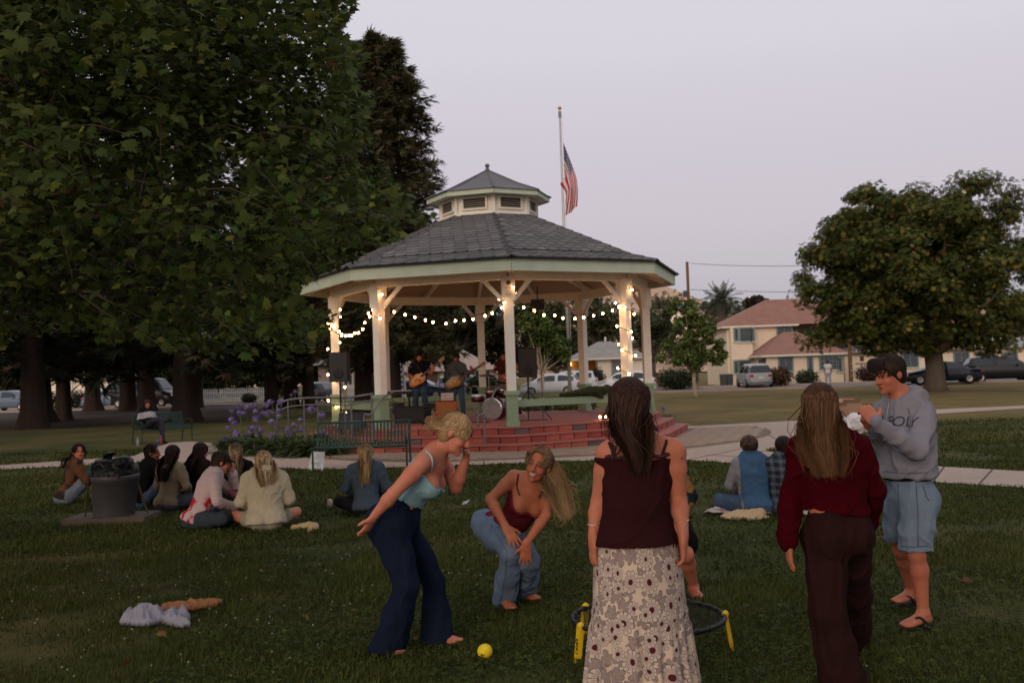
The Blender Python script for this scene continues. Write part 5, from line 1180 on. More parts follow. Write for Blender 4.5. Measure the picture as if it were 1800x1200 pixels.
def hemcut(p, n, keep_pts, rad):
    """cut by a plane but leave the sleeves whole"""
    def f(g):
        n_ = nrm(n); X, Y, Z = g.ax[0][:, None, None], g.ax[1][None, :, None], g.ax[2][None, None, :]; d = (X - p[0]) * n_[0] + (Y - p[1]) * n_[1] + (Z - p[2]) * n_[2]; g.D = np.maximum(g.D, d.astype(np.float32))
    return ('f', f)
# ---------- A: fair-haired woman doubled over laughing
A = dict(hd=P(801, 761, 6.27), fw=(.78, -.14, -.56), up=(.53, .03, .84), nk=P(764, 801, 6.30), sR=P(741, 815, 6.11), sL=P(775, 806, 6.49), eR=P(691, 868, 6.00), wR=P(659, 905, 6.04), eL=P(801, 857, 6.46), wL=P(820, 803, 6.38),
    ch=P(743, 838, 6.3), wa=P(716, 878, 6.3), pe=P(699, 914, 6.3), hR=P(688, 930, 6.21), hL=P(706, 930, 6.39), kR=P(717, 1028, 6.14), kL=P(763, 1022, 6.44), aR=P(684, 1130, 6.24), aL=P(769, 1112, 6.44), tR=P(702, 1146, 6.17), tL=P(807, 1125, 6.36), s=1.02)
A['gR'] = dict(d=P(643, 932, 6.06) - P(659, 905, 6.04), n=(-.4, .3, .85), t=(.2, -.9, -.2), c=.25); A['gL'] = dict(d=P(817, 764, 6.33) - P(820, 803, 6.38), n=(-.9, -.3, .1), t=(-.2, -1, 0), c=.22)
pA = thing('person', 'woman in pale blue top and dark flared jeans doubled over laughing', 'person', base_of(A), group='friends playing on the lawn')
bodyA = make_body(A, .006, pA, SK_FAIR, fc=dict(brow=(.20, .12, .06), smile=True, blush=.55), m=1.0, bust=1.15, hipw=1.06, toes=True)
rt, sp, fwA = torso_frame(A)
mesh_part('top', torso_prims(A, .009, False, 1.0, 1.2, 1.0), .006, MCLOTH, pA, (.22, .38, .42), [(lerp(A['ch'], A['nk'], .30), nrm(sp + fwA * .35)), (A['wa'] - sp * .006, -sp)], .004, 10, 26, st=(sp, .5))
dn = []
for sd in 'RL':
    q, E_ = flare_leg(A, sd, .098, .072, .108); dn += q
for sd in 'RL':
    _, E_ = flare_leg(A, sd, .098, .072, .108); dn += hollow(A, sd, E_, .112)
hp = torso_prims(A, .020, False, 1.0, 1., 1.08)
jeansA = mesh_part('jeans', [hp[2]] + hp[-2:] + dn, .007, MDENIM, pA, (.008, .0125, .028), [(A['wa'] + sp * .014, sp), (V3(0, 0, .012), V3(0, 0, -1))], .013, 7, 18, st=(V3(.1, 0, 1), .38))
bl = A['wa'] + (A['pe'] - A['wa']) * .06
tubes('strap', [cam_path(bodyA, [(703, 822), (707, 808), (716, 797), (732, 790), (748, 793), (757, 803), (759, 816), (757, 828)])], .0055, M('strap_pale', (.34, .42, .44)), pA)
x_, y_, z_ = haxes(A); bun = P(764, 747, 6.27)
hairA = hair(pA, A, [(bun + x_ * .0, x_ * .028, z_ * .022)], (.30, .19, .095), (.46, .31, .16), 1100, .007, .004, .011, w=.0022, front=.030, slope=.62, bun=(bun, .036), streak=.4, seed=5)
wisps = [[bun + rng.normal(size=3) * .02, bun + V3(-.02, 0, .03) + rng.normal(size=3) * .020, bun + V3(-.03, 0, .0) + rng.normal(size=3) * .026] for _ in range(60)] + [[bun + V3(0, 0, .03) + rng.normal(size=3) * .01, bun + V3(-.01, 0, .075) + rng.normal(size=3) * .012, bun + V3(.02, 0, .085) + rng.normal(size=3) * .015] for _ in range(6)]
tubes('bun_wisps', wisps, .0017, M('hair_wisp', (.36, .23, .11), rough=.6, spec=.06), hairA, 3)
MB().tube([np.array(A['wL']) + nrm(np.array(A['eL']) - A['wL']) * .02 + .027 * V3(math.cos(a), math.sin(a), 0) for a in np.linspace(0, 6.29, 16)], .0025, 4).build('bracelet', M('gold_thin', (.5, .33, .14), rough=.3, metal=.8, bump=0), pA)
# ---------- B: crouching woman laughing towards A
B = dict(hd=P(947, 816, 7.08), fw=(-.36, -.92, .0), up=(.24, -.12, .96), nk=P(938, 846, 7.18), sR=P(903, 838, 7.20), sL=P(968, 851, 7.26), eR=P(862, 877, 7.14), wR=P(889, 925, 7.02), eL=P(960, 905, 7.10), wL=P(925, 955, 6.98),
    ch=P(929, 876, 7.24), wa=P(903, 914, 7.38), pe=P(873, 924, 7.50), hR=P(858, 930, 7.44), hL=P(888, 930, 7.52), kR=P(899, 970, 7.10), kL=P(931, 985, 7.20), aR=P(888, 1047, 7.36), aL=P(921, 1036, 7.60), tR=P(899, 1068, 7.17), tL=P(943, 1051, 7.45), s=1.0)
B['gR'] = dict(d=P(905, 952, 6.97) - P(889, 925, 7.02), n=(-.2, .75, -.5), t=(1, 0, .2), c=.16, s=.22); B['gL'] = dict(d=P(924, 992, 7.0) - P(925, 955, 6.98), n=(.0, .9, -.1), t=(-1, 0, 0), c=.14, s=.2)
pB = thing('person', 'crouching woman in maroon top and light jeans laughing with hands on her knees', 'person', base_of(B), group='friends playing on the lawn')
bodyB = make_body(B, .006, pB, SK_TAN, fc=dict(brow=(.06, .035, .02), smile=True, blush=.2), toes=True, bust=1.08, m=.96, hipw=.96)
rt, sp, fwB = torso_frame(B)
def colB(V): return np.tile((.115, .014, .020), (len(V), 1)) * (1 + .5 * (np.sin(V[:, 0] * 420) * np.sin(V[:, 2] * 420))[:, None] * .35)
mesh_part('top', torso_prims(B, .008, False, .97, 1.12), .006, MCLOTH, pB, None, [(lerp(B['ch'], B['nk'], .24), nrm(sp + fwB * .45)), (B['pe'] + sp * .06, -sp)], .003, 12, 34, colf=colB)
dn = []
for sd in 'RL': dn += flare_leg(B, sd, .092, .076, .092)[0]
for sd in 'RL': dn += hollow(B, sd, flare_leg(B, sd, .092, .076, .092)[1], .092)
hp = torso_prims(B, .014, False, .96, 1., .98)
jeansB = mesh_part('jeans', [hp[2]] + hp[-2:] + [hemcut(lerp(B['wa'], B['pe'], .22), sp, 0, 0)] + dn, .007, MDENIM, pB, (.115, .160, .230), [(V3(0, 0, .012), V3(0, 0, -1))], .018, 7, 17, st=(V3(.15, -.2, 1), .5))
tubes('strap', [cam_path(bodyB, [(911, 833), (910, 843), (909, 852), (911, 862), (914, 870)]), cam_path(bodyB, [(958, 846), (955, 855), (951, 864), (947, 874)])], .0055, M('strap_maroon', (.06, .006, .010)), pB)
pend = lerp(B['ch'], B['nk'], .52) + fwB * .100 + rt * -.02; MB().lathe([(.012, 0), (.012, .004)], 10, pend, axis=fwB).build('pendant', M('pendant_gold', (.75, .55, .30), rough=.25, metal=.7, bump=0), pB)
x_, y_, z_ = haxes(B); hs = lambda a, b_, c, w, d: (P(a, b_, c), nrm(V3(.55, 0, -.3)) * 0 + V3(.8, .0, .35) * w, V3(-.2, 1, 0) * d)
hair(pB, B, [hs(958, 826, 7.15, .085, .05), hs(972, 848, 7.15, .085, .05), hs(982, 872, 7.14, .075, .045), hs(990, 892, 7.12, .06, .035), hs(996, 906, 7.10, .045, .03)], (.13, .075, .036), (.26, .165, .08), 1700, .007, .013, .013, w=.0022, front=.012, slope=.50, streak=.35, tipcol=(.42, .29, .15), seed=7)
# ---------- C: woman in floral skirt, back to the camera
C = dict(hd=P(1106, 714, 4.52), fw=(-.16, 1, -.20), up=(-.04, .16, 1), nk=P(1117, 776, 4.5), sL=P(1068, 799, 4.5), sR=P(1185, 793, 4.5), eL=P(1053, 884, 4.54), wL=P(1043, 944, 4.46), eR=P(1193, 880, 4.52), wR=P(1201, 940, 4.42),
    ch=P(1120, 842, 4.50), wa=P(1116, 892, 4.48), pe=P(1117, 950, 4.5), hL=P(1085, 978, 4.5), hR=P(1150, 976, 4.5), kL=P(1086, 1130, 4.47), kR=P(1150, 1128, 4.47), aL=P(1086, 1275, 4.5), aR=P(1151, 1272, 4.5), tL=P(1080, 1285, 4.72), tR=P(1158, 1282, 4.72), s=1.0)
C['gL'] = dict(d=(-.04, .10, -1), n=(1, .2, 0), t=(0, 1, 0), c=.5); C['gR'] = dict(d=(.0, .10, -1), n=(-1, .2, 0), t=(0, 1, 0), c=.5)
pC = thing('person', 'woman in brown camisole and long floral skirt standing with her back turned', 'person', base_of(C), group='friends playing on the lawn')
bodyC = make_body(C, .006, pC, SK_MID, m=.98, hipw=.90)
zt, zb = P(1117, 803, 4.4)[2], P(1117, 963, 4.35)[2]; tp = torso_prims(C, .008, False, 1.0)
MBRW = (.026, .0065, .0075)
tank = [p for p in tp] + [Cn(C['wa'] - V3(0, 0, .02), V3(C['pe'][0], C['pe'][1], zb - .03), .130, .218, .05, V3(0, 1, 0), .94)]
mesh_part('camisole', tank, .006, MCLOTH, pC, MBRW, [(V3(0, 0, zt), V3(.02, 0, 1)), (V3(0, 0, zb), V3(0, 0, -1))], .007, 8, 20, st=(V3(.5, 0, 1), .5))
ex = []
for a in np.linspace(0, 2 * math.pi, 44, endpoint=False):   # scalloped lace edge
    q = V3(C['ch'][0] + .150 * math.cos(a), C['ch'][1] + .108 * math.sin(a), zt + .004 * math.sin(a * 9)); ex.append(q)
lace = MB(); [lace.ball(q, .012, 6, 4, (1, 1, .8)) for q in ex]; lace.build('lace_edge', M('lace', (.045, .014, .014)), pC, True)
def strap_path(x0, x1, top): yb = C['ch'][1] - .105; return [V3(P(x0, 803, 4.4)[0], yb, zt - .01), P(x0 + (x1 - x0) * .5, 786, 4.41), P(x1, top, 4.44), P(x1 + (5 if x1 > 1116 else -3), top - 3, 4.5), P(x1, top + 12, 4.60)]
tubes('strap', [cam_path(bodyC, [(1080, 812), (1078, 802), (1076, 792), (1073, 784), (1071, 778)]), cam_path(bodyC, [(1086, 812), (1082, 800), (1077, 789), (1073, 782)]), cam_path(bodyC, [(1160, 812), (1163, 800), (1167, 788), (1170, 780), (1171, 774)])], .0065, M('strap_dark', (.012, .007, .008)), pC)
tubes('waist_seam', [[V3(C['wa'][0] + (.133) * math.cos(a), C['wa'][1] + .100 * math.sin(a), C['wa'][2] - .004) for a in np.linspace(0, 6.283, 40)]], .004, M('lace', (.045, .014, .014)), pC, 5)
def skirt():
    nphi, nz = 240, 80; rows = []; z0, z1 = zb + .012, .09; uvs = []; cx, cy = C['pe'][0], C['pe'][1]; ztier = P(1117, 1088, 4.35)[2]
    for i in range(nz):
        t = i / (nz - 1); z = z0 + (z1 - z0) * t; pxy = 648 + (1.7 - z) * 393; base = np.interp(pxy, [955, 1000, 1088, 1094, 1200, 1290], [.186, .198, .212, .220, .242, .275])
        low = max(0, (ztier - z) / (ztier - z1)); hi = t
        ph = np.linspace(0, 2 * math.pi, nphi, endpoint=False); f = .004 * hi * np.sin(9 * ph + 1) + (z < ztier) * (low ** .6) * (.017 * np.sin(17 * ph + .6 * np.sin(3 * ph)) + .010 * np.sin(29 * ph + 2) + .012 * np.sin(6 * ph + 1)) + .010 * hi * np.sin(5 * ph + .4 * z * 6)
        r = base + f; bump_h = .006 * math.exp(-((z - ztier) / .012) ** 2); rx, ry = (r + bump_h), (r + bump_h) * np.interp(t, [0, .06, .14, 1], [.86, .86, .90, .90])
        sh = P(1117, 963 + (pxy - 963), 4.5)[0] * 0 + (P(1119, 960, 4.5)[0] - cx) + (P(1125, 1200, 4.5)[0] - P(1117, 960, 4.5)[0]) * np.clip((pxy - 960) / 240, 0, 1.3) * .55
        rows.append(np.stack([cx + sh + rx * np.cos(ph), cy + ry * np.sin(ph), np.full(nphi, z)], 1)); uvs.append(np.stack([ph / (2 * math.pi) * 1.55, np.full(nphi, z)], 1))
    V = np.concatenate(rows); I = np.arange(nphi * nz).reshape(nz, nphi); J_ = np.roll(I, -1, 1); Fq = np.stack([I[:-1], I[1:], J_[1:], J_[:-1]], -1).reshape(-1, 4); return V, Fq, np.concatenate(uvs)
def floral():
    m, nt, b, o = _nt('floral_cloth'); uv = N(nt, 'ShaderNodeUVMap', uv_map='UVMap'); col = (.52, .42, .32)
    wob = N(nt, 'ShaderNodeTexNoise'); wob.inputs['Scale'].default_value = 14; nt.links.new(uv.outputs[0], wob.inputs['Vector'])
    sub = N(nt, 'ShaderNodeVectorMath', operation='SUBTRACT'); nt.links.new(wob.outputs['Color'], sub.inputs[0]); sub.inputs[1].default_value = (.5, .5, .5)
    mul = N(nt, 'ShaderNodeVectorMath', operation='SCALE'); nt.links.new(sub.outputs[0], mul.inputs[0]); mul.inputs['Scale'].default_value = .018
    add = N(nt, 'ShaderNodeVectorMath', operation='ADD'); nt.links.new(uv.outputs[0], add.inputs[0]); nt.links.new(mul.outputs[0], add.inputs[1])
    def layer(scale, offs, rnd):
        mp = N(nt, 'ShaderNodeMapping'); mp.inputs['Location'].default_value = offs; mp.inputs['Scale'].default_value = (scale,) * 3; nt.links.new(add.outputs[0], mp.inputs[0])
        v = N(nt, 'ShaderNodeTexVoronoi'); v.voronoi_dimensions = '2D'; v.inputs['Scale'].default_value = 1.0; v.inputs['Randomness'].default_value = rnd; nt.links.new(mp.outputs[0], v.inputs['Vector'])
        d = N(nt, 'ShaderNodeVectorMath', operation='SUBTRACT'); nt.links.new(mp.outputs[0], d.inputs[0]); nt.links.new(v.outputs['Position'], d.inputs[1]); s = N(nt, 'ShaderNodeSeparateXYZ'); nt.links.new(d.outputs[0], s.inputs[0])
        ang = math_(nt, 'ARCTAN2', s.outputs[1], s.outputs[0]); rc = N(nt, 'ShaderNodeSeparateColor'); nt.links.new(v.outputs['Color'], rc.inputs[0]); return v.outputs['Distance'], ang, rc.outputs[0], rc.outputs[1]
    cur = None
    def below(x, t): return math_(nt, 'LESS_THAN', x, t)
    # grey leaves
    base = (*col, 1); c = base
    for sc, of, rn, nl in ((12.0, (3.1, 1.7, 0), .9, 5), (15.0, (7.7, 4.2, 0), .95, 4)):
        d, a, r1, r2 = layer(sc, of, rn); pet = math_(nt, 'MULTIPLY_ADD', math_(nt, 'ABSOLUTE', math_(nt, 'SINE', math_(nt, 'MULTIPLY_ADD', a, nl / 2, 1.0))), .34, .16)
        ins = math_(nt, 'MULTIPLY', below(d, pet), below(r1, .66)); c = mixrgb(nt, ins, c, (.26, .205, .185))
        ed = math_(nt, 'MULTIPLY', math_(nt, 'LESS_THAN', math_(nt, 'ABSOLUTE', math_(nt, 'SUBTRACT', d, pet)), .028), below(r1, .66)); c = mixrgb(nt, ed, c, (.13, .09, .09))
    for sc, of, rn, npet, rad, prob in ((9.2, (.3, .9, 0), .85, 12, .45, .66), (13.5, (5.3, 2.9, 0), .9, 10, .42, .36)):
        d, a, r1, r2 = layer(sc, of, rn); on = below(r1, prob); lob = math_(nt, 'ABSOLUTE', math_(nt, 'SINE', math_(nt, 'MULTIPLY', a, npet / 2)))
        pet = math_(nt, 'MULTIPLY_ADD', math_(nt, 'POWER', lob, .5), .10, rad - .10); c = mixrgb(nt, math_(nt, 'MULTIPLY', on, below(d, math_(nt, 'ADD', pet, .03))), c, (.10, .065, .065))
        c = mixrgb(nt, math_(nt, 'MULTIPLY', on, below(d, pet)), c, (.48, .40, .33)); ln = math_(nt, 'MULTIPLY', below(lob, .26), below(d, pet)); c = mixrgb(nt, math_(nt, 'MULTIPLY', on, ln), c, (.12, .08, .08))
        mid = math_(nt, 'MULTIPLY', math_(nt, 'GREATER_THAN', lob, .93), below(d, math_(nt, 'MULTIPLY', pet, .72))); c = mixrgb(nt, math_(nt, 'MULTIPLY', on, mid), c, (.26, .20, .19))
        c = mixrgb(nt, math_(nt, 'MULTIPLY', on, below(d, .125)), c, (.075, .012, .020))
    nt.links.new(c, b.inputs['Base Color']); b.inputs['Roughness'].default_value = .9; b.inputs['Specular IOR Level'].default_value = .1; bump_(nt, b, noise_(nt, 150, 3), .2, .002); return m
V, Fq, uv = skirt(); mk('skirt', V, Fq, floral(), pC, True, None, uv)
hz = lambda a, b_, d, w, dp: (P(a, b_, d), V3(w, 0, 0), V3(0, dp, 0))
hair(pC, C, [hz(1106, 738, 4.425, .090, .035), hz(1111, 765, 4.395, .080, .028), hz(1121, 795, 4.378, .054, .020), hz(1123, 826, 4.372, .034, .012)], (.030, .015, .011), (.050, .026, .017), 1700, .007, .006, .014, w=.0022, front=.012, slope=.50, seed=9)
STRAY_ = [[P(1088, 770, 4.42), P(1082, 790, 4.38), P(1080, 808, 4.37)], [P(1095, 765, 4.40), P(1090, 790, 4.38), P(1083, 800, 4.37)]]
tag(tubes('loose_strands', STRAY_, .003, M('hair_dark', (.024, .012, .009), rough=.6, spec=.06), pC, 4), kind='stuff')
for sd, dz in (('L', .035), ('L', .05), ('R', .04)):
    w_ = np.array(C['w' + sd]); u = nrm(np.array(C['e' + sd]) - w_); q = w_ + u * (dz + .03); MB().tube([q + .034 * V3(math.cos(a), math.sin(a), .12 * math.cos(a)) for a in np.linspace(0, 6.29, 20)], .0028, 5).build('bracelet', M('bracelet_silver', (.62, .50, .40), rough=.25, metal=.8, bump=0), pC)
# ---------- D: player half hidden behind C
D = dict(hd=P(1132, 772, 7.3), fw=(0, -.9, -.4), up=(.1, -.35, .93), nk=P(1146, 800, 7.45), sR=P(1105, 812, 7.45), sL=P(1185, 815, 7.45), eR=P(1085, 865, 7.35), wR=P(1105, 915, 7.2), eL=P(1212, 872, 7.4), wL=P(1196, 915, 7.2),
    ch=P(1152, 838, 7.5), wa=P(1160, 880, 7.6), pe=P(1168, 915, 7.65), hR=P(1150, 930, 7.62), hL=P(1190, 928, 7.62), kR=P(1140, 985, 7.3), kL=P(1206, 975, 7.35), aR=P(1140, 1045, 7.6), aL=P(1219, 1030, 7.6), tR=P(1135, 1055, 7.4), tL=P(1228, 1048, 7.42), s=1.0)
pD = thing('person', 'player in dark patterned blouse and black skirt hidden behind the floral skirt woman', 'person', base_of(D), group='friends playing on the lawn')
make_body(D, .008, pD, SK_MID, toes=True)
rt, sp, fwD = torso_frame(D)
def colD(V): n = vnoise(V * 16); return np.where((n > .12)[:, None], (.20, .11, .035), np.where((n < -.12)[:, None], (.020, .035, .055), (.010, .013, .020)))
mesh_part('blouse', torso_prims(D, .02) + sum([arm_prims(D, s_, .018)[:3] for s_ in 'LR'], []), .009, MCLOTH, pD, None, [(D['nk'] - sp * .02, sp), (D['pe'] + sp * .02, -sp)], .006, colf=colD)
hp = torso_prims(D, .025); mesh_part('skirt', [hp[2]] + hp[-2:] + [Cn(D['hL'], lerp(D['hL'], D['kL'], .55), .11, .12, .04), Cn(D['hR'], lerp(D['hR'], D['kR'], .55), .11, .12, .04)], .009, MCLOTH, pD, (.007, .007, .008), [(lerp(D['wa'], D['pe'], .3), sp)], .005)
hair(pD, D, [(P(1140, 790, 7.5), V3(.09, 0, 0), V3(0, .06, 0)), (P(1150, 815, 7.55), V3(.08, 0, 0), V3(0, .04, 0))], (.02, .014, .012), None, 160, .009, .008, .02, w=.008, seed=11)
for sd in 'LR': f = P(1225, 1049, 7.5) if sd == 'L' else D['tR']; MB().beam(np.array(D['a' + sd]) * V3(1, 1, 0) + V3(0, .05, .012), np.array(D['t' + sd]) * V3(1, 1, 0) + V3(0, -.02, .012), .085, .022).build('sandal', M('sandal_tan', (.20, .11, .07)), pD)
# ---------- E: woman in dark red sweater walking away
E = dict(hd=P(1441, 716, 5.32), fw=(.18, 1, -.06), up=(0, .06, 1), nk=P(1454, 770, 5.3), sL=P(1410, 792, 5.3), sR=P(1503, 786, 5.32), eL=P(1392, 872, 5.3), wL=P(1386, 950, 5.26), eR=P(1536, 862, 5.36), wR=P(1522, 918, 5.50),
    ch=P(1460, 832, 5.3), wa=P(1466, 884, 5.3), pe=P(1470, 928, 5.3), hL=P(1446, 948, 5.3), hR=P(1496, 946, 5.32), kL=P(1456, 1078, 5.20), kR=P(1502, 1042, 5.62), aL=P(1480, 1192, 5.22), aR=P(1493, 1112, 5.98), tL=P(1482, 1205, 5.42), tR=P(1496, 1120, 6.20), s=1.02)
E['gL'] = dict(d=(.05, .12, -1), n=(1, 0, 0), t=(0, 1, 0), c=.22); E['gR'] = dict(d=(-.5, .5, -.5), n=(-.7, -.3, 0), t=(0, .3, 1), c=.4)
pE = thing('person', 'woman in dark red sweater and brown trousers with streaked long hair walking away', 'person', base_of(E), group='friends playing on the lawn')
make_body(E, .006, pE, SK_MID, m=1.02)
rt, sp, fwE = torso_frame(E); red = (.041, .001, .0035)
def sleeves(J, add, m, wr): return sum([arm_prims(J, s_, add, m, wr) for s_ in 'LR'], [])
hem = P(1466, 902, 5.2); tpr = torso_prims(E, .024, False, 1.04, 1.1, .95)
mesh_part('sweater', tpr + [hemcut(hem, V3(-.14, 0, -1), None, 0)] + sleeves(E, .017, 1.04, .032) + [Cn(E['nk'], lerp(E['nk'], E['hd'], .2), .066, .058, .03)], .0065, MCLOTH, pE, red, (), .018, 7, 18, st=(V3(.6, 0, 1), .6))
dn = []
for sd in 'RL': dn += flare_leg(E, sd, .100, .088, .120)[0]
for sd in 'RL': dn += hollow(E, sd, flare_leg(E, sd, .100, .088, .120)[1], .120)
hp = torso_prims(E, .012, False, 1.0, 1., 1.0); trc = (.022, .0085, .0075)
mesh_part('trousers', [hp[2]] + hp[-2:] + dn, .007, MCLOTH, pE, trc, [(P(1466, 897, 5.2), V3(-.10, 0, 1)), (V3(0, 0, .012), V3(0, 0, -1))], .016, 7, 16, st=(V3(.1, 0, 1), .28))
hz = lambda a, b_, d, w, dp: (P(a, b_, d), V3(w, 0, 0), V3(0, dp, 0))
hair(pE, E, [hz(1442, 742, 5.215, .105, .04), hz(1445, 778, 5.185, .120, .03), hz(1453, 806, 5.165, .098, .022), hz(1458, 834, 5.158, .075, .016)], (.046, .022, .014), (.15, .075, .033), 1700, .007, .008, .016, w=.0023, front=.012, slope=.50, streak=.25, tipcol=(.17, .09, .04), seed=13)
# ---------- F: young man in grey hoodie
F_ = dict(hd=P(1563, 657, 6.45), fw=(-.90, -.30, -.26), up=(-.24, -.05, .97), nk=P(1587, 706, 6.46), ch=P(1592, 768, 6.45), wa=P(1594, 826, 6.46), pe=P(1597, 866, 6.46), hL=P(1609, 888, 6.38), hR=P(1584, 886, 6.55), kL=P(1611, 972, 6.38), kR=P(1584, 965, 6.78), aL=P(1623, 1075, 6.43), aR=P(1602, 1036, 7.0), tL=P(1586, 1099, 6.30), tR=P(1572, 1056, 6.88), eL=P(1612, 790, 6.17), wL=P(1541, 744, 6.12), eR=P(1556, 795, 6.56), wR=P(1533, 750, 6.34), s=1.08, hs=.99)
F_['sL'] = F_['nk'] + V3(.088, -.135, -.075); F_['sR'] = F_['nk'] + V3(-.088, .135, -.07)
F_['gL'] = dict(d=P(1519, 716, 6.2) - P(1541, 744, 6.12), n=(-.1, 1, .1), t=(.4, 0, 1), c=.75); F_['gR'] = dict(d=P(1517, 722, 6.25) - P(1533, 750, 6.34), n=(-.1, -1, .1), t=(.4, 0, 1), c=.7)
pF = thing('person', 'young man in grey hoodie and light denim shorts clasping his hands', 'person', base_of(F_), group='friends playing on the lawn')
make_body(F_, .006, pF, SK_MID, male=True, fc=dict(brow=(.02, .014, .010), blush=.15), toes=True, m=.86)
rt, sp, fwF = torso_frame(F_); gry = (.205, .200, .232); hoodie = torso_prims(F_, .022, True, .85)[:8] + [Cn(F_['ch'], F_['wa'], .165, .176, .06, fwF, .86), Cn(F_['wa'], F_['pe'] - V3(0, 0, .03), .176, .168, .06, fwF, .88)]
hc = P(1594, 838, 6.4)
hd_p = hoodie + [hemcut(hc, V3(.02, 0, -1), None, 0)] + [Cn(p[1], p[2], p[3] + .018, p[4] + (.018 if i < 3 else .014), .03) for i, p in enumerate(arm_prims(F_, 'L', .0, .88, .026))] + [Cn(p[1], p[2], p[3] + .018, p[4] + (.018 if i < 3 else .014), .03) for i, p in enumerate(arm_prims(F_, 'R', .0, .88, .026))]
hd_p += [Cn(F_['nk'] - fwF * .04 + rt * .095 + sp * .035, F_['nk'] - fwF * .115 + sp * .03, .048, .072, .02), Cn(F_['nk'] - fwF * .04 - rt * .095 + sp * .035, F_['nk'] - fwF * .115 + sp * .03, .048, .072, .02), Cn(F_['nk'] + fwF * .055 - sp * .01, F_['nk'] + rt * .085 + sp * .02, .032, .04, .03), Cn(F_['nk'] + fwF * .055 - sp * .01, F_['nk'] - rt * .085 + sp * .02, .032, .04, .03)]
hd_p += [Cn(lerp(F_['hd'], F_['nk'], .45) + fwF * .02, F_['nk'] + fwF * .03 + sp * .05, .066, .064, .01, None, 1., 'sub')]
hob = mesh_part('hoodie', hd_p, .0065, MCLOTH, pF, gry, (), .020, 6, 16, st=(V3(.8, 0, 1), .7))
tubes('drawstring', [[F_['nk'] + fwF * .10 + rt * .03, F_['ch'] + fwF * .155 + rt * .035 + sp * .06, F_['ch'] + fwF * .165 + rt * .035]], .004, M('cord_grey', (.30, .30, .33)), pF, 5)
# chest lettering pressed onto the cloth
from mathutils.bvhtree import BVHTree
def lettering(txt, par, host, centre, right, up_, fwd, size, mat, name, ext=.0025):
    cu_ = bpy.data.curves.new('lettering', 'FONT'); cu_.body = txt; cu_.size = size; cu_.align_x = 'CENTER'; cu_.align_y = 'CENTER'; cu_.resolution_u = 3
    to = bpy.data.objects.new('tmp', cu_); COL.objects.link(to); dg = bpy.context.evaluated_depsgraph_get(); me = bpy.data.meshes.new_from_object(to.evaluated_get(dg)); bpy.data.objects.remove(to); bpy.data.curves.remove(cu_)
    off = np.array(host.parent.location) if host.parent else np.zeros(3)
    vs = np.array([v.co[:] for v in host.data.vertices]) + off; bv = BVHTree.FromPolygons([Vector(v) for v in vs], [tuple(p.vertices) for p in host.data.polygons])
    import bmesh as _bm
    bm = _bm.new(); bm.from_mesh(me); _bm.ops.triangulate(bm, faces=bm.faces); _bm.ops.subdivide_edges(bm, edges=bm.edges, cuts=1, use_grid_fill=True); V = []
    for v in bm.verts:
        o_ = centre + right * v.co.x + up_ * v.co.y; h_ = bv.ray_cast(Vector(o_), Vector(fwd)); V.append(np.array(h_[0]) + fwd * ext if h_[0] is not None else centre + right * v.co.x + up_ * v.co.y)
    bm.verts.index_update(); Fc = [tuple(v.index for v in f.verts) for f in bm.faces]; bm.free(); bpy.data.meshes.remove(me)
    return mk(name, V, Fc, mat, par)
cc = F_['ch'] + sp * .108 + fwF * .02 + rt * .02
lettering('CAL POLY', pF, hob, cc, -rt, sp, fwF, .088, M('print_navy', (.030, .036, .050)), 'chest_print', .0045); lettering('SLO', pF, hob, cc - sp * .085 - rt * .10, -rt, sp, fwF, .04, M('print_white', (.5, .5, .52)), 'chest_print', .004)
dn = []
for sd in 'LR': H, K = np.array(F_['h' + sd]), np.array(F_['k' + sd]); dn += [Cn(H, lerp(H, K, .5), .103, .100, .04), Cn(lerp(H, K, .5), K + (K - H) * .02, .100, .104, .03)]
for sd in 'LR': H, K = np.array(F_['h' + sd]), np.array(F_['k' + sd]); dn += [Cn(K - (K - H) * .12, K + (K - H) * .3, .078, .09, .004, op='sub')]
hp = torso_prims(F_, .020, True, .9); shortsF = mesh_part('shorts', [hp[2]] + hp[-2:] + dn, .007, MDENIM, pF, (.165, .220, .285), [(F_['wa'] - V3(0, 0, .02), V3(0, 0, 1)), (P(1600, 967, 6.4), V3(0, 0, -1)) if False else (V3(0, 0, float(P(1600, 966, 6.4)[2])), V3(0, 0, -1))], .015, 7, 17, st=(V3(0, 0, 1), .5))
mesh_part('belt', torso_prims(F_, .026, True, .88)[1:3] + [Cn(F_['wa'], F_['pe'], .155, .155, .03, fwF, .9)], .007, MCLOTH, pF, (.012, .012, .013), [(hc + V3(0, 0, .02), V3(0, 0, 1)), (hc - V3(0, 0, .022), V3(0, 0, -1))])
hair(pF, F_, [], (.022, .014, .011), (.040, .026, .018), 1500, .007, .006, .013, w=.0026, front=.034, slope=.80, male=True, streak=.3, seed=15)
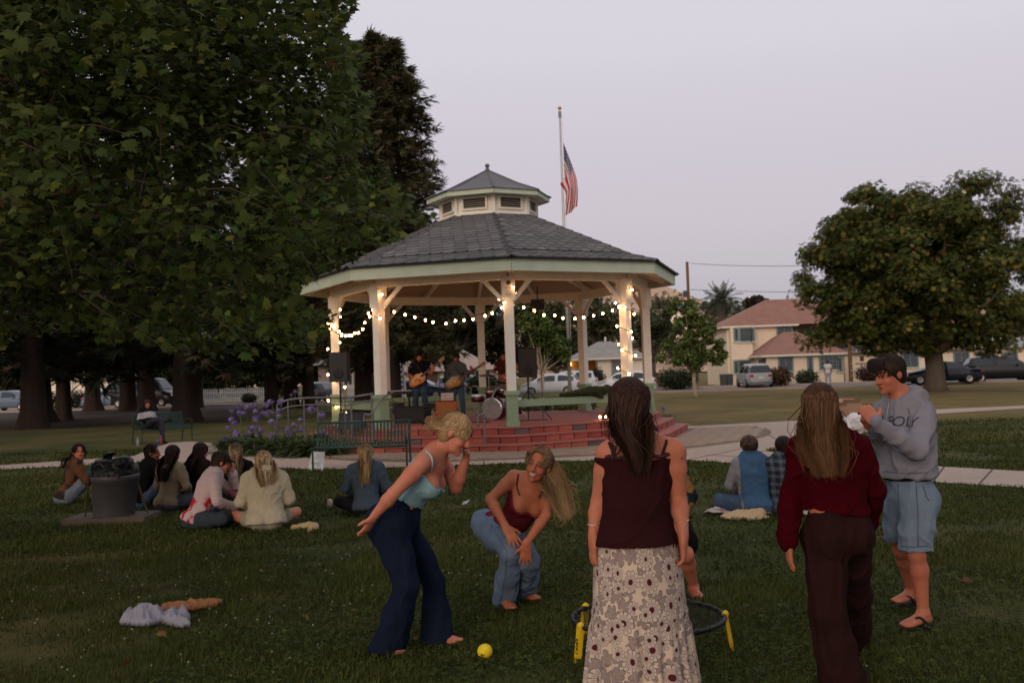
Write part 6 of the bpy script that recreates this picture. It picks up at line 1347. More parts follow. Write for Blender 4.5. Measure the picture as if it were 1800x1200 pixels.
# fringe over the forehead
x_, y_, z_ = haxes(F_); fr = []
for i in range(240):
    a = rng.uniform(-.070, .070); fr.append([np.array(F_['hd']) + x_ * a * .75 + y_ * .03 + z_ * .118, np.array(F_['hd']) + x_ * a + y_ * (.070 + .012 * rng.random()) + z_ * (.092 + .022 * rng.random()), np.array(F_['hd']) + x_ * (a * 1.05 + .008) + y_ * (.080 + .008 * rng.random()) + z_ * (.048 + .028 * rng.random())])
tf = []
for i in range(260):
    d_ = nrm(V3(*rng.normal(size=3)) * V3(1, 1, .6) + V3(0, 0, .9)); q = np.array(F_['hd']) + x_ * d_[0] * .080 + y_ * (d_[1] * .098 - .012) + z_ * (d_[2] * .090 + .030); t_ = nrm(rng.normal(size=3)); t_ = nrm(np.array((d_[0] * .5, .8, -.9)) + .5 * t_); t_ = nrm(t_ - d_ * (t_ @ d_)); t_ = x_ * t_[0] + y_ * t_[1] + z_ * t_[2]; dw = x_ * d_[0] + y_ * d_[1] + z_ * d_[2]; tf.append([q, q + (t_ * .022 + dw * .006), q + (t_ * .045 + dw * .001)])
tubes('tousled_locks', tf, .0028, M('hair_black', (.018, .011, .009)), pF, 3)
tubes('fringe', fr, .0024, M('hair_black', (.018, .011, .009), rough=.6, spec=.06), pF, 4)
for sd in 'LR':
    A_, T = np.array(F_['a' + sd]), np.array(F_['t' + sd]); d = nrm((T - A_) * V3(1, 1, 0)); side = V3(-d[1], d[0], 0); hl = A_ * V3(1, 1, 0) - d * .07; pts = []
    for t in np.linspace(0, 1, 12): w = .043 * math.sin(math.pi * (.08 + .84 * t)) ** .35 * (.85 + .25 * t); pts.append((hl + d * .285 * t, w))
    poly_ = [q + side * w for q, w in pts] + [q - side * w for q, w in pts[::-1]]; ff = MB().poly([p[:2] for p in poly_], .004, .026).build('flip_flop', M('rubber_black', (.012, .012, .013), rough=.7), pF)
    toe = hl + d * .22 + V3(0, 0, .045); tubes('strap', [[toe, hl + d * .165 + side * .03 + V3(0, 0, .085), hl + d * .10 + side * .05 + V3(0, 0, .03)], [toe, hl + d * .165 - side * .03 + V3(0, 0, .085), hl + d * .10 - side * .05 + V3(0, 0, .03)]], .009, M('rubber_black', (.012, .012, .013)), ff, 6)

# ---------- seams and stitching laid on the garments
def seam(name, host, par, pix, r, mat): 
    n_ = []
    for (a, b) in zip(pix, pix[1:]): n_ += [(a[0] + (b[0] - a[0]) * t, a[1] + (b[1] - a[1]) * t) for t in np.linspace(0, 1, 6)[:-1]]
    p = cam_path(host, n_ + [pix[-1]], .001)
    if len(p) > 3: MB().tube(p, r, 4).build(name, mat, par, True)
MSD = M('seam_indigo', (.004, .006, .014)); MSL2 = M('seam_blue', (.07, .10, .15)); MSG = M('seam_grey', (.11, .11, .13))
for q in ([(688, 892), (700, 930), (712, 985), (716, 1030), (700, 1080), (684, 1140)], [(668, 893), (690, 886), (715, 886), (740, 893)], [(664, 912), (682, 918), (694, 910), (697, 894)], [(655, 1140), (680, 1145), (705, 1143)], [(748, 1118), (770, 1122), (790, 1118)]): seam('seam', jeansA, pA, q, .0028, MSD)
for q in ([(850, 900), (870, 935), (892, 970), (888, 1010), (880, 1055)], [(862, 905), (880, 912), (884, 925)], [(872, 1058), (890, 1061), (908, 1059)]): seam('seam', jeansB, pB, q, .003, MSL2)
for q in ([(1610, 850), (1613, 900), (1614, 960)], [(1622, 852), (1628, 872), (1634, 880)], [(1585, 959), (1605, 961), (1632, 959)], [(1578, 850), (1581, 890), (1583, 905)]): seam('seam', shortsF, pF, q, .003, MSL2)
for q in ([(1562, 792), (1570, 812), (1576, 826)], [(1556, 828), (1590, 832), (1630, 830)], [(1596, 716), (1601, 735), (1600, 752)]): seam('seam', hob, pF, q, .0032, MSG)
# ================================================================ PEOPLE SITTING ON THE LAWN, BENCH AND BAND
def xform(Jl, base, yaw, s=1.0):
    c, sn = math.cos(yaw), math.sin(yaw); Rm = np.array([[c, -sn, 0], [sn, c, 0], [0, 0, 1]]); out = {}
    for k, v in Jl.items():
        if k in ('fw', 'up'): out[k] = Rm @ np.array(v, float)
        elif k in ('s', 'hs'): out[k] = v
        elif k in ('gL', 'gR'): out[k] = {a: (Rm @ np.array(b, float) if a in ('d', 'n', 't') else b) for a, b in v.items()}
        else: out[k] = np.array(base, float) + Rm @ (np.array(v, float) * s)
    out['s'] = Jl.get('s', 1.0) * s; out['hs'] = Jl.get('hs', 1.0) * s; return out
def sit_pose(lean=.2, legs='cross', arms=('lap', 'lap'), z0=0.0, look=0.0, nod=.15, tilt=0.0):
    def sy(z): return lean * (z - .12) * 1.0
    J = dict(pe=(0, 0, .13), wa=(0, .02 + sy(.3), .31), ch=(0, sy(.47), .47), nk=(0, sy(.60) + .01, .605), sL=(-.165, sy(.57), .565), sR=(.165, sy(.57), .565), hL=(-.09, .03, .12), hR=(.09, .03, .12))
    J['hd'] = (tilt * .1, J['nk'][1] + .035 + nod * .12, .755 - nod * .03); J['fw'] = (math.sin(look), math.cos(look), -nod); J['up'] = (tilt + nod * math.sin(look), nod * math.cos(look), 1)
    if legs == 'cross': J.update(kL=(-.34, .26, .15), kR=(.34, .26, .15), aL=(.06, .36, .09), aR=(-.06, .42, .08), tL=(.20, .40, .05), tR=(-.20, .46, .05))
    elif legs == 'up': J.update(kL=(-.14, .42, .47), kR=(.14, .42, .47), aL=(-.13, .66, .08), aR=(.13, .66, .08), tL=(-.14, .85, .03), tR=(.14, .85, .03))
    elif legs == 'side': J.update(kL=(-.20, .40, .14), kR=(.12, .42, .16), aL=(-.42, .10, .08), aR=(-.25, .12, .08), tL=(-.55, .0, .04), tR=(-.38, -.05, .04))
    for sd, a, sg in (('L', arms[0], -1), ('R', arms[1], 1)):
        sx, s_y = J['s' + sd][0], J['s' + sd][1]
        if a == 'lap': J['e' + sd] = (sg * .26, s_y + .02, .33); J['w' + sd] = (sg * .10, s_y + .22, .24); J['g' + sd] = dict(d=(-sg * .6, .7, -.1), n=(0, -.2, -1), t=(-sg * .3, 0, .8), c=.4)
        elif a == 'back': J['e' + sd] = (sg * .25, s_y - .12, .33); J['w' + sd] = (sg * .24, s_y - .22, .07); J['g' + sd] = dict(d=(sg * .3, -.7, -.3), n=(0, 0, -1), t=(-sg, 0, 0), c=.1)
        elif a == 'knee': J['e' + sd] = (sg * .28, s_y + .12, .36); J['w' + sd] = (sg * .19, s_y + .33, .34); J['g' + sd] = dict(d=(-sg * .3, .8, -.3), n=(0, 0, -1), t=(-sg, 0, 0), c=.4)
        elif a == 'face': J['e' + sd] = (sg * .17, s_y + .26, .36); J['w' + sd] = (sg * .10, s_y + .24, .60); J['g' + sd] = dict(d=(-sg * .2, -.1, 1), n=(0, -1, 0), t=(-sg, 0, 0), c=.5)
    return J
def seated(label, px, py, yaw, top, bottom, hairc, skin=SK_MID, pose={}, male=False, h=.011, s=1.0, topf=None, hairlen=.3, hair2=None, tip=None, bare=False, hood=False, cap=None, beard=None, group='friends sitting on the grass', base=None, wide=1.0, hairw=.10, sleeves_=True, extra_add=.0):
    b = G(px, py) if base is None else np.array(base, float); J = xform(sit_pose(**pose), b, yaw, s); t = thing('person', label, 'person', b, group=group)
    make_body(J, h, t, skin, male=male, fc=dict(beard=beard), m=1.02)
    rt, sp, fw = torso_frame(J); tp = torso_prims(J, .024 + extra_add, male, wide)
    mesh_part('top', tp + [hemcut(J['pe'] - sp * .06, -sp, 0, 0)] + (sum([arm_prims(J, q, .018 + extra_add * .6, wide, .033) for q in 'LR'], []) if sleeves_ else []) + [Cn(J['nk'], lerp(J['nk'], J['hd'], .12), .062, .056, .03)] + ([Cn(J['nk'] - fw * .05 + rt * .07, J['nk'] - fw * .085 - sp * .05, .05, .06, .03), Cn(J['nk'] - fw * .05 - rt * .07, J['nk'] - fw * .085 - sp * .05, .05, .06, .03)] if hood else []), h, MCLOTH, t, top, (), .010, 8, 18, colf=topf)
    if not bare: mesh_part('trousers', torso_prims(J, .016, male)[2:3] + torso_prims(J, .016, male)[-2:] + [hemcut(J['wa'], sp, 0, 0)] + sum([[Cn(p[1], p[2], p[3] + .018, p[4] + .018 + .01 * (i == 3), .04) for i, p in enumerate(leg_prims(J, q))] for q in 'LR'], []), h, MDENIM, t, bottom, (), .008, 8, 18)
    else: mesh_part('shorts', torso_prims(J, .016, male)[2:3] + torso_prims(J, .016, male)[-2:] + [hemcut(J['wa'], sp, 0, 0)] + sum([[Cn(J['h' + q], lerp(J['h' + q], J['k' + q], .4), .105, .10, .04)] for q in 'LR'], []), h, MCLOTH, t, bottom, (), .006)
    for q in 'LR': mesh_part('shoe', [Cn(p[1], p[2], p[3] + .010, p[4] + .010, p[5], p[6], p[7]) for p in foot_prims(J, q)], h, MCLOTH, t, (.05, .05, .055))
    x, y, z = haxes(J); secs = []
    if hairlen > 0:
        for f, w in ((.25, 1.0), (.6, .95), (1.0, .6)): d = -y * (.085 + .03 * f) + V3(0, 0, -1) * (hairlen * f) ; c = np.array(J['hd']) + d; c = c + sp * 0 - fw * .05 * f; secs.append((c, x * hairw * w, y * .03))
        # keep the fall behind the shoulders
        secs = [((c if (c - J['nk']) @ sp > .02 else c - fw * min(.11, max(0, .135 + (c - np.array(J['ch'])) @ fw))), a, d) for c, a, d in secs]
    hair(t, J, secs, hairc, hair2, 150 if hairlen > 0 else 90, h, .008, .014, w=.009, front=.012 if not male else .04, slope=.55, streak=.4, tipcol=tip, male=male, seed=int(px) % 97)
    if cap is not None:
        c = np.array(J['hd']); V, Q = build_sdf([El(c + z * .045 - y * .012, (.088, .108, .085), (x, y, z), .01), Cn(c + y * .085 + z * .045, c + y * .155 + z * .025, .07, .06, .01, z, .18)], h, [(c + z * .035, -z)]); mk('cap', V, Q, MCLOTH, t, True, np.tile(cap, (len(V), 1)))
    return t, J
def tie_dye(V):
    n = vnoise(V * 9 + 3) + .5 * vnoise(V * 23); lowz = (V[:, 2] < .42); return np.where(((n > .17) & lowz)[:, None], (.42, .02, .045), np.where(((n > .08) & lowz)[:, None], (.46, .22, .24), (.46, .36, .35)))
def brown_print(V): n = vnoise(V * 11); return np.where((n > .06)[:, None], (.10, .045, .022), np.where((n < -.12)[:, None], (.028, .020, .016), (.055, .028, .018)))
def plaid(V): a = (np.sin(V[:, 0] * 75) > .2).astype(float) + (np.sin(V[:, 2] * 75) > .2); return np.stack([.02 + .035 * a, .024 + .040 * a, .032 + .05 * a], 1)
def two_tone(J):   # denim vest over grey sleeves and hood
    def f(V):
        ax = np.abs((V - np.array(J['ch'])) @ torso_frame(J)[0]); return np.where((ax > .165)[:, None], (.19, .19, .20), (.045, .095, .17))
    return f
DK = (.016, .010, .009)
seated('young woman in brown patterned jacket at the far left looking over her shoulder', 116, 886, R(-62), None, (.13, .16, .20), DK, SK_MID, dict(lean=.30, legs='up', arms=('knee', 'knee'), look=1.45, nod=.0), topf=brown_print, hairlen=.28, s=1.0)
seated('woman in black hoodie with tied dark hair right behind the bin', 248, 893, R(-55), (.006, .006, .007), (.06, .09, .15), DK, SK_DARK, dict(lean=.25, legs='up', arms=('knee', 'knee'), look=.5, nod=.05), hairlen=0, hood=True)
seated('woman in beige hoodie with long dark hair between the bin and the tie-dye shirt', 297, 897, R(-25), (.21, .165, .105), (.05, .06, .08), (.020, .011, .010), SK_MID, dict(lean=.10, legs='cross', arms=('lap', 'lap'), look=-.2, nod=.05), hairlen=.36, hood=True, hairw=.115)
seated('dark-haired woman in dark top behind the tie-dye shirt', 343, 890, R(-30), (.018, .012, .012), (.03, .035, .05), (.022, .012, .011), SK_MID, dict(lean=.15, legs='up', arms=('knee', 'knee'), nod=.1), hairlen=.36, hairw=.11)
tS, JS = seated('person in white and red tie-dye shirt and dark cap sitting cross-legged', 345, 931, R(-68), None, (.035, .045, .055), (.035, .022, .015), SK_FAIR, dict(lean=.42, legs='cross', arms=('face', 'lap'), nod=.35, look=-.1), topf=tie_dye, hairlen=.0, cap=(.008, .008, .009), male=True, s=1.03)
seated('woman in black top with streaked blonde hair beside the tie-dye shirt', 416, 893, R(8), (.008, .007, .008), (.02, .02, .025), (.075, .045, .028), SK_FAIR, dict(lean=.05, legs='cross', nod=.02), hairlen=.38, hair2=(.30, .20, .11), tip=(.33, .23, .13), hairw=.09)
seated('blonde woman in loose cream sweater with bare knees', 468, 932, R(14), (.40, .35, .245), (.25, .24, .17), (.20, .135, .07), SK_FAIR, dict(lean=.12, legs='cross', nod=.25, look=-.25, tilt=-.1), hairlen=.30, hair2=(.42, .30, .17), tip=(.45, .32, .18), hairw=.12, bare=True, wide=1.18, s=1.03, extra_add=.014)
seated('blonde woman in denim jacket sitting alone before the green bench', 645, 905, R(6), (.050, .070, .095), (.012, .012, .014), (.17, .105, .052), SK_FAIR, dict(lean=.08, legs='cross', nod=.02), hairlen=.36, hair2=(.36, .24, .12), tip=(.38, .26, .13), hairw=.075)
b9 = G(1330, 906); J9 = xform(sit_pose(lean=.22, legs='cross', nod=.3), b9, R(2))
seated('person in blue denim vest over grey hoodie sitting on a blanket', 1330, 906, R(2), None, (.055, .085, .14), (.055, .035, .024), SK_MID, dict(lean=.22, legs='cross', nod=.3), topf=two_tone(J9), hairlen=.05, hood=True, male=True, s=1.02, hairw=.06)
seated('person in dark plaid shirt half hidden behind the red sweater', 1383, 905, R(-12), None, (.04, .06, .09), (.02, .014, .012), SK_MID, dict(lean=.1, legs='cross', nod=.05), topf=plaid, hairlen=0, male=True, cap=(.10, .05, .045))
# ---- band
def stand_pose(arms='guitar', look=0.0, nod=.2, neck=(.5, -.05, 1.32)):
    J = dict(pe=(0, 0, .93), wa=(0, .01, 1.08), ch=(0, .0, 1.27), nk=(0, .0, 1.45), sL=(-.185, 0, 1.40), sR=(.185, 0, 1.40), hL=(-.09, 0, .90), hR=(.09, 0, .90), kL=(-.12, .05, .50), kR=(.13, .04, .50), aL=(-.15, 0, .09), aR=(.16, -.02, .09), tL=(-.20, .17, .03), tR=(.22, .15, .03))
    J['hd'] = (0, .035, 1.61); J['fw'] = (math.sin(look), math.cos(look), -nod); J['up'] = (0, nod, 1)
    if arms == 'guitar':   # facing +Y; right hand picks over the body, left hand on the neck out to the player's left (-X)
        J.update(eR=(.30, -.02, 1.14), wR=(.06, .22, 1.06), eL=(-.30, .08, 1.16), wL=(-.42, .28, 1.25)); J['gR'] = dict(d=(-.8, .3, -.3), n=(0, -1, -.2), t=(0, 0, 1), c=.4); J['gL'] = dict(d=(.1, .3, .9), n=(.4, -.9, 0), t=(0, 0, 1), c=.8)
    else: J.update(eL=(-.24, -.02, 1.13), eR=(.24, -.02, 1.13), wL=(-.22, .10, .90), wR=(.22, .10, .90))
    return J
def standing(label, base, yaw, top, bottom, hairc, skin, h=.014, male=True, arms='guitar', cap=None, beard=None, sleeve=.55, hairlen=0, look=0., s=1.03, group='band playing on the gazebo stage', nod=.2):
    J = xform(stand_pose(arms, look, nod), base, yaw, s); t = thing('person', label, 'person', base, group=group); make_body(J, h, t, skin, male=male, fc=dict(beard=beard), m=1.05)
    rt, sp, fw = torso_frame(J); sl = []
    for q in 'LR': S_, E_ = J['s' + q], J['e' + q]; sl.append(Cn(S_, lerp(S_, E_, sleeve if sleeve < 1 else 1), .068, .062, .03)); sl += ([Cn(E_, lerp(E_, J['w' + q], .9), .055, .042, .03)] if sleeve >= 1 else [])
    mesh_part('shirt', torso_prims(J, .024, male, 1.05) + [hemcut(J['pe'] - V3(0, 0, .06), V3(0, 0, -1), 0, 0)] + sl, h, MCLOTH, t, top, (), .008, 8, 16)
    mesh_part('jeans', torso_prims(J, .014, male)[2:3] + torso_prims(J, .014, male)[-2:] + sum([[Cn(p[1], p[2], p[3] + .018, p[4] + .022, .04) for p in leg_prims(J, q)] for q in 'LR'], []), h, MDENIM, t, bottom, [(J['wa'], V3(0, 0, 1))], .007, 8, 16)
    for q in 'LR': mesh_part('shoe', [Cn(p[1], p[2], p[3] + .012, p[4] + .012, p[5], p[6], p[7]) for p in foot_prims(J, q)], h, MCLOTH, t, (.02, .018, .018))
    x, y, z = haxes(J); secs = [] if not hairlen else [(np.array(J['hd']) - y * .08 + V3(0, 0, -hairlen * f), x * .09, y * .03) for f in (.4, 1.0)]
    hair(t, J, secs, hairc, None, 60, h, .006, .012, w=.012, front=.045, slope=.7, male=male)
    if cap is not None:
        c = np.array(J['hd']); V, Q = build_sdf([El(c + z * .05 - y * .01, (.092, .11, .085), (x, y, z), .01), Cn(c + y * .09 + z * .055, c + y * .15 + z * .045, .075, .06, .01, z, .2)], h, [(c + z * .04, -z)]); mk('cap', V, Q, MCLOTH, t, True, np.tile(cap, (len(V), 1)))
    return t, J
def guitar(name, label, base, yaw, s, burst, dark, single=True, tilt=.32, off=(.02, .20, 1.02)):
    c, sn = math.cos(yaw), math.sin(yaw); Rm = np.array([[c, -sn, 0], [sn, c, 0], [0, 0, 1]]); t = thing(name, label, 'guitar', np.array(base) + Rm @ (np.array(off) * s), group='instruments of the band')
    ax = np.array((-math.cos(tilt), .06, math.sin(tilt))); upv = np.array((math.sin(tilt), 0, math.cos(tilt))); nv = nrm(np.cross(ax, upv)); nv = nv if nv[1] > 0 else -nv
    def W(a, b, n): return np.array(base) + Rm @ ((np.array(off) + ax * a + upv * b + nv * n) * s)
    out = []
    for k in range(40):
        w = 2 * math.pi * k / 40; r = .185 + .03 * math.cos(2 * w) - .018 * math.cos(3 * w); out.append((math.cos(w) * r * 1.12, math.sin(w) * r * .92 - (.05 * math.exp(-((w - .9) / .35) ** 2) if single else 0) - .01))
    V = [W(a, b, -.03) for a, b in out] + [W(a, b, .03) for a, b in out] + [W(a * .6, b * .6, .034) for a, b in out] + [W(0, 0, .036)]; n = 40
    Fq = [tuple(range(n))[::-1]] + [(i, (i + 1) % n, n + (i + 1) % n, n + i) for i in range(n)] + [(n + i, n + (i + 1) % n, 2 * n + (i + 1) % n, 2 * n + i) for i in range(n)] + [(2 * n + i, 2 * n + (i + 1) % n, 3 * n) for i in range(n)]
    col = np.concatenate([np.tile(dark, (2 * n, 1)), np.tile(burst, (n, 1)), np.tile(np.array(burst) * 1.15, (1, 1))]); mk('body', V, Fq, M('lacquer', attr=True, rough=.25, var=.1, bump=0, spec=.5), t, False, col)
    MB().beam(W(.12, 0, .042), W(.74, 0, .035), .052 * s, .03, W(0, 0, 1) - W(0, 0, 0)).build('neck', M('rosewood', (.06, .03, .018), rough=.5), t); MB().beam(W(.74, 0, .03), W(.90, .01, .02), .085 * s, .022, W(0, 0, 1) - W(0, 0, 0)).build('headstock', M('maple_wood', (.30, .15, .06), rough=.45), t)
    MB().box(W(-.08, 0, .045), (.03, .03, .06)).box(W(.03, 0, .043), (.03, .02, .06)).build('pickup', M('chrome', (.5, .5, .5), rough=.2, metal=.9, bump=0), t)
    tubes('strap', [[W(-.2, .05, .0), W(-.05, .38, -.10), W(.15, .42, -.16), W(.2, .08, 0)]], .012, M('strap_leather', (.05, .025, .018)), t, 5); return t
def stage(px, d): p = P(px, 745, d); return V3(p[0], d, FL)
g1 = stage(741, 27.4); standing('guitarist in black t-shirt and jeans on the stage', g1, R(172), (.008, .008, .009), (.040, .065, .105), (.014, .010, .009), SK_MID, sleeve=.62, beard=(.05, .03, .022), look=-.25, nod=.25, s=1.06)
guitar('electric_guitar', 'amber sunburst electric guitar held by the man in the black t-shirt', g1, R(172), 1.06, (.62, .24, .03), (.20, .05, .012), tilt=.62, off=(.02, .21, 1.04))
g2 = stage(806, 27.7); standing('bearded bass player in grey shirt and brown cap on the stage', g2, R(178), (.085, .09, .105), (.060, .090, .135), (.02, .014, .012), SK_MID, sleeve=1.0, cap=(.035, .022, .015), beard=(.06, .04, .03), nod=.12, s=1.02)
guitar('bass_guitar', 'dark sunburst bass guitar held by the bearded player', g2, R(178), 1.12, (.34, .17, .025), (.035, .015, .006), tilt=.50, off=(.05, .21, .90))
g3 = stage(890, 28.9); standing('musician in dark red shirt mostly hidden by the front post', g3, R(165), (.08, .018, .014), (.03, .04, .06), (.02, .014, .012), SK_MID, sleeve=.6, s=1.05)
guitar('electric_guitar', 'red electric guitar peeking out left of the front post', g3, R(205), 1.05, (.32, .05, .02), (.12, .02, .012), tilt=.12)
# ---- walker by the far street
wk = P(1457, 690, 71); wk[2] = 0; standing('pedestrian in white shirt and pale trousers crossing before the cream house', wk, R(150), (.55, .52, .50), (.30, .32, .34), DK, SK_DARK, h=.02, male=False, arms='down', hairlen=.3, group='passers-by')
# ================================================================ THINGS ON THE LAWN
MGB = M('bench_green', (.018, .048, .036), rough=.45, var=.2, scale=8, bump=.1)
def strap_bench(label, c, yaw, L_=1.78, n=27):
    t = thing('park_bench', label, 'bench', c, yaw, group='green metal benches')
    def part(name, b, mt=MGB, sm=False): return obj(name, fastmesh(name, np.concatenate(b.V), b.F, sm), mt, t)
    prof_s = [(.0, .40), (.02, .435), (.20, .425), (.40, .435), (.445, .47), (.50, .70), (.53, .84), (.56, .85)]   # y back, z : front edge -> top of back
    b = MB(); w = .034
    V = []
    for y, z in prof_s: V += [(-w / 2, y - .25, z), (w / 2, y - .25, z)]
    for y, z in prof_s: V += [(-w / 2, y - .25 + .006, z - .006), (w / 2, y - .25 + .006, z - .006)]
    m = len(prof_s); Fq = [(2 * i, 2 * i + 1, 2 * i + 3, 2 * i + 2) for i in range(m - 1)] + [(2 * m + 2 * i, 2 * m + 2 * i + 2, 2 * m + 2 * i + 3, 2 * m + 2 * i + 1) for i in range(m - 1)] + [(2 * i, 2 * i + 2, 2 * m + 2 * i + 2, 2 * m + 2 * i) for i in range(m - 1)] + [(2 * i + 1, 2 * m + 2 * i + 1, 2 * m + 2 * i + 3, 2 * i + 3) for i in range(m - 1)]
    me = fastmesh('slat', V, Fq); me.materials.append(MGB)
    for k in range(n): o = obj('slat', me, None, t); o.location = (-L_ / 2 + L_ * (k + .5) / n, 0, 0)
    part('top_rail', MB().tube([(-L_ / 2, .305, .85), (L_ / 2, .305, .85)], .022, 8), MGB, True); part('seat_rail', MB().tube([(-L_ / 2, -.25, .405), (L_ / 2, -.25, .405)], .02, 8), MGB, True); part('back_rail', MB().beam((-L_ / 2, .21, .44), (L_ / 2, .21, .44), .03, .05))
    for s in (-1, 1):
        x = s * (L_ / 2 - .02); part('leg', MB().tube([(x, -.22, 0), (x, -.22, .42)], .02, 6)); part('leg', MB().tube([(x, .30, 0), (x, .22, .42), (x, .30, .86)], .02, 6)); part('armrest', MB().tube([(x, -.22, .42), (x, -.24, .62), (x, -.15, .65), (x, .20, .64)], .018, 6), MGB, True)
    return t
bc = G(634, 815); bc = V3(P(636, 800, 19.0)[0], 19.0 + .0, .014)
strap_bench('green slatted metal bench with its back to the lawn before the gazebo', bc, R(182 + 176), 1.80)
b2 = G(296, 778); by = math.atan2(.55, .83)
strap_bench('green metal bench on the left with a person lounging on it', V3(b2[0] - .25, b2[1] + .3, .0), R(52), 1.7)
# person on that bench
pb_ = V3(b2[0] - .25, b2[1] + .3, 0); fwb = V3(math.sin(R(52)), -math.cos(R(52)), 0)
Jb = sit_pose(lean=-.35, legs='up', arms=('lap', 'lap'), look=.35, nod=.05); Jb.update(kL=(-.10, .44, .18), kR=(.14, .40, .30), aL=(-.10, .50, -.30), aR=(-.22, .46, .27), tL=(-.10, .68, -.38), tR=(-.40, .52, .26))
def bench_person():
    b = pb_ + V3(-.30, -.42, .40) * 0 + (-V3(math.cos(R(52)), math.sin(R(52)), 0)) * .42 + V3(0, 0, .40) - fwb * .02; yaw = R(52) + math.pi; J = xform(Jb, b, yaw, 1.0); t = thing('person', 'person in black and white top lounging cross-legged on the green bench', 'person', V3(b[0], b[1], 0), group='friends sitting on the grass')
    h = .015; make_body(J, h, t, SK_FAIR, male=True); rt, sp, fw = torso_frame(J)
    def cf(V): q = (V - J['ch']) @ sp; return np.where(((q < .03) & (q > -.15))[:, None], (.42, .38, .38), (.010, .010, .012))
    mesh_part('top', torso_prims(J, .024, True) + [hemcut(J['pe'] - sp * .05, -sp, 0, 0)] + sum([arm_prims(J, q, .02, 1, .035) for q in 'LR'], []), h, MCLOTH, t, None, (), .008, colf=cf)
    mesh_part('trousers', torso_prims(J, .016, True)[2:3] + torso_prims(J, .016, True)[-2:] + [hemcut(J['wa'], sp, 0, 0)] + sum([[Cn(p[1], p[2], p[3] + .018, p[4] + .03, .04) for p in leg_prims(J, q)] for q in 'LR'], []), h, MDENIM, t, (.040, .042, .055), (), .008)
    for q in 'LR': mesh_part('shoe', [Cn(p[1], p[2], p[3] + .012, p[4] + .012, p[5], p[6], p[7]) for p in foot_prims(J, q)], h, MCLOTH, t, (.015, .015, .016))
    hair(t, J, [], (.055, .025, .014), None, 80, h, .006, .02, w=.012, front=.045, slope=.65, male=True)
bench_person()
def bottle(name, label, px, py, hgt, r, mt, capm, cat='bottle', group='drinks by the bench'):
    c = G(px, py); t = thing(name, label, cat, c, group=group); MB().lathe([(r * .9, 0), (r, .01), (r, hgt * .62), (r * .45, hgt * .82), (r * .42, hgt * .93)], 12, c).build('body', mt, t, True); MB().lathe([(r * .48, 0), (r * .48, hgt * .07)], 10, c + V3(0, 0, hgt * .93)).build('cap', capm, t); return t
MCLR = M('clear_plastic', (.30, .32, .33), rough=.15, bump=0)
bottle('water_bottle', 'clear water bottle standing left of the bench', 242, 783, .23, .035, MCLR, MWTRIM); bottle('soda_bottle', 'bottle with red label under the bench', 283, 781, .25, .038, M('red_label', (.30, .06, .045), rough=.3), M('teal_cap', (.15, .28, .28)))
def can(label, px, py, mt, name='drink_can', h=.13, r=.035, group='drinks on the lawn'):
    c = G(px, py); t = thing(name, label, 'can', c, group=group); MB().lathe([(r * .8, 0), (r, .012), (r, h - .012), (r * .82, h)], 14, c).build('body', mt, t, True); MB().lathe([(r * .78, 0), (r * .7, .004)], 14, c + V3(0, 0, h)).build('lid', M('can_lid', (.45, .45, .45), rough=.3, metal=.7, bump=0), t)
can('blue drink can under the bench', 277, 782, M('can_blue', (.03, .07, .20), rough=.3)); can('white and red drink can on the grass before the denim jacket', 580, 893, M('can_white', (.42, .33, .32), rough=.3), h=.115)
# ---- litter bin
tc_ = G(192, 918); tb = thing('litter_bin', 'dented grey metal bin lined with black bag on a timber slab', 'bin', tc_)
def wobb(w, z): return 1 + .02 * math.sin(3 * w + z * 4) + .012 * math.sin(7 * w)
sl = MB().box(tc_ + V3(.02, .05, .045), (1.02, .62, .09)).build('slab', M('old_timber', (.085, .062, .045), var=.4, scale=6, bump=.5), tb)
lb_ = MB().lathe([(.245, 0), (.25, .02), (.275, .44), (.285, .445), (.29, .50), (.285, .515), (.26, .515), (.24, .10)], 30, tc_ + V3(.04, .05, .085), axis=(.07, -.03, 1), wob=wobb).build('drum', M('galvanised', (.075, .072, .074), rough=.5, metal=.3, var=.35, scale=5, bump=.2, bscale=14), tb, True)
V, Q = build_sdf([Cn(tc_ + V3(.07, .05, .60), tc_ + V3(.08, .05, .66), .285, .27, .03, V3(0, 0, 1), .34), El(tc_ + V3(.01, .0, .72), (.20, .20, .10), np.eye(3), .04), El(tc_ + V3(-.02, .10, .82), (.08, .07, .07), np.eye(3), .04), El(tc_ + V3(.20, -.06, .74), (.12, .14, .10), np.eye(3), .04), El(tc_ + V3(.07, .02, .80), (.17, .15, .05), np.eye(3), .02, 'sub')], .014); V = wrinkle(V, Q, .022, 6, 15)
mk('bin_bag', V, Q, M('black_plastic', (.006, .006, .007), rough=.42, var=.2, bump=.3, bscale=30, bdist=.01, spec=.2), tb, True)
for a, b_ in ((V3(-.30, .0, .0), V3(-.26, .05, .62)), (V3(.47, .05, .0), V3(.34, .05, .52))): MB().tube([tc_ + a + V3(0, 0, .09), tc_ + b_], .012, 6).build('support_rod', M('rust_iron', (.05, .03, .022), rough=.8), tb)
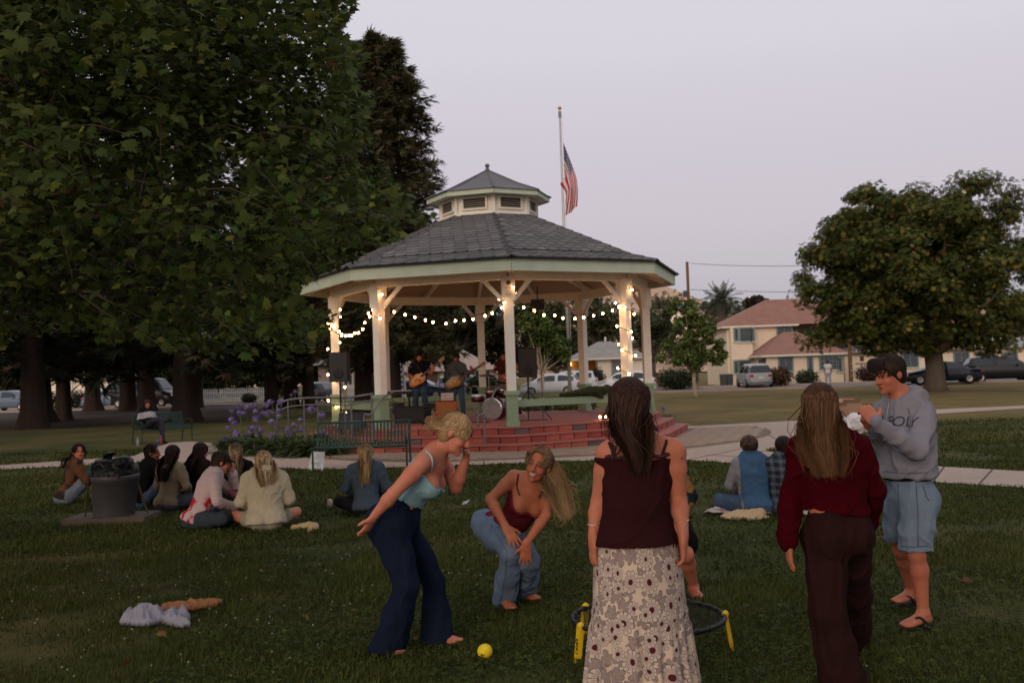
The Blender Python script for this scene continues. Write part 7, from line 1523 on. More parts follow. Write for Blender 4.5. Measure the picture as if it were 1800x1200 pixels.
# ---- white notice leaning against the bench leg
nb_ = G(556, 826); nt_ = thing('notice_board', 'white handwritten notice leaning on the leg of the green bench', 'sign', nb_); k = nb_[1] / FPX
q0, q1, q2, q3 = G(541, 827), G(567, 827), P(571, 794, nb_[1] + .12), P(548, 793, nb_[1] + .12); nn = nrm(np.cross(q1 - q0, q3 - q0))
bd = MB().add([q0, q1, q2, q3, q0 - nn * .012, q1 - nn * .012, q2 - nn * .012, q3 - nn * .012], [(0, 1, 2, 3), (7, 6, 5, 4), (0, 4, 5, 1), (1, 5, 6, 2), (2, 6, 7, 3), (3, 7, 4, 0)]).build('board', M('notice_white', (.62, .60, .59), var=.05), nt_)
wr_ = MB(); ru = q1 - q0; uu = q3 - q0
for (v, a, b_, hgt) in ((.80, .28, .62, .02), (.72, .25, .68, .015), (.64, .3, .6, .012), (.40, .12, .85, .022), (.36, .15, .8, .015), (.10, .1, .9, .018)):
    n = int((b_ - a) * 22)
    for i in range(n):
        if random.random() < .75: p = q0 + ru * (a + (b_ - a) * i / n) + uu * (v + random.uniform(-.008, .008)) - nn * -.004; wr_.beam(p, p + ru * .022 + uu * random.uniform(-.02, .02), .006, hgt * .25, nn)
wr_.build('handwriting', M('faint_ink', (.20, .20, .22)), nt_)
# ---- roundnet game: ring, net and yellow legs; ball
rc = P(1139, 1086, 6.12); rc[2] = .205; rn = thing('roundnet_set', 'black roundnet ring with yellow legs on the grass behind the floral skirt', 'game net', V3(rc[0], rc[1], 0)); MBK = M('black_rubber', (.010, .010, .011), rough=.55)
MB().tube([rc + .455 * V3(math.cos(a), math.sin(a), 0) for a in np.linspace(0, 2 * math.pi, 49)], .014, 8, False).build('ring', MBK, rn, True)
nb2 = MB()
for i in range(-10, 11):
    o = i * .042; l = math.sqrt(max(0, .44 ** 2 - o * o))
    if l > .05:
        for p0, p1 in ((V3(o, -l, 0), V3(o, l, 0)), (V3(-l, o, 0), V3(l, o, 0))): nb2.tube([rc + p0, rc + (p0 + p1) / 2 - V3(0, 0, .02), rc + p1], .0022, 3, False)
nb2.build('net', M('net_black', (.008, .008, .009)), rn); MYEL = M('yellow_plastic', (.62, .40, .012), rough=.4, var=.08, bump=0)
for k in range(30): a = k * 2 * math.pi / 30; MB().box(rc + .447 * V3(math.cos(a), math.sin(a), -.0), (.03, .012, .03), rz=a).build('hook', MBK, rn)
lang = [R(-8), R(64), R(136), R(203), R(-64)]
for a in (R(-4), R(70), R(140), R(205), R(-82)):
    o_ = V3(math.cos(a), math.sin(a), 0); c = rc + o_ * .462; lg = MB().beam(c + V3(0, 0, .015), V3(c[0], c[1], .0) + o_ * .03, .052, .022, o_).build('leg', MYEL, rn); MB().ball(c + V3(0, 0, .008), .022, 8, 6).build('joint', MYEL, lg, True)
    if a in (R(205), R(-4)):
        cu_ = bpy.data.curves.new('lettering', 'FONT'); cu_.body = 'SPIKE'; cu_.size = .044; cu_.align_x = 'CENTER'; cu_.align_y = 'CENTER'; cu_.extrude = .001; to = bpy.data.objects.new('print', cu_); COL.objects.link(to); to.parent = lg
        me = bpy.data.meshes.new_from_object(to.evaluated_get(bpy.context.evaluated_depsgraph_get())); bpy.data.objects.remove(to); t_ = V3(-o_[1], o_[0], 0); V = np.array([v.co[:] for v in me.vertices]); Fc = [tuple(p.vertices) for p in me.polygons]; V = V3(c[0], c[1], .095) + o_ * .033 + V[:, :1] * V3(0, 0, -1) * 1.0 + V[:, 1:2] * t_ + V[:, 2:] * o_; mk('print', V, Fc, MBK, lg); bpy.data.meshes.remove(me)
bc_ = G(853, 1160); bl_ = thing('yellow_ball', 'small yellow ball on the grass before the blue-topped woman', 'ball', bc_); MB().ball(bc_ + V3(0, 0, .052), .046, 24, 14).build('shell', M('ball_yellow', (.66, .50, .012), rough=.6, var=.1, scale=40, bump=.2, bscale=150), bl_, True); tubes('seam', [[bc_ + V3(0, 0, .052) + .0462 * nrm(V3(math.cos(a), math.sin(a) * .8 - .3, math.sin(a))) for a in np.linspace(0, 6.283, 30)]], .0014, M('seam_dark', (.10, .08, .01)), bl_, 4)
# ---- clothes and bags lying on the grass
def heap(name, label, cat, prims, h, col, wr, mat=None, colf=None, group=None, zcut=.0):
    V, Q = build_sdf(prims, h, [(V3(0, 0, zcut + .002), V3(0, 0, -1))]); V0 = V; V = wrinkle(V, Q, wr, 9, 20); c = np.tile(col, (len(V), 1)) if colf is None else colf(V0)
    o = mk(name, V - 0, Q, mat or MCLOTH, None, True, c); return tag(o, label, cat, group)
g = lambda px, py, z: G(px, py) + V3(0, 0, z); ZU = V3(0, 0, 1)
def draped(name, label, cat, pix, col, res=.008, hmax=.09, amp=.03, colf=None):
    """a garment dropped on the grass: sheet with real thickness whose height falls to its outline"""
    pl = [G(px, py, z)[:2] for px, py, z in pix]; a = np.array(pl); lo, hi = a.min(0) - res * 2, a.max(0) + res * 2; xs = np.arange(lo[0], hi[0], res); ys = np.arange(lo[1], hi[1], res); X, Y = np.meshgrid(xs, ys, indexing='ij'); x, y = X.ravel(), Y.ravel(); m = inpoly(x, y, pl); d = np.full(len(x), 9.)
    for i in range(len(pl)):
        p0, p1 = a[i - 1], a[i]; e = p1 - p0; t = np.clip(((x - p0[0]) * e[0] + (y - p0[1]) * e[1]) / (e @ e), 0, 1); d = np.minimum(d, np.hypot(x - p0[0] - t * e[0], y - p0[1] - t * e[1]))
    q = np.stack([x, y, 0 * x], 1) @ _ROT3; w = vnoise(q * 6); r = np.clip(1 - np.abs(vnoise(q * 10 + w[:, None] * 1.4)) * 3.2, 0, 1) ** 1.6; r2 = np.clip(1 - np.abs(vnoise(q * 21 + w[:, None])) * 3.2, 0, 1) ** 2
    z = .035 + hmax * (1 - np.exp(-d / .05)) * (1 + .8 * w) + (amp * (r - .3) + amp * .5 * (r2 - .3)) * np.clip(d / .03, 0, 1); I = np.arange(len(x)).reshape(X.shape); mk_ = m.reshape(X.shape); cell = mk_[:-1, :-1] & mk_[1:, :-1] & mk_[1:, 1:] & mk_[:-1, 1:]
    Fq = np.stack([I[:-1, :-1], I[1:, :-1], I[1:, 1:], I[:-1, 1:]], -1)[cell]; n = len(x); V = np.concatenate([np.stack([x, y, z], 1), np.stack([x, y, np.full(n, .012)], 1)]); E = {}
    for f in Fq:
        for k in range(4):
            e = (f[k], f[(k + 1) % 4]); E[e] = 1
    side = np.array([(e[1], e[0], e[0] + n, e[1] + n) for e in E if (e[1], e[0]) not in E]); Fa = np.concatenate([Fq, Fq[:, ::-1] + n, side]); us, inv = np.unique(Fa, return_inverse=True); V = V[us]; c = np.tile(col, (len(V), 1)) if colf is None else colf(V)
    return tag(mk(name, V, inv.reshape(Fa.shape), MCLOTH, None, True, c), label, cat)
sw = draped('grey_sweatshirt', 'pale grey sweatshirt lying crumpled on the grass at the lower left', 'sweatshirt', [(209, 1101, .0), (216, 1084, .03), (232, 1072, .08), (258, 1066, .10), (286, 1067, .10), (310, 1062, .10), (328, 1065, .09), (336, 1076, .06), (333, 1084, .05), (318, 1087, .04), (322, 1092, .03), (336, 1099, .02), (341, 1104, .0), (322, 1107, .0), (302, 1104, .0), (286, 1099, .0), (262, 1104, .0), (236, 1103, .0)], (.225, .225, .27), hmax=.085, amp=.045)
heap('tan_knit', 'tan knitted garment lying behind the grey sweatshirt', 'garment', [Cn(g(292, 1074, .03), g(330, 1072, .04), .05, .05, .04, ZU, .6), Cn(g(330, 1074, .03), g(378, 1067, .04), .055, .05, .04, ZU, .6)], .008, (.27, .125, .06), .022)
heap('cream_tote', 'cream cloth bag lying on the grass right of the cream sweater', 'bag', [Cn(g(522, 932, .03), g(552, 930, .04), .07, .055, .04, ZU, .6), Cn(g(545, 934, .02), g(556, 931, .03), .03, .025, .03)], .009, (.42, .30, .17), .022)
heap('tan_cloth', 'tan cloth folded on the edge of the blanket', 'cloth', [Cn(g(1282, 913, .03), g(1330, 909, .05), .09, .10, .05, ZU, .55), Cn(g(1320, 914, .02), g(1345, 912, .02), .06, .05, .04, ZU, .5)], .009, (.46, .33, .20), .02)
# blanket
bq = [G(1236, 903), G(1290, 890), G(1420, 888), G(1425, 912), G(1300, 915)]; n = 46; U, W_ = np.meshgrid(np.linspace(0, 1, n), np.linspace(0, 1, 24), indexing='ij'); b0_, b1_, b2_, b3_ = G(1236, 906), G(1440, 912), G(1440, 886), G(1272, 888)
Pp = ((1 - U)[..., None] * (1 - W_)[..., None] * b0_ + U[..., None] * (1 - W_)[..., None] * b1_ + U[..., None] * W_[..., None] * b2_ + (1 - U)[..., None] * W_[..., None] * b3_).reshape(-1, 3); Pp[:, 2] = .05 + .035 * vnoise(Pp * 7) + .02 * vnoise(Pp * 19); I = np.arange(n * 24).reshape(n, 24); Fq = np.stack([I[:-1, :-1], I[1:, :-1], I[1:, 1:], I[:-1, 1:]], -1).reshape(-1, 4)
cb_ = np.where((np.abs(np.sin(U * 40)) < .25)[..., None], (.40, .22, .18), (.44, .38, .37)).reshape(-1, 3); tag(mk('picnic_blanket', Pp, Fq, MCLOTH, None, True, cb_), 'pale striped blanket under the person in the denim vest', 'blanket')
# paper scrap
pq = G(818, 891); tag(MB().add([pq + V3(-.05, 0, .03), pq + V3(.02, -.05, .05), pq + V3(.06, .01, .10), pq + V3(0, .04, .07), pq + V3(-.02, -.03, .08)], [(0, 1, 4), (1, 2, 3, 4), (0, 4, 3)]).build('paper_scrap', M('paper_white', (.45, .45, .48))), 'crumpled white paper scrap on the grass between the two laughing women', 'paper')
# white laundry heap and cardboard boxes by the far path
wp = G(1502, 757); ws = heap('white_sheets', 'heap of white sheets with blue edges on the lawn before the boxes', 'cloth heap', [El(wp + V3(-.25, 0, .14), (.28, .25, .17), np.eye(3), .08), El(wp + V3(.12, 0, .20), (.30, .25, .22), np.eye(3), .08), El(wp + V3(.42, -.02, .12), (.26, .22, .14), np.eye(3), .08), El(wp + V3(-.02, -.1, .32), (.16, .15, .12), np.eye(3), .08)], .018, None, .03, colf=lambda V: np.where((np.abs(vnoise(V * 7)) < .012)[:, None], (.12, .25, .45), (.60, .58, .60)))
for (dx, dy, w, h, rz, lab) in ((-.33, .45, .42, .60, .2, 'open cardboard box at the left behind the white sheets'), (.08, .55, .44, .66, -.1, 'taller cardboard box behind the middle of the white sheets'), (.42, .6, .38, .52, .3, 'cardboard box at the right behind the white sheets')):
    c = wp + V3(dx, dy, 0); bx = thing('cardboard_box', lab, 'box', c, group='boxes by the far path'); MCB = M('cardboard', (.30, .185, .115), var=.12, bump=.1); sh_ = MB()
    for s in (-1, 1):
        ca, sa = math.cos(rz), math.sin(rz); ex, ey = V3(ca, sa, 0), V3(-sa, ca, 0)
        sh_.box(c + ex * s * w / 2 + V3(0, 0, h / 2), (.012, w, h), rz=rz); sh_.box(c + ey * s * w / 2 + V3(0, 0, h / 2), (w - .014, .012, h), rz=rz)
        MB().beam(c + ey * s * w / 2 + V3(0, 0, h) - ex * w / 2, c + ey * s * w / 2 + V3(0, 0, h) + ex * w / 2, .008, .004).build('edge', MCB, bx); MB().add([c + ey * s * w / 2 + V3(0, 0, h) - ex * w / 2, c + ey * s * w / 2 + V3(0, 0, h) + ex * w / 2, c + ey * s * (w / 2 + .1) + V3(0, 0, h + .10) + ex * w / 2.2, c + ey * s * (w / 2 + .1) + V3(0, 0, h + .10) - ex * w / 2.2], [(0, 1, 2, 3)]).build('flap', MCB, bx)
    sh_.build('sides', MCB, bx)
# ================================================================ AGAPANTHUS BED AND RAILINGS
MAG = M('agapanthus', attr=True, rough=.6, var=.2, bump=0, trans=.25)
def agapanthus(px, py, heads, nl=90, lab=None):
    c = G(px, py); t = thing('agapanthus', lab, 'plant', c, group='agapanthus by the gazebo'); V = []; Fq = []; Cc = []
    for i in range(nl):
        az = rng.random() * 6.283; L_ = .60 + .45 * rng.random(); d = V3(math.cos(az), math.sin(az), 0); s = V3(-d[1], d[0], 0) * .016; j = len(V); o = c + V3(*(rng.normal(size=2) * .10), 0); el = rng.uniform(.4, 1.3)
        for q, (f, w) in enumerate(((0, 1), (.35, 1.2), (.7, 1.), (1., .15))): p = o + d * L_ * f * math.cos(el) * (.6 + .5 * f) + V3(0, 0, max(.0, L_ * (math.sin(el) * f - .55 * f * f))); V += [p - s * w, p + s * w]
        Fq += [(j + 2 * q, j + 2 * q + 1, j + 2 * q + 3, j + 2 * q + 2) for q in range(3)]; Cc += [np.array((.055, .085, .022)) * (.6 + .8 * rng.random())] * 8
    mk('leaves', V, np.array(Fq), MAG, t, False, np.array(Cc))
    for (hx, hy, r) in heads:
        d = c[1] + rng.uniform(-.25, .25); h = P(hx, hy, d); MB().tube([c + V3(*(rng.normal(size=2) * .05), 0), lerp(c, h, .55) + V3(0, 0, .08), h], .007, 5).build('stem', M('stem_green', (.06, .09, .03)), t); n = 40; r = r * rng.uniform(.6, .95); dd = rng.normal(size=(n, 3)); dd /= np.linalg.norm(dd, axis=1, keepdims=True); dd[:, 2] = dd[:, 2] * .8 + .1
        pos = h + dd * r * (.6 + .5 * rng.random((n, 1))); v, f, cc_ = cloud(pos, np.full(n, r * .75), dd + rng.normal(size=(n, 3)) * .25, T_TUFT, leafcol(n, (.20, .145, .36), .25, (.34, .26, .50), .3)); mk('flower_head', v, f, MAG, t, False, cc_)
AG = [((405, 795), [(395, 770, .09), (400, 752, .10), (415, 758, .09)], 'leftmost agapanthus drooping over the path'), ((432, 797), [(412, 744, .10), (420, 726, .08), (441, 780, .09)], 'agapanthus with low purple heads at the bed corner'), ((455, 798), [(450, 722, .10), (462, 728, .11), (458, 757, .11), (449, 786, .10)], 'agapanthus with the densest cluster of purple heads'), ((480, 799), [(468, 712, .10), (478, 742, .10), (487, 768, .08)], 'agapanthus left of the first railing post'),
      ((505, 800), [(476, 706, .10), (493, 706, .10), (490, 722, .09)], 'agapanthus with tall heads against the railing'), ((530, 801), [(530, 752, .11)], 'agapanthus with a single low head before the railing'), ((556, 801), [(547, 720, .11)], 'agapanthus with one tall head behind the notice'), ((585, 800), [], 'flowerless agapanthus leaves behind the green bench'), ((440, 788), [(444, 713, .09), (433, 716, .08)], 'agapanthus in the second row on the left'), ((515, 788), [(519, 688, .06), (512, 694, .05)], 'agapanthus with faded seed heads in the second row'), ((560, 788), [(575, 697, .06)], 'agapanthus with bud behind the bench in the second row')]
for a, b_, l_ in AG: agapanthus(a[0], a[1], b_ + [(a[0] + rng.uniform(-18, 14), rng.uniform(712, 775), .095) for _ in range(4 if a[0] < 500 else (2 if a[0] < 560 else 0))], 340, l_)
c = P(1163, 742, 30); bq_ = [(1160, 727), (1172, 716)]; c = G(1168, 745)
agapanthus(1168, 742, [(1166, 718, .10), (1160, 733, .09), (1172, 730, .08)], 40, 'small agapanthus right of the gazebo steps')
MRAIL = M('rail_grey', (.16, .165, .17), rough=.45, metal=.4, var=.15, bump=0)
def railing(label, pts, posts, r=.022, low=True, d=None):
    w = [P(px, py, dd) for px, py, dd in pts]; t = thing('railing', label, 'railing', V3(w[0][0], w[0][1], 0), group='grey tube railings'); tubes('handrail', [w], r, MRAIL, t, 8)
    if low: tubes('lower_rail', [[q - V3(0, 0, .17) for q in w]], r * .7, MRAIL, t, 8)
    for (px, py, dd) in posts: q = P(px, py, dd); MB().tube([q, V3(q[0], q[1], 0)], r * .9, 8).build('post', MRAIL, t)
    return t
railing('grey tube railing behind the purple agapanthus', [(487, 712, 24.6), (505, 703, 24.6), (545, 699, 24.7), (604, 699, 24.9)], [(487, 712, 24.6), (506, 703, 24.6), (534, 700, 24.7), (558, 699, 24.8)])
railing('grey ramp railing left of the front left gazebo post', [(604, 700, 23.2), (655, 692, 23.0)], [(606, 700, 23.2), (617, 698, 23.1), (653, 693, 23.0)])
railing('grey step railing beside the front left gazebo post', [(641, 744, 21.8), (641, 728, 21.8), (653, 727, 21.8), (672, 700, 22.6), (690, 690, 23.2)], [(654, 727, 21.8)], .022, False)
railing('grey handrail on the brick steps before the drum kit', [(841, 750, 21.9), (840, 733, 21.9), (845, 729, 21.9), (852, 726, 21.9), (862, 705, 22.3), (871, 685, 22.6), (878, 683, 22.7)], [(851, 727, 21.9)], .024, False)
# ================================================================ ON THE STAGE
MBOX = M('speaker_black', (.012, .012, .013), rough=.7, var=.2, bump=.3, bscale=90)
def speaker(label, px, py, d, w, h, lean=0):
    c = P(px, py, d); k = d / FPX; w, h = w * k, h * k; t = thing('loudspeaker', label, 'loudspeaker', c, group='loudspeakers on stands'); MB().box(c, (w, .36, h), taper=.97).build('cabinet', MBOX, t); MB().box(c + V3(0, -.19, 0), (w * .92, .012, h * .93)).build('grille', M('grille', (.018, .018, .02), rough=.5), t)
    MB().lathe([(.13, 0), (.10, .01)], 16, c + V3(0, -.197, -h * .22), axis=(0, -1, 0)).build('cone', M('cone_dark', (.009, .009, .010), rough=.6), t); return c, h
def tripod(label, c, h, z0=FL):
    b = V3(c[0], c[1], z0); t = thing('speaker_stand', label, 'stand', b, group='loudspeaker stands'); top = c[2] - h / 2; MB().tube([b + V3(0, 0, .35), V3(c[0], c[1], top)], .022, 8).build('pole', MBK, t)
    for a in (-2.6, -.5, 1.6): MB().tube([b + V3(0, 0, .75), b + V3(.62 * math.cos(a), .62 * math.sin(a), .015)], .014, 6).build('leg', MBK, t); MB().tube([b + V3(0, 0, .35), b + V3(.33 * math.cos(a), .33 * math.sin(a), .36)], .009, 5).build('brace', MBK, t)
c, h = speaker('black loudspeaker on the left in front of the lit gazebo post', 597, 645, 24.6, 33, 52); tripod('tripod stand under the left loudspeaker', c, h, FL if False else .0)
c, h = speaker('black loudspeaker right of the front gazebo post', 927, 638, 24.8, 33, 51); tripod('tripod stand under the loudspeaker right of the front post', c, h)
c, h = speaker('small black loudspeaker hanging under the gazebo roof', 945, 535, 25.4, 24, 17); MB().tube([c, c + V3(0, 0, .45)], .015, 5).build('bracket', MBK, bpy.data.objects['loudspeaker.002'])
def st(px, d, z=0): p = stage(px, d); return p + V3(0, 0, z)
def gear(name, label, px, d, size, mat, cat, z=0, rz=0., face=None, group='band equipment'):
    c = st(px, d, z); t = thing(name, label, cat, c, rz, group); b = MB().box((0, 0, size[2] / 2), size, taper=.98); obj('cabinet', fastmesh('cabinet', np.concatenate(b.V), b.F), mat, t); b = MB().box((0, -size[1] / 2 - .006, size[2] / 2), (size[0] * .9, .012, size[2] * .78)); obj('front_panel', fastmesh('front_panel', np.concatenate(b.V), b.F), face or M('grille', (.018, .018, .02)), t); b = MB().tube([(-.12, 0, size[2]), (-.1, 0, size[2] + .03), (.1, 0, size[2] + .03), (.12, 0, size[2])], .008, 5); obj('handle', fastmesh('handle', np.concatenate(b.V), b.F), MBK, t); return t
gear('guitar_amplifier', 'wide black amplifier at the feet of the left guitarist', 722, 25.8, (.78, .30, .42), MBOX, 'amplifier'); gear('guitar_amplifier', 'small black amplifier between the two guitarists', 762, 27.0, (.34, .30, .45), MBOX, 'amplifier')
gear('orange_amplifier', 'orange amplifier cabinet in front of the bass player', 786, 26.3, (.55, .32, .50), M('amp_orange', (.46, .075, .02), rough=.6), 'amplifier', face=M('amp_cloth', (.30, .14, .06), rough=.9)); ah = gear('amplifier_head', 'white amplifier head with dark markings on the orange cabinet', 788, 26.3, (.32, .20, .19), M('amp_white', (.52, .46, .42), rough=.5), 'amplifier', z=.535, face=M('amp_white', (.52, .46, .42)))
for zz in (.05, .125):
    b = MB()
    for i in range(9):
        if random.random() < .85: b.box((-.125 + i * .031, -.116, zz), (.018, .004, .026))
    obj('marking', fastmesh('marking', np.concatenate(b.V), b.F), MINK, ah)
wm = st(618, 23.9); wt = thing('stage_monitor', 'black wedge monitor behind the step railing', 'loudspeaker', wm, group='band equipment'); MB().add([wm + V3(*q) for q in ((-.3, -.2, 0), (.3, -.2, 0), (.3, .25, 0), (-.3, .25, 0), (-.3, .1, .38), (.3, .1, .38), (.3, .25, .38), (-.3, .25, .38))], [(3, 2, 1, 0), (0, 1, 5, 4), (4, 5, 6, 7), (1, 2, 6, 5), (3, 0, 4, 7), (2, 3, 7, 6)]).build('cabinet', MBOX, wt); MB().add([wm + V3(*q) for q in ((-.26, -.19, .03), (.26, -.19, .03), (.26, .075, .35), (-.26, .075, .35))], [(0, 1, 2, 3)]).build('grille', M('grille', (.018, .018, .02)), wt)
kt = st(690, 26.0); t = thing('mixing_desk', 'dark mixing desk with white sheet on folding stand behind the left post', 'table', kt, group='band equipment'); MB().box(kt + V3(0, 0, .78), (1.1, .5, .08)).build('top', MBOX, t); MB().box(kt + V3(.1, -.02, .828), (.85, .4, .012)).build('sheet', M('paper_sheet', (.45, .42, .40)), t)
for sx in (-.45, .45):
    for q in (-1, 1): MB().tube([kt + V3(sx, -.2 * q, 0), kt + V3(sx, .2 * q, .74)], .014, 5).build('leg', MBK, t)
# drum kit
dc = st(872, 25.9); dk = thing('drum_kit', 'wine red drum kit with white bass drum head behind the front post', 'drums', dc, group='instruments of the band'); ax_ = nrm(V3(-.42, -.9, 0)); MWINE = M('drum_wine', (.045, .006, .012), rough=.25, var=.1, bump=0, spec=.5); MCHR = M('chrome', (.5, .5, .5), rough=.2, metal=.9, bump=0)
def drum(c, r, dep, axis, head, name='drum'): axis = nrm(axis); b = MB().lathe([(r, -dep / 2), (r, dep / 2)], 28, c, axis=axis).build(name, MWINE, dk, True); MB().lathe([(r * .97, dep / 2 + .001), (r * .5, dep / 2 + .006), (.02, dep / 2 + .008)], 28, c, axis=axis).build('drum_head', head, b, True); MB().lathe([(r + .012, dep / 2 - .025), (r + .012, dep / 2 + .012), (r * .95, dep / 2 + .012)], 28, c, axis=axis).build('hoop', MCHR, b, True); return b
MHD = M('drum_skin', (.52, .47, .42), rough=.6, var=.08, bump=0); drum(dc + V3(0, 0, .29), .28, .42, ax_, MHD, 'bass_drum'); drum(dc + V3(-.10, .12, .70), .15, .2, V3(-.1, -.4, .9), MHD, 'tom_drum'); drum(dc + V3(.22, .12, .72), .16, .22, V3(.1, -.4, .9), MHD, 'tom_drum'); drum(dc + V3(.48, .35, .32), .20, .38, V3(0, -.1, 1), MHD, 'floor_tom'); drum(dc + V3(-.45, .40, .55), .18, .15, V3(0, -.1, 1), MHD, 'snare_drum')
MBRS = M('cymbal_bronze', (.10, .075, .03), rough=.3, metal=.8, bump=0)
for (dx, dy, z, r, al) in ((-.15, .10, 1.16, .25, .12), (.55, .25, 1.18, .26, -.1), (-.62, .3, .88, .18, .0)): MB().lathe([(r, -.012), (r * .3, .006), (.03, .02), (.005, .03)], 24, dc + V3(dx, dy, z), axis=V3(al, -.15, 1)).build('cymbal', MBRS, dk, True); MB().tube([dc + V3(dx, dy, z), dc + V3(dx * 1.05, dy + .05, .25)], .01, 5).build('cymbal_stand', MCHR, dk); [MB().tube([dc + V3(dx * 1.05, dy + .05, .3), dc + V3(dx * 1.05 + .25 * math.cos(a), dy + .05 + .25 * math.sin(a), .01)], .008, 5).build('stand_leg', MCHR, dk) for a in (0, 2.1, 4.2)]
for (px, d, tilt_, lab) in ((775, 26.2, .3, 'microphone stand before the bass player'), (712, 26.4, .3, 'microphone stand before the left guitarist'), (955, 24.9, .2, 'microphone stand right of the tripod loudspeaker')):
    c = st(px, d); t = thing('microphone_stand', lab, 'stand', c, group='microphone stands'); MB().lathe([(.14, 0), (.13, .02), (.02, .03)], 14, c).build('base', MBK, t); MB().tube([c, c + V3(0, 0, 1.25)], .009, 6).build('pole', MBK, t); MB().tube([c + V3(0, 0, 1.25), c + V3(tilt_ * .6, -.1, 1.42)], .007, 6).build('boom', MBK, t); MB().ball(c + V3(tilt_ * .6 + .03, -.11, 1.44), .028, 8, 6).build('microphone', M('mic_grey', (.06, .06, .065), rough=.4), t, True)
# olive jacket on the rail
A_, B_ = gp(PR, AN[0], 0), gp(PR, AN[1], 0); ja, jb_ = P(1003, 699, 23.9), P(1086, 678, 24.6)
heap('olive_jacket', 'rolled olive green jacket lying along the gazebo rail', 'jacket', [Cn(lerp(A_, B_, .42) + V3(0, 0, FL + .64), lerp(A_, B_, .70) + V3(0, 0, FL + .70), .065, .13, .05, ZU, .75), Cn(lerp(A_, B_, .66) + V3(0, 0, FL + .70), lerp(A_, B_, .86) + V3(0, 0, FL + .70), .13, .11, .05, ZU, .8), Cn(lerp(A_, B_, .70) + V3(0, -.05, FL + .66), lerp(A_, B_, .76) + V3(0, -.1, FL + .56), .07, .05, .04)], .015, (.030, .035, .017), .02, zcut=.6)
# cables on the stage floor
for i, (a, b_) in enumerate((((720, 25.2), (800, 24.6)), ((780, 25.4), (860, 24.2)), ((900, 24.4), (960, 24.9)))):
    p0, p1 = st(*a), st(*b_); pts = [lerp(p0, p1, q) + V3(.25 * math.sin(q * 9 + i), .18 * math.cos(q * 7 + i), .012) for q in np.linspace(0, 1, 24)]; tag(MB().tube(pts, .010, 5).build('stage_cable', MBK), ('black cable snaking along the stage edge before the amplifiers', 'black cable running from the orange amplifier towards the drums', 'short black cable under the right loudspeaker stand')[i], 'cable')
# ================================================================ STRING LIGHTS
MBULB = EM('bulb_glow', (1.0, .52, .22), 62.0); MWIRE = M('light_wire', (.02, .022, .018))
bb = MB().ball((0, 0, 0), .0235, 10, 8, (1, 1, 1.15)); bulb_me = fastmesh('bulb', np.concatenate(bb.V), bb.F, True); bulb_me.materials.append(MBULB)
sk_ = MB().lathe([(.018, .028), (.018, .065)], 8); sock_me = fastmesh('socket', np.concatenate(sk_.V), sk_.F); sock_me.materials.append(MWIRE)
def garland(label, pts, bulbs, wire=True):
    """pts: world points the wire passes; bulbs: world points"""
    t = thing('string_lights', label, 'string lights', pts[0], group='warm bulb strings on the gazebo'); tubes('wire', [pts], .008, MWIRE, t, 5)
    for q in bulbs: o = obj('bulb', bulb_me, None, t); o.location = np.array(q) - np.array(pts[0]); s = obj('socket', sock_me, None, o)
def swag(a, b_, sag, n, jit=.02):
    t = np.linspace(0, 1, 24)[:, None]; p = a + (b_ - a) * t; p[:, 2] -= 4 * sag * (t * (1 - t))[:, 0]; tt = np.linspace(.04, .96, n); q = np.stack([np.interp(tt, t[:, 0], p[:, k]) for k in range(3)], 1); q[:, 2] -= .07; return list(p), list(q + rng.normal(size=q.shape) * jit)
cap_ = lambda i, dz=0, rr=.20: gp(PR - rr * .3, AN[i % 8], PTOP - .40 + dz)
p_, q_ = swag(gp(PR + .1, AN[6], 3.25), gp(PR + .12, AN[7], 3.42), .52, 13); garland('drooping bulb string between the left gazebo posts', p_, q_)
p_, q_ = swag(gp(PR - .1, AN[7], 3.48), gp(PR, AN[0], 3.30), .42, 13); garland('long bulb string across the open front left bay', p_, q_)
p_, q_ = swag(gp(PR, AN[0], 3.42), gp(PR, AN[1], 3.30), .36, 12); garland('bulb string between the front and front right posts', p_, q_)
def wrap(i, z0, z1, turns, n, label, r=.19):
    c = gp(PR, AN[i], 0); t = np.linspace(0, 1, 70); pts = [c + V3(r * math.cos(a), r * math.sin(a), z) for a, z in zip(t * turns * 2 * math.pi - 1.2, z0 + (z1 - z0) * t)]; tb_ = np.linspace(.02, .98, n); bl = [c + V3((r + .03) * math.cos(a), (r + .03) * math.sin(a), z) for a, z in zip(tb_ * turns * 2 * math.pi - 1.2, z0 + (z1 - z0) * tb_)]; garland(label, pts, bl)
wrap(6, 3.55, .75, 4.3, 17, 'bulb string wound down the left gazebo post'); wrap(1, 3.62, 1.25, 4.6, 17, 'bulb string wound around the front right gazebo post')
wrap(7, 3.62, 3.05, 1.0, 5, 'short bulb string at the top of the front left post', .21); wrap(0, 3.60, 3.25, .9, 4, 'short bulb string under the plaque on the front post', .22)
ft_ = gp(PR + .02, AN[1], FL + .05); fp_ = [ft_ + V3(-.75 + .14 * i, -.12 + .08 * math.sin(i * 1.7), .02) for i in range(8)]; garland('end of the bulb string lying on the stage floor', fp_, [q + V3(.03, -.02, .0) for q in fp_])
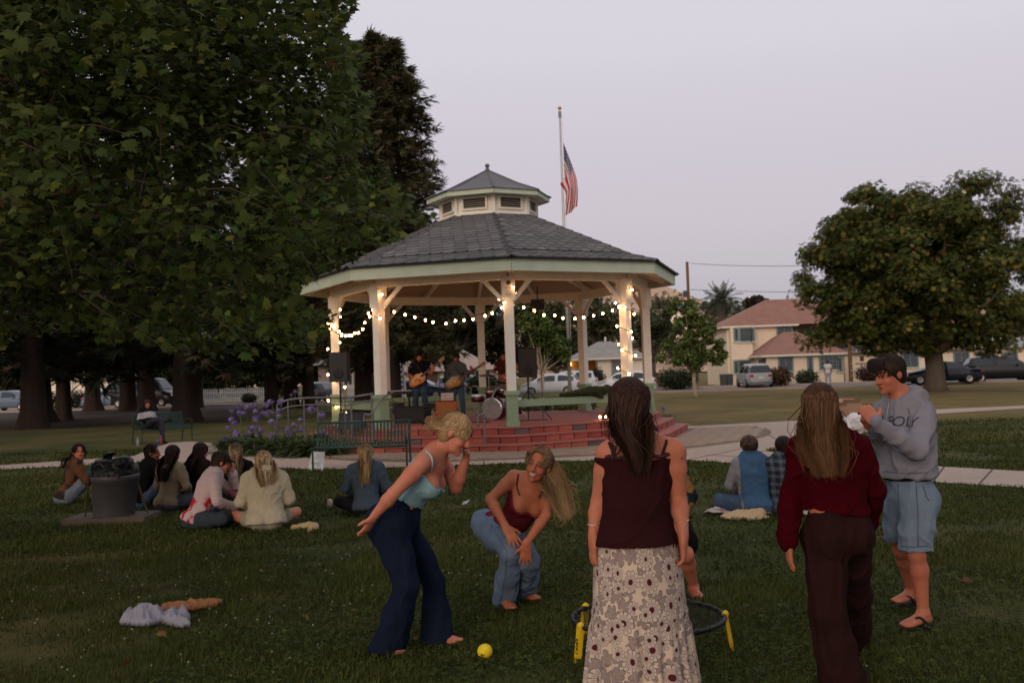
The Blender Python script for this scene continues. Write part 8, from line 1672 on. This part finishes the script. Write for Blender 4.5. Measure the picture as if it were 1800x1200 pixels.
# ================================================================ GRASS, CLOVER, FALLEN LEAVES
def on_hard(x, y):
    m = inpoly(x, y, PATH_W) | (np.hypot(x - GX, y - GY) < 7.0)
    m |= (np.abs(x - tc_[0] - .02) < .53) & (np.abs(y - tc_[1] - .05) < .33)
    return m
def grass():
    V = []; Fq = []; Cc = []; nb = 0
    for d0, d1, dens, hgt, wd in ((3.4, 7.0, 3400, .038, .0055), (7.0, 10.0, 2200, .042, .0075), (10.0, 14.0, 1150, .045, .011), (14.0, 20.0, 560, .05, .017), (20.0, 27.0, 170, .055, .026)):
        wmax = d1 * .60 + 2.2; A_ = (d1 - d0) * 2 * wmax; n = int(A_ * dens); x = rng.uniform(-wmax, wmax, n); y = rng.uniform(d0, d1, n); k = (np.abs(x) < y * .60 + 2.2) & ~on_hard(x, y)
        q = np.stack([x * .9, y * .9, 0 * x], 1); patch = vnoise(q) + .6 * vnoise(q * 3.1 + 5); k &= rng.random(n) < np.clip(.85 + patch * 1.5, .10, 1); x, y, patch = x[k], y[k], patch[k]; n = len(x)
        if d0 > 19: k = ~inpoly(x, y, DIRT_W); x, y, patch = x[k], y[k], patch[k]; n = len(x)
        az = rng.random(n) * 6.283; h = hgt * (.55 + .8 * rng.random(n)) * (1 + .7 * patch).clip(.5, 1.6); ln = rng.random(n) * .9 + .1; w = wd * (.6 + .7 * rng.random(n))
        dx, dy = np.cos(az), np.sin(az); b = np.stack([x, y, 0 * x], 1); s = np.stack([-dy * w / 2, dx * w / 2, 0 * x], 1); tip = b + np.stack([dx * h * ln, dy * h * ln, h], 1); mid = b + np.stack([dx * h * ln * .35, dy * h * ln * .35, h * .6], 1)
        v = np.stack([b - s, b + s, mid + s * .8, tip, mid - s * .8], 1); V.append(v.reshape(-1, 3)); i = np.arange(n)[:, None] * 5 + nb; Fq.append(np.concatenate([i + np.array([[0, 1, 2, 4]])], 0)); Fq.append(np.concatenate([i + 4, i + 2, i + 3, i + 3], 1)); nb += n * 5
        c = np.array((.050, .062, .013))[None] * (.65 + .7 * rng.random((n, 1))) * (1 + .75 * patch[:, None]).clip(.4, 2); dry = rng.random(n) < .05 + .12 * (d0 > 19) + .25 * np.clip(patch - .25, 0, 1); c[dry] = np.array((.13, .10, .04)) * (.6 + .6 * rng.random((dry.sum(), 1))); Cc.append(np.repeat(c, 5, 0))
    # quads for blades, tips as degenerate-free triangles
    V = np.concatenate(V); Cc = np.concatenate(Cc); quads = np.concatenate([f for f in Fq[0::2]]); tris = np.concatenate([f[:, :3] for f in Fq[1::2]])
    me = bpy.data.meshes.new('lawn_grass'); nq, nt_ = len(quads), len(tris); me.vertices.add(len(V)); me.vertices.foreach_set('co', V.astype(np.float32).ravel()); me.loops.add(nq * 4 + nt_ * 3); me.loops.foreach_set('vertex_index', np.concatenate([quads.ravel(), tris.ravel()]).astype(np.int32)); me.polygons.add(nq + nt_)
    me.polygons.foreach_set('loop_start', np.concatenate([np.arange(nq) * 4, nq * 4 + np.arange(nt_) * 3]).astype(np.int32)); me.update(calc_edges=True)
    a = me.color_attributes.new('Col', 'FLOAT_COLOR', 'POINT'); c4 = np.ones((len(V), 4), np.float32); c4[:, :3] = Cc; a.data.foreach_set('color', c4.ravel()); o = obj('lawn_grass', me, M('grass_blade', attr=True, rough=.7, var=.1, bump=0, trans=.25, spec=.1)); tag(o, 'short dark green grass of the lawn', 'grass', kind='stuff')
    return nq + nt_
NTRI = grass()
def clover():
    # round clover leaflets and small white heads in patches
    n = 52000; y = 4.2 + 10.5 * rng.random(n) ** 1.15; x = rng.uniform(-.60, .60, n) * y; pt = vnoise(np.stack([x * .8, y * .8, 0 * x + 9], 1)) + .5 * vnoise(np.stack([x * 2.4, y * 2.4, 0 * x + 3], 1)); k = (pt > -.12) & ~on_hard(x, y); x, y = x[k], y[k]; n = len(x)
    c = np.stack([x, y, .018 + .028 * rng.random(n)], 1); tri = np.array([(0, 0, 0), (.5, .15, .06), (.62, .5, .05), (.2, .55, .06), (-.2, .55, .06), (-.62, .5, .05), (-.5, .15, .06), (-.35, -.45, .05), (0, -.62, .05), (.35, -.45, .05)]); f = np.array([(0, 1, 2, 3), (0, 4, 5, 6), (0, 7, 8, 9)])
    v, fc, cc_ = cloud(c, .020 + .012 * rng.random(n), rng.normal(size=(n, 3)) * .35 + (0, 0, 1), (tri, f), leafcol(n, (.050, .068, .017), .3)); tag(mk('clover_leaves', v, fc, _mats['grass_blade'], None, False, cc_), 'clover leaves growing through the lawn', 'clover', kind='stuff')
    n = 900; y = 4.4 + 12 * rng.random(n) ** 1.1; x = rng.uniform(-.58, .58, n) * y; pt = vnoise(np.stack([x * .55 + 3, y * .55, 0 * x], 1)) + .5 * vnoise(np.stack([x * 1.7, y * 1.7, 0 * x + 1], 1)); k = (pt > .10) & ~on_hard(x, y); x, y = x[k], y[k]; n = len(x); b = MB(); Vv = np.array([(1, 0, 0), (-1, 0, 0), (0, 1, 0), (0, -1, 0), (0, 0, 1), (0, 0, -1)], float); Fo = np.array([(0, 2, 4), (2, 1, 4), (1, 3, 4), (3, 0, 4), (2, 0, 5), (1, 2, 5), (3, 1, 5), (0, 3, 5)])
    r = .0065 + .004 * rng.random(n); P0 = np.stack([x, y, .035 + .03 * rng.random(n)], 1); v = (P0[:, None] + r[:, None, None] * Vv[None]).reshape(-1, 3); f = (Fo[None] + (np.arange(n) * 6)[:, None, None]).reshape(-1, 3); tag(mk('clover_blossoms', v, f, M('clover_white', (.20, .195, .13), var=.3)), 'tiny white clover blossoms dotting the lawn', 'clover', kind='stuff')
clover()
n = 80; y = 5 + 18 * rng.random(n); x = rng.uniform(-.58, .45, n) * y; k = ~on_hard(x, y); x, y = x[k], y[k]; n = len(x)
v, f, c = cloud(np.stack([x, y, np.full(n, .045)], 1), .035 + .05 * rng.random(n), rng.normal(size=(n, 3)) * .4 + (0, 0, 1), T_MAPLE, leafcol(n, (.16, .085, .035), .3)); tag(mk('fallen_leaves', v, f, MLEAF, None, False, c), 'dry brown maple leaves scattered over the lawn', 'leaves', kind='stuff')
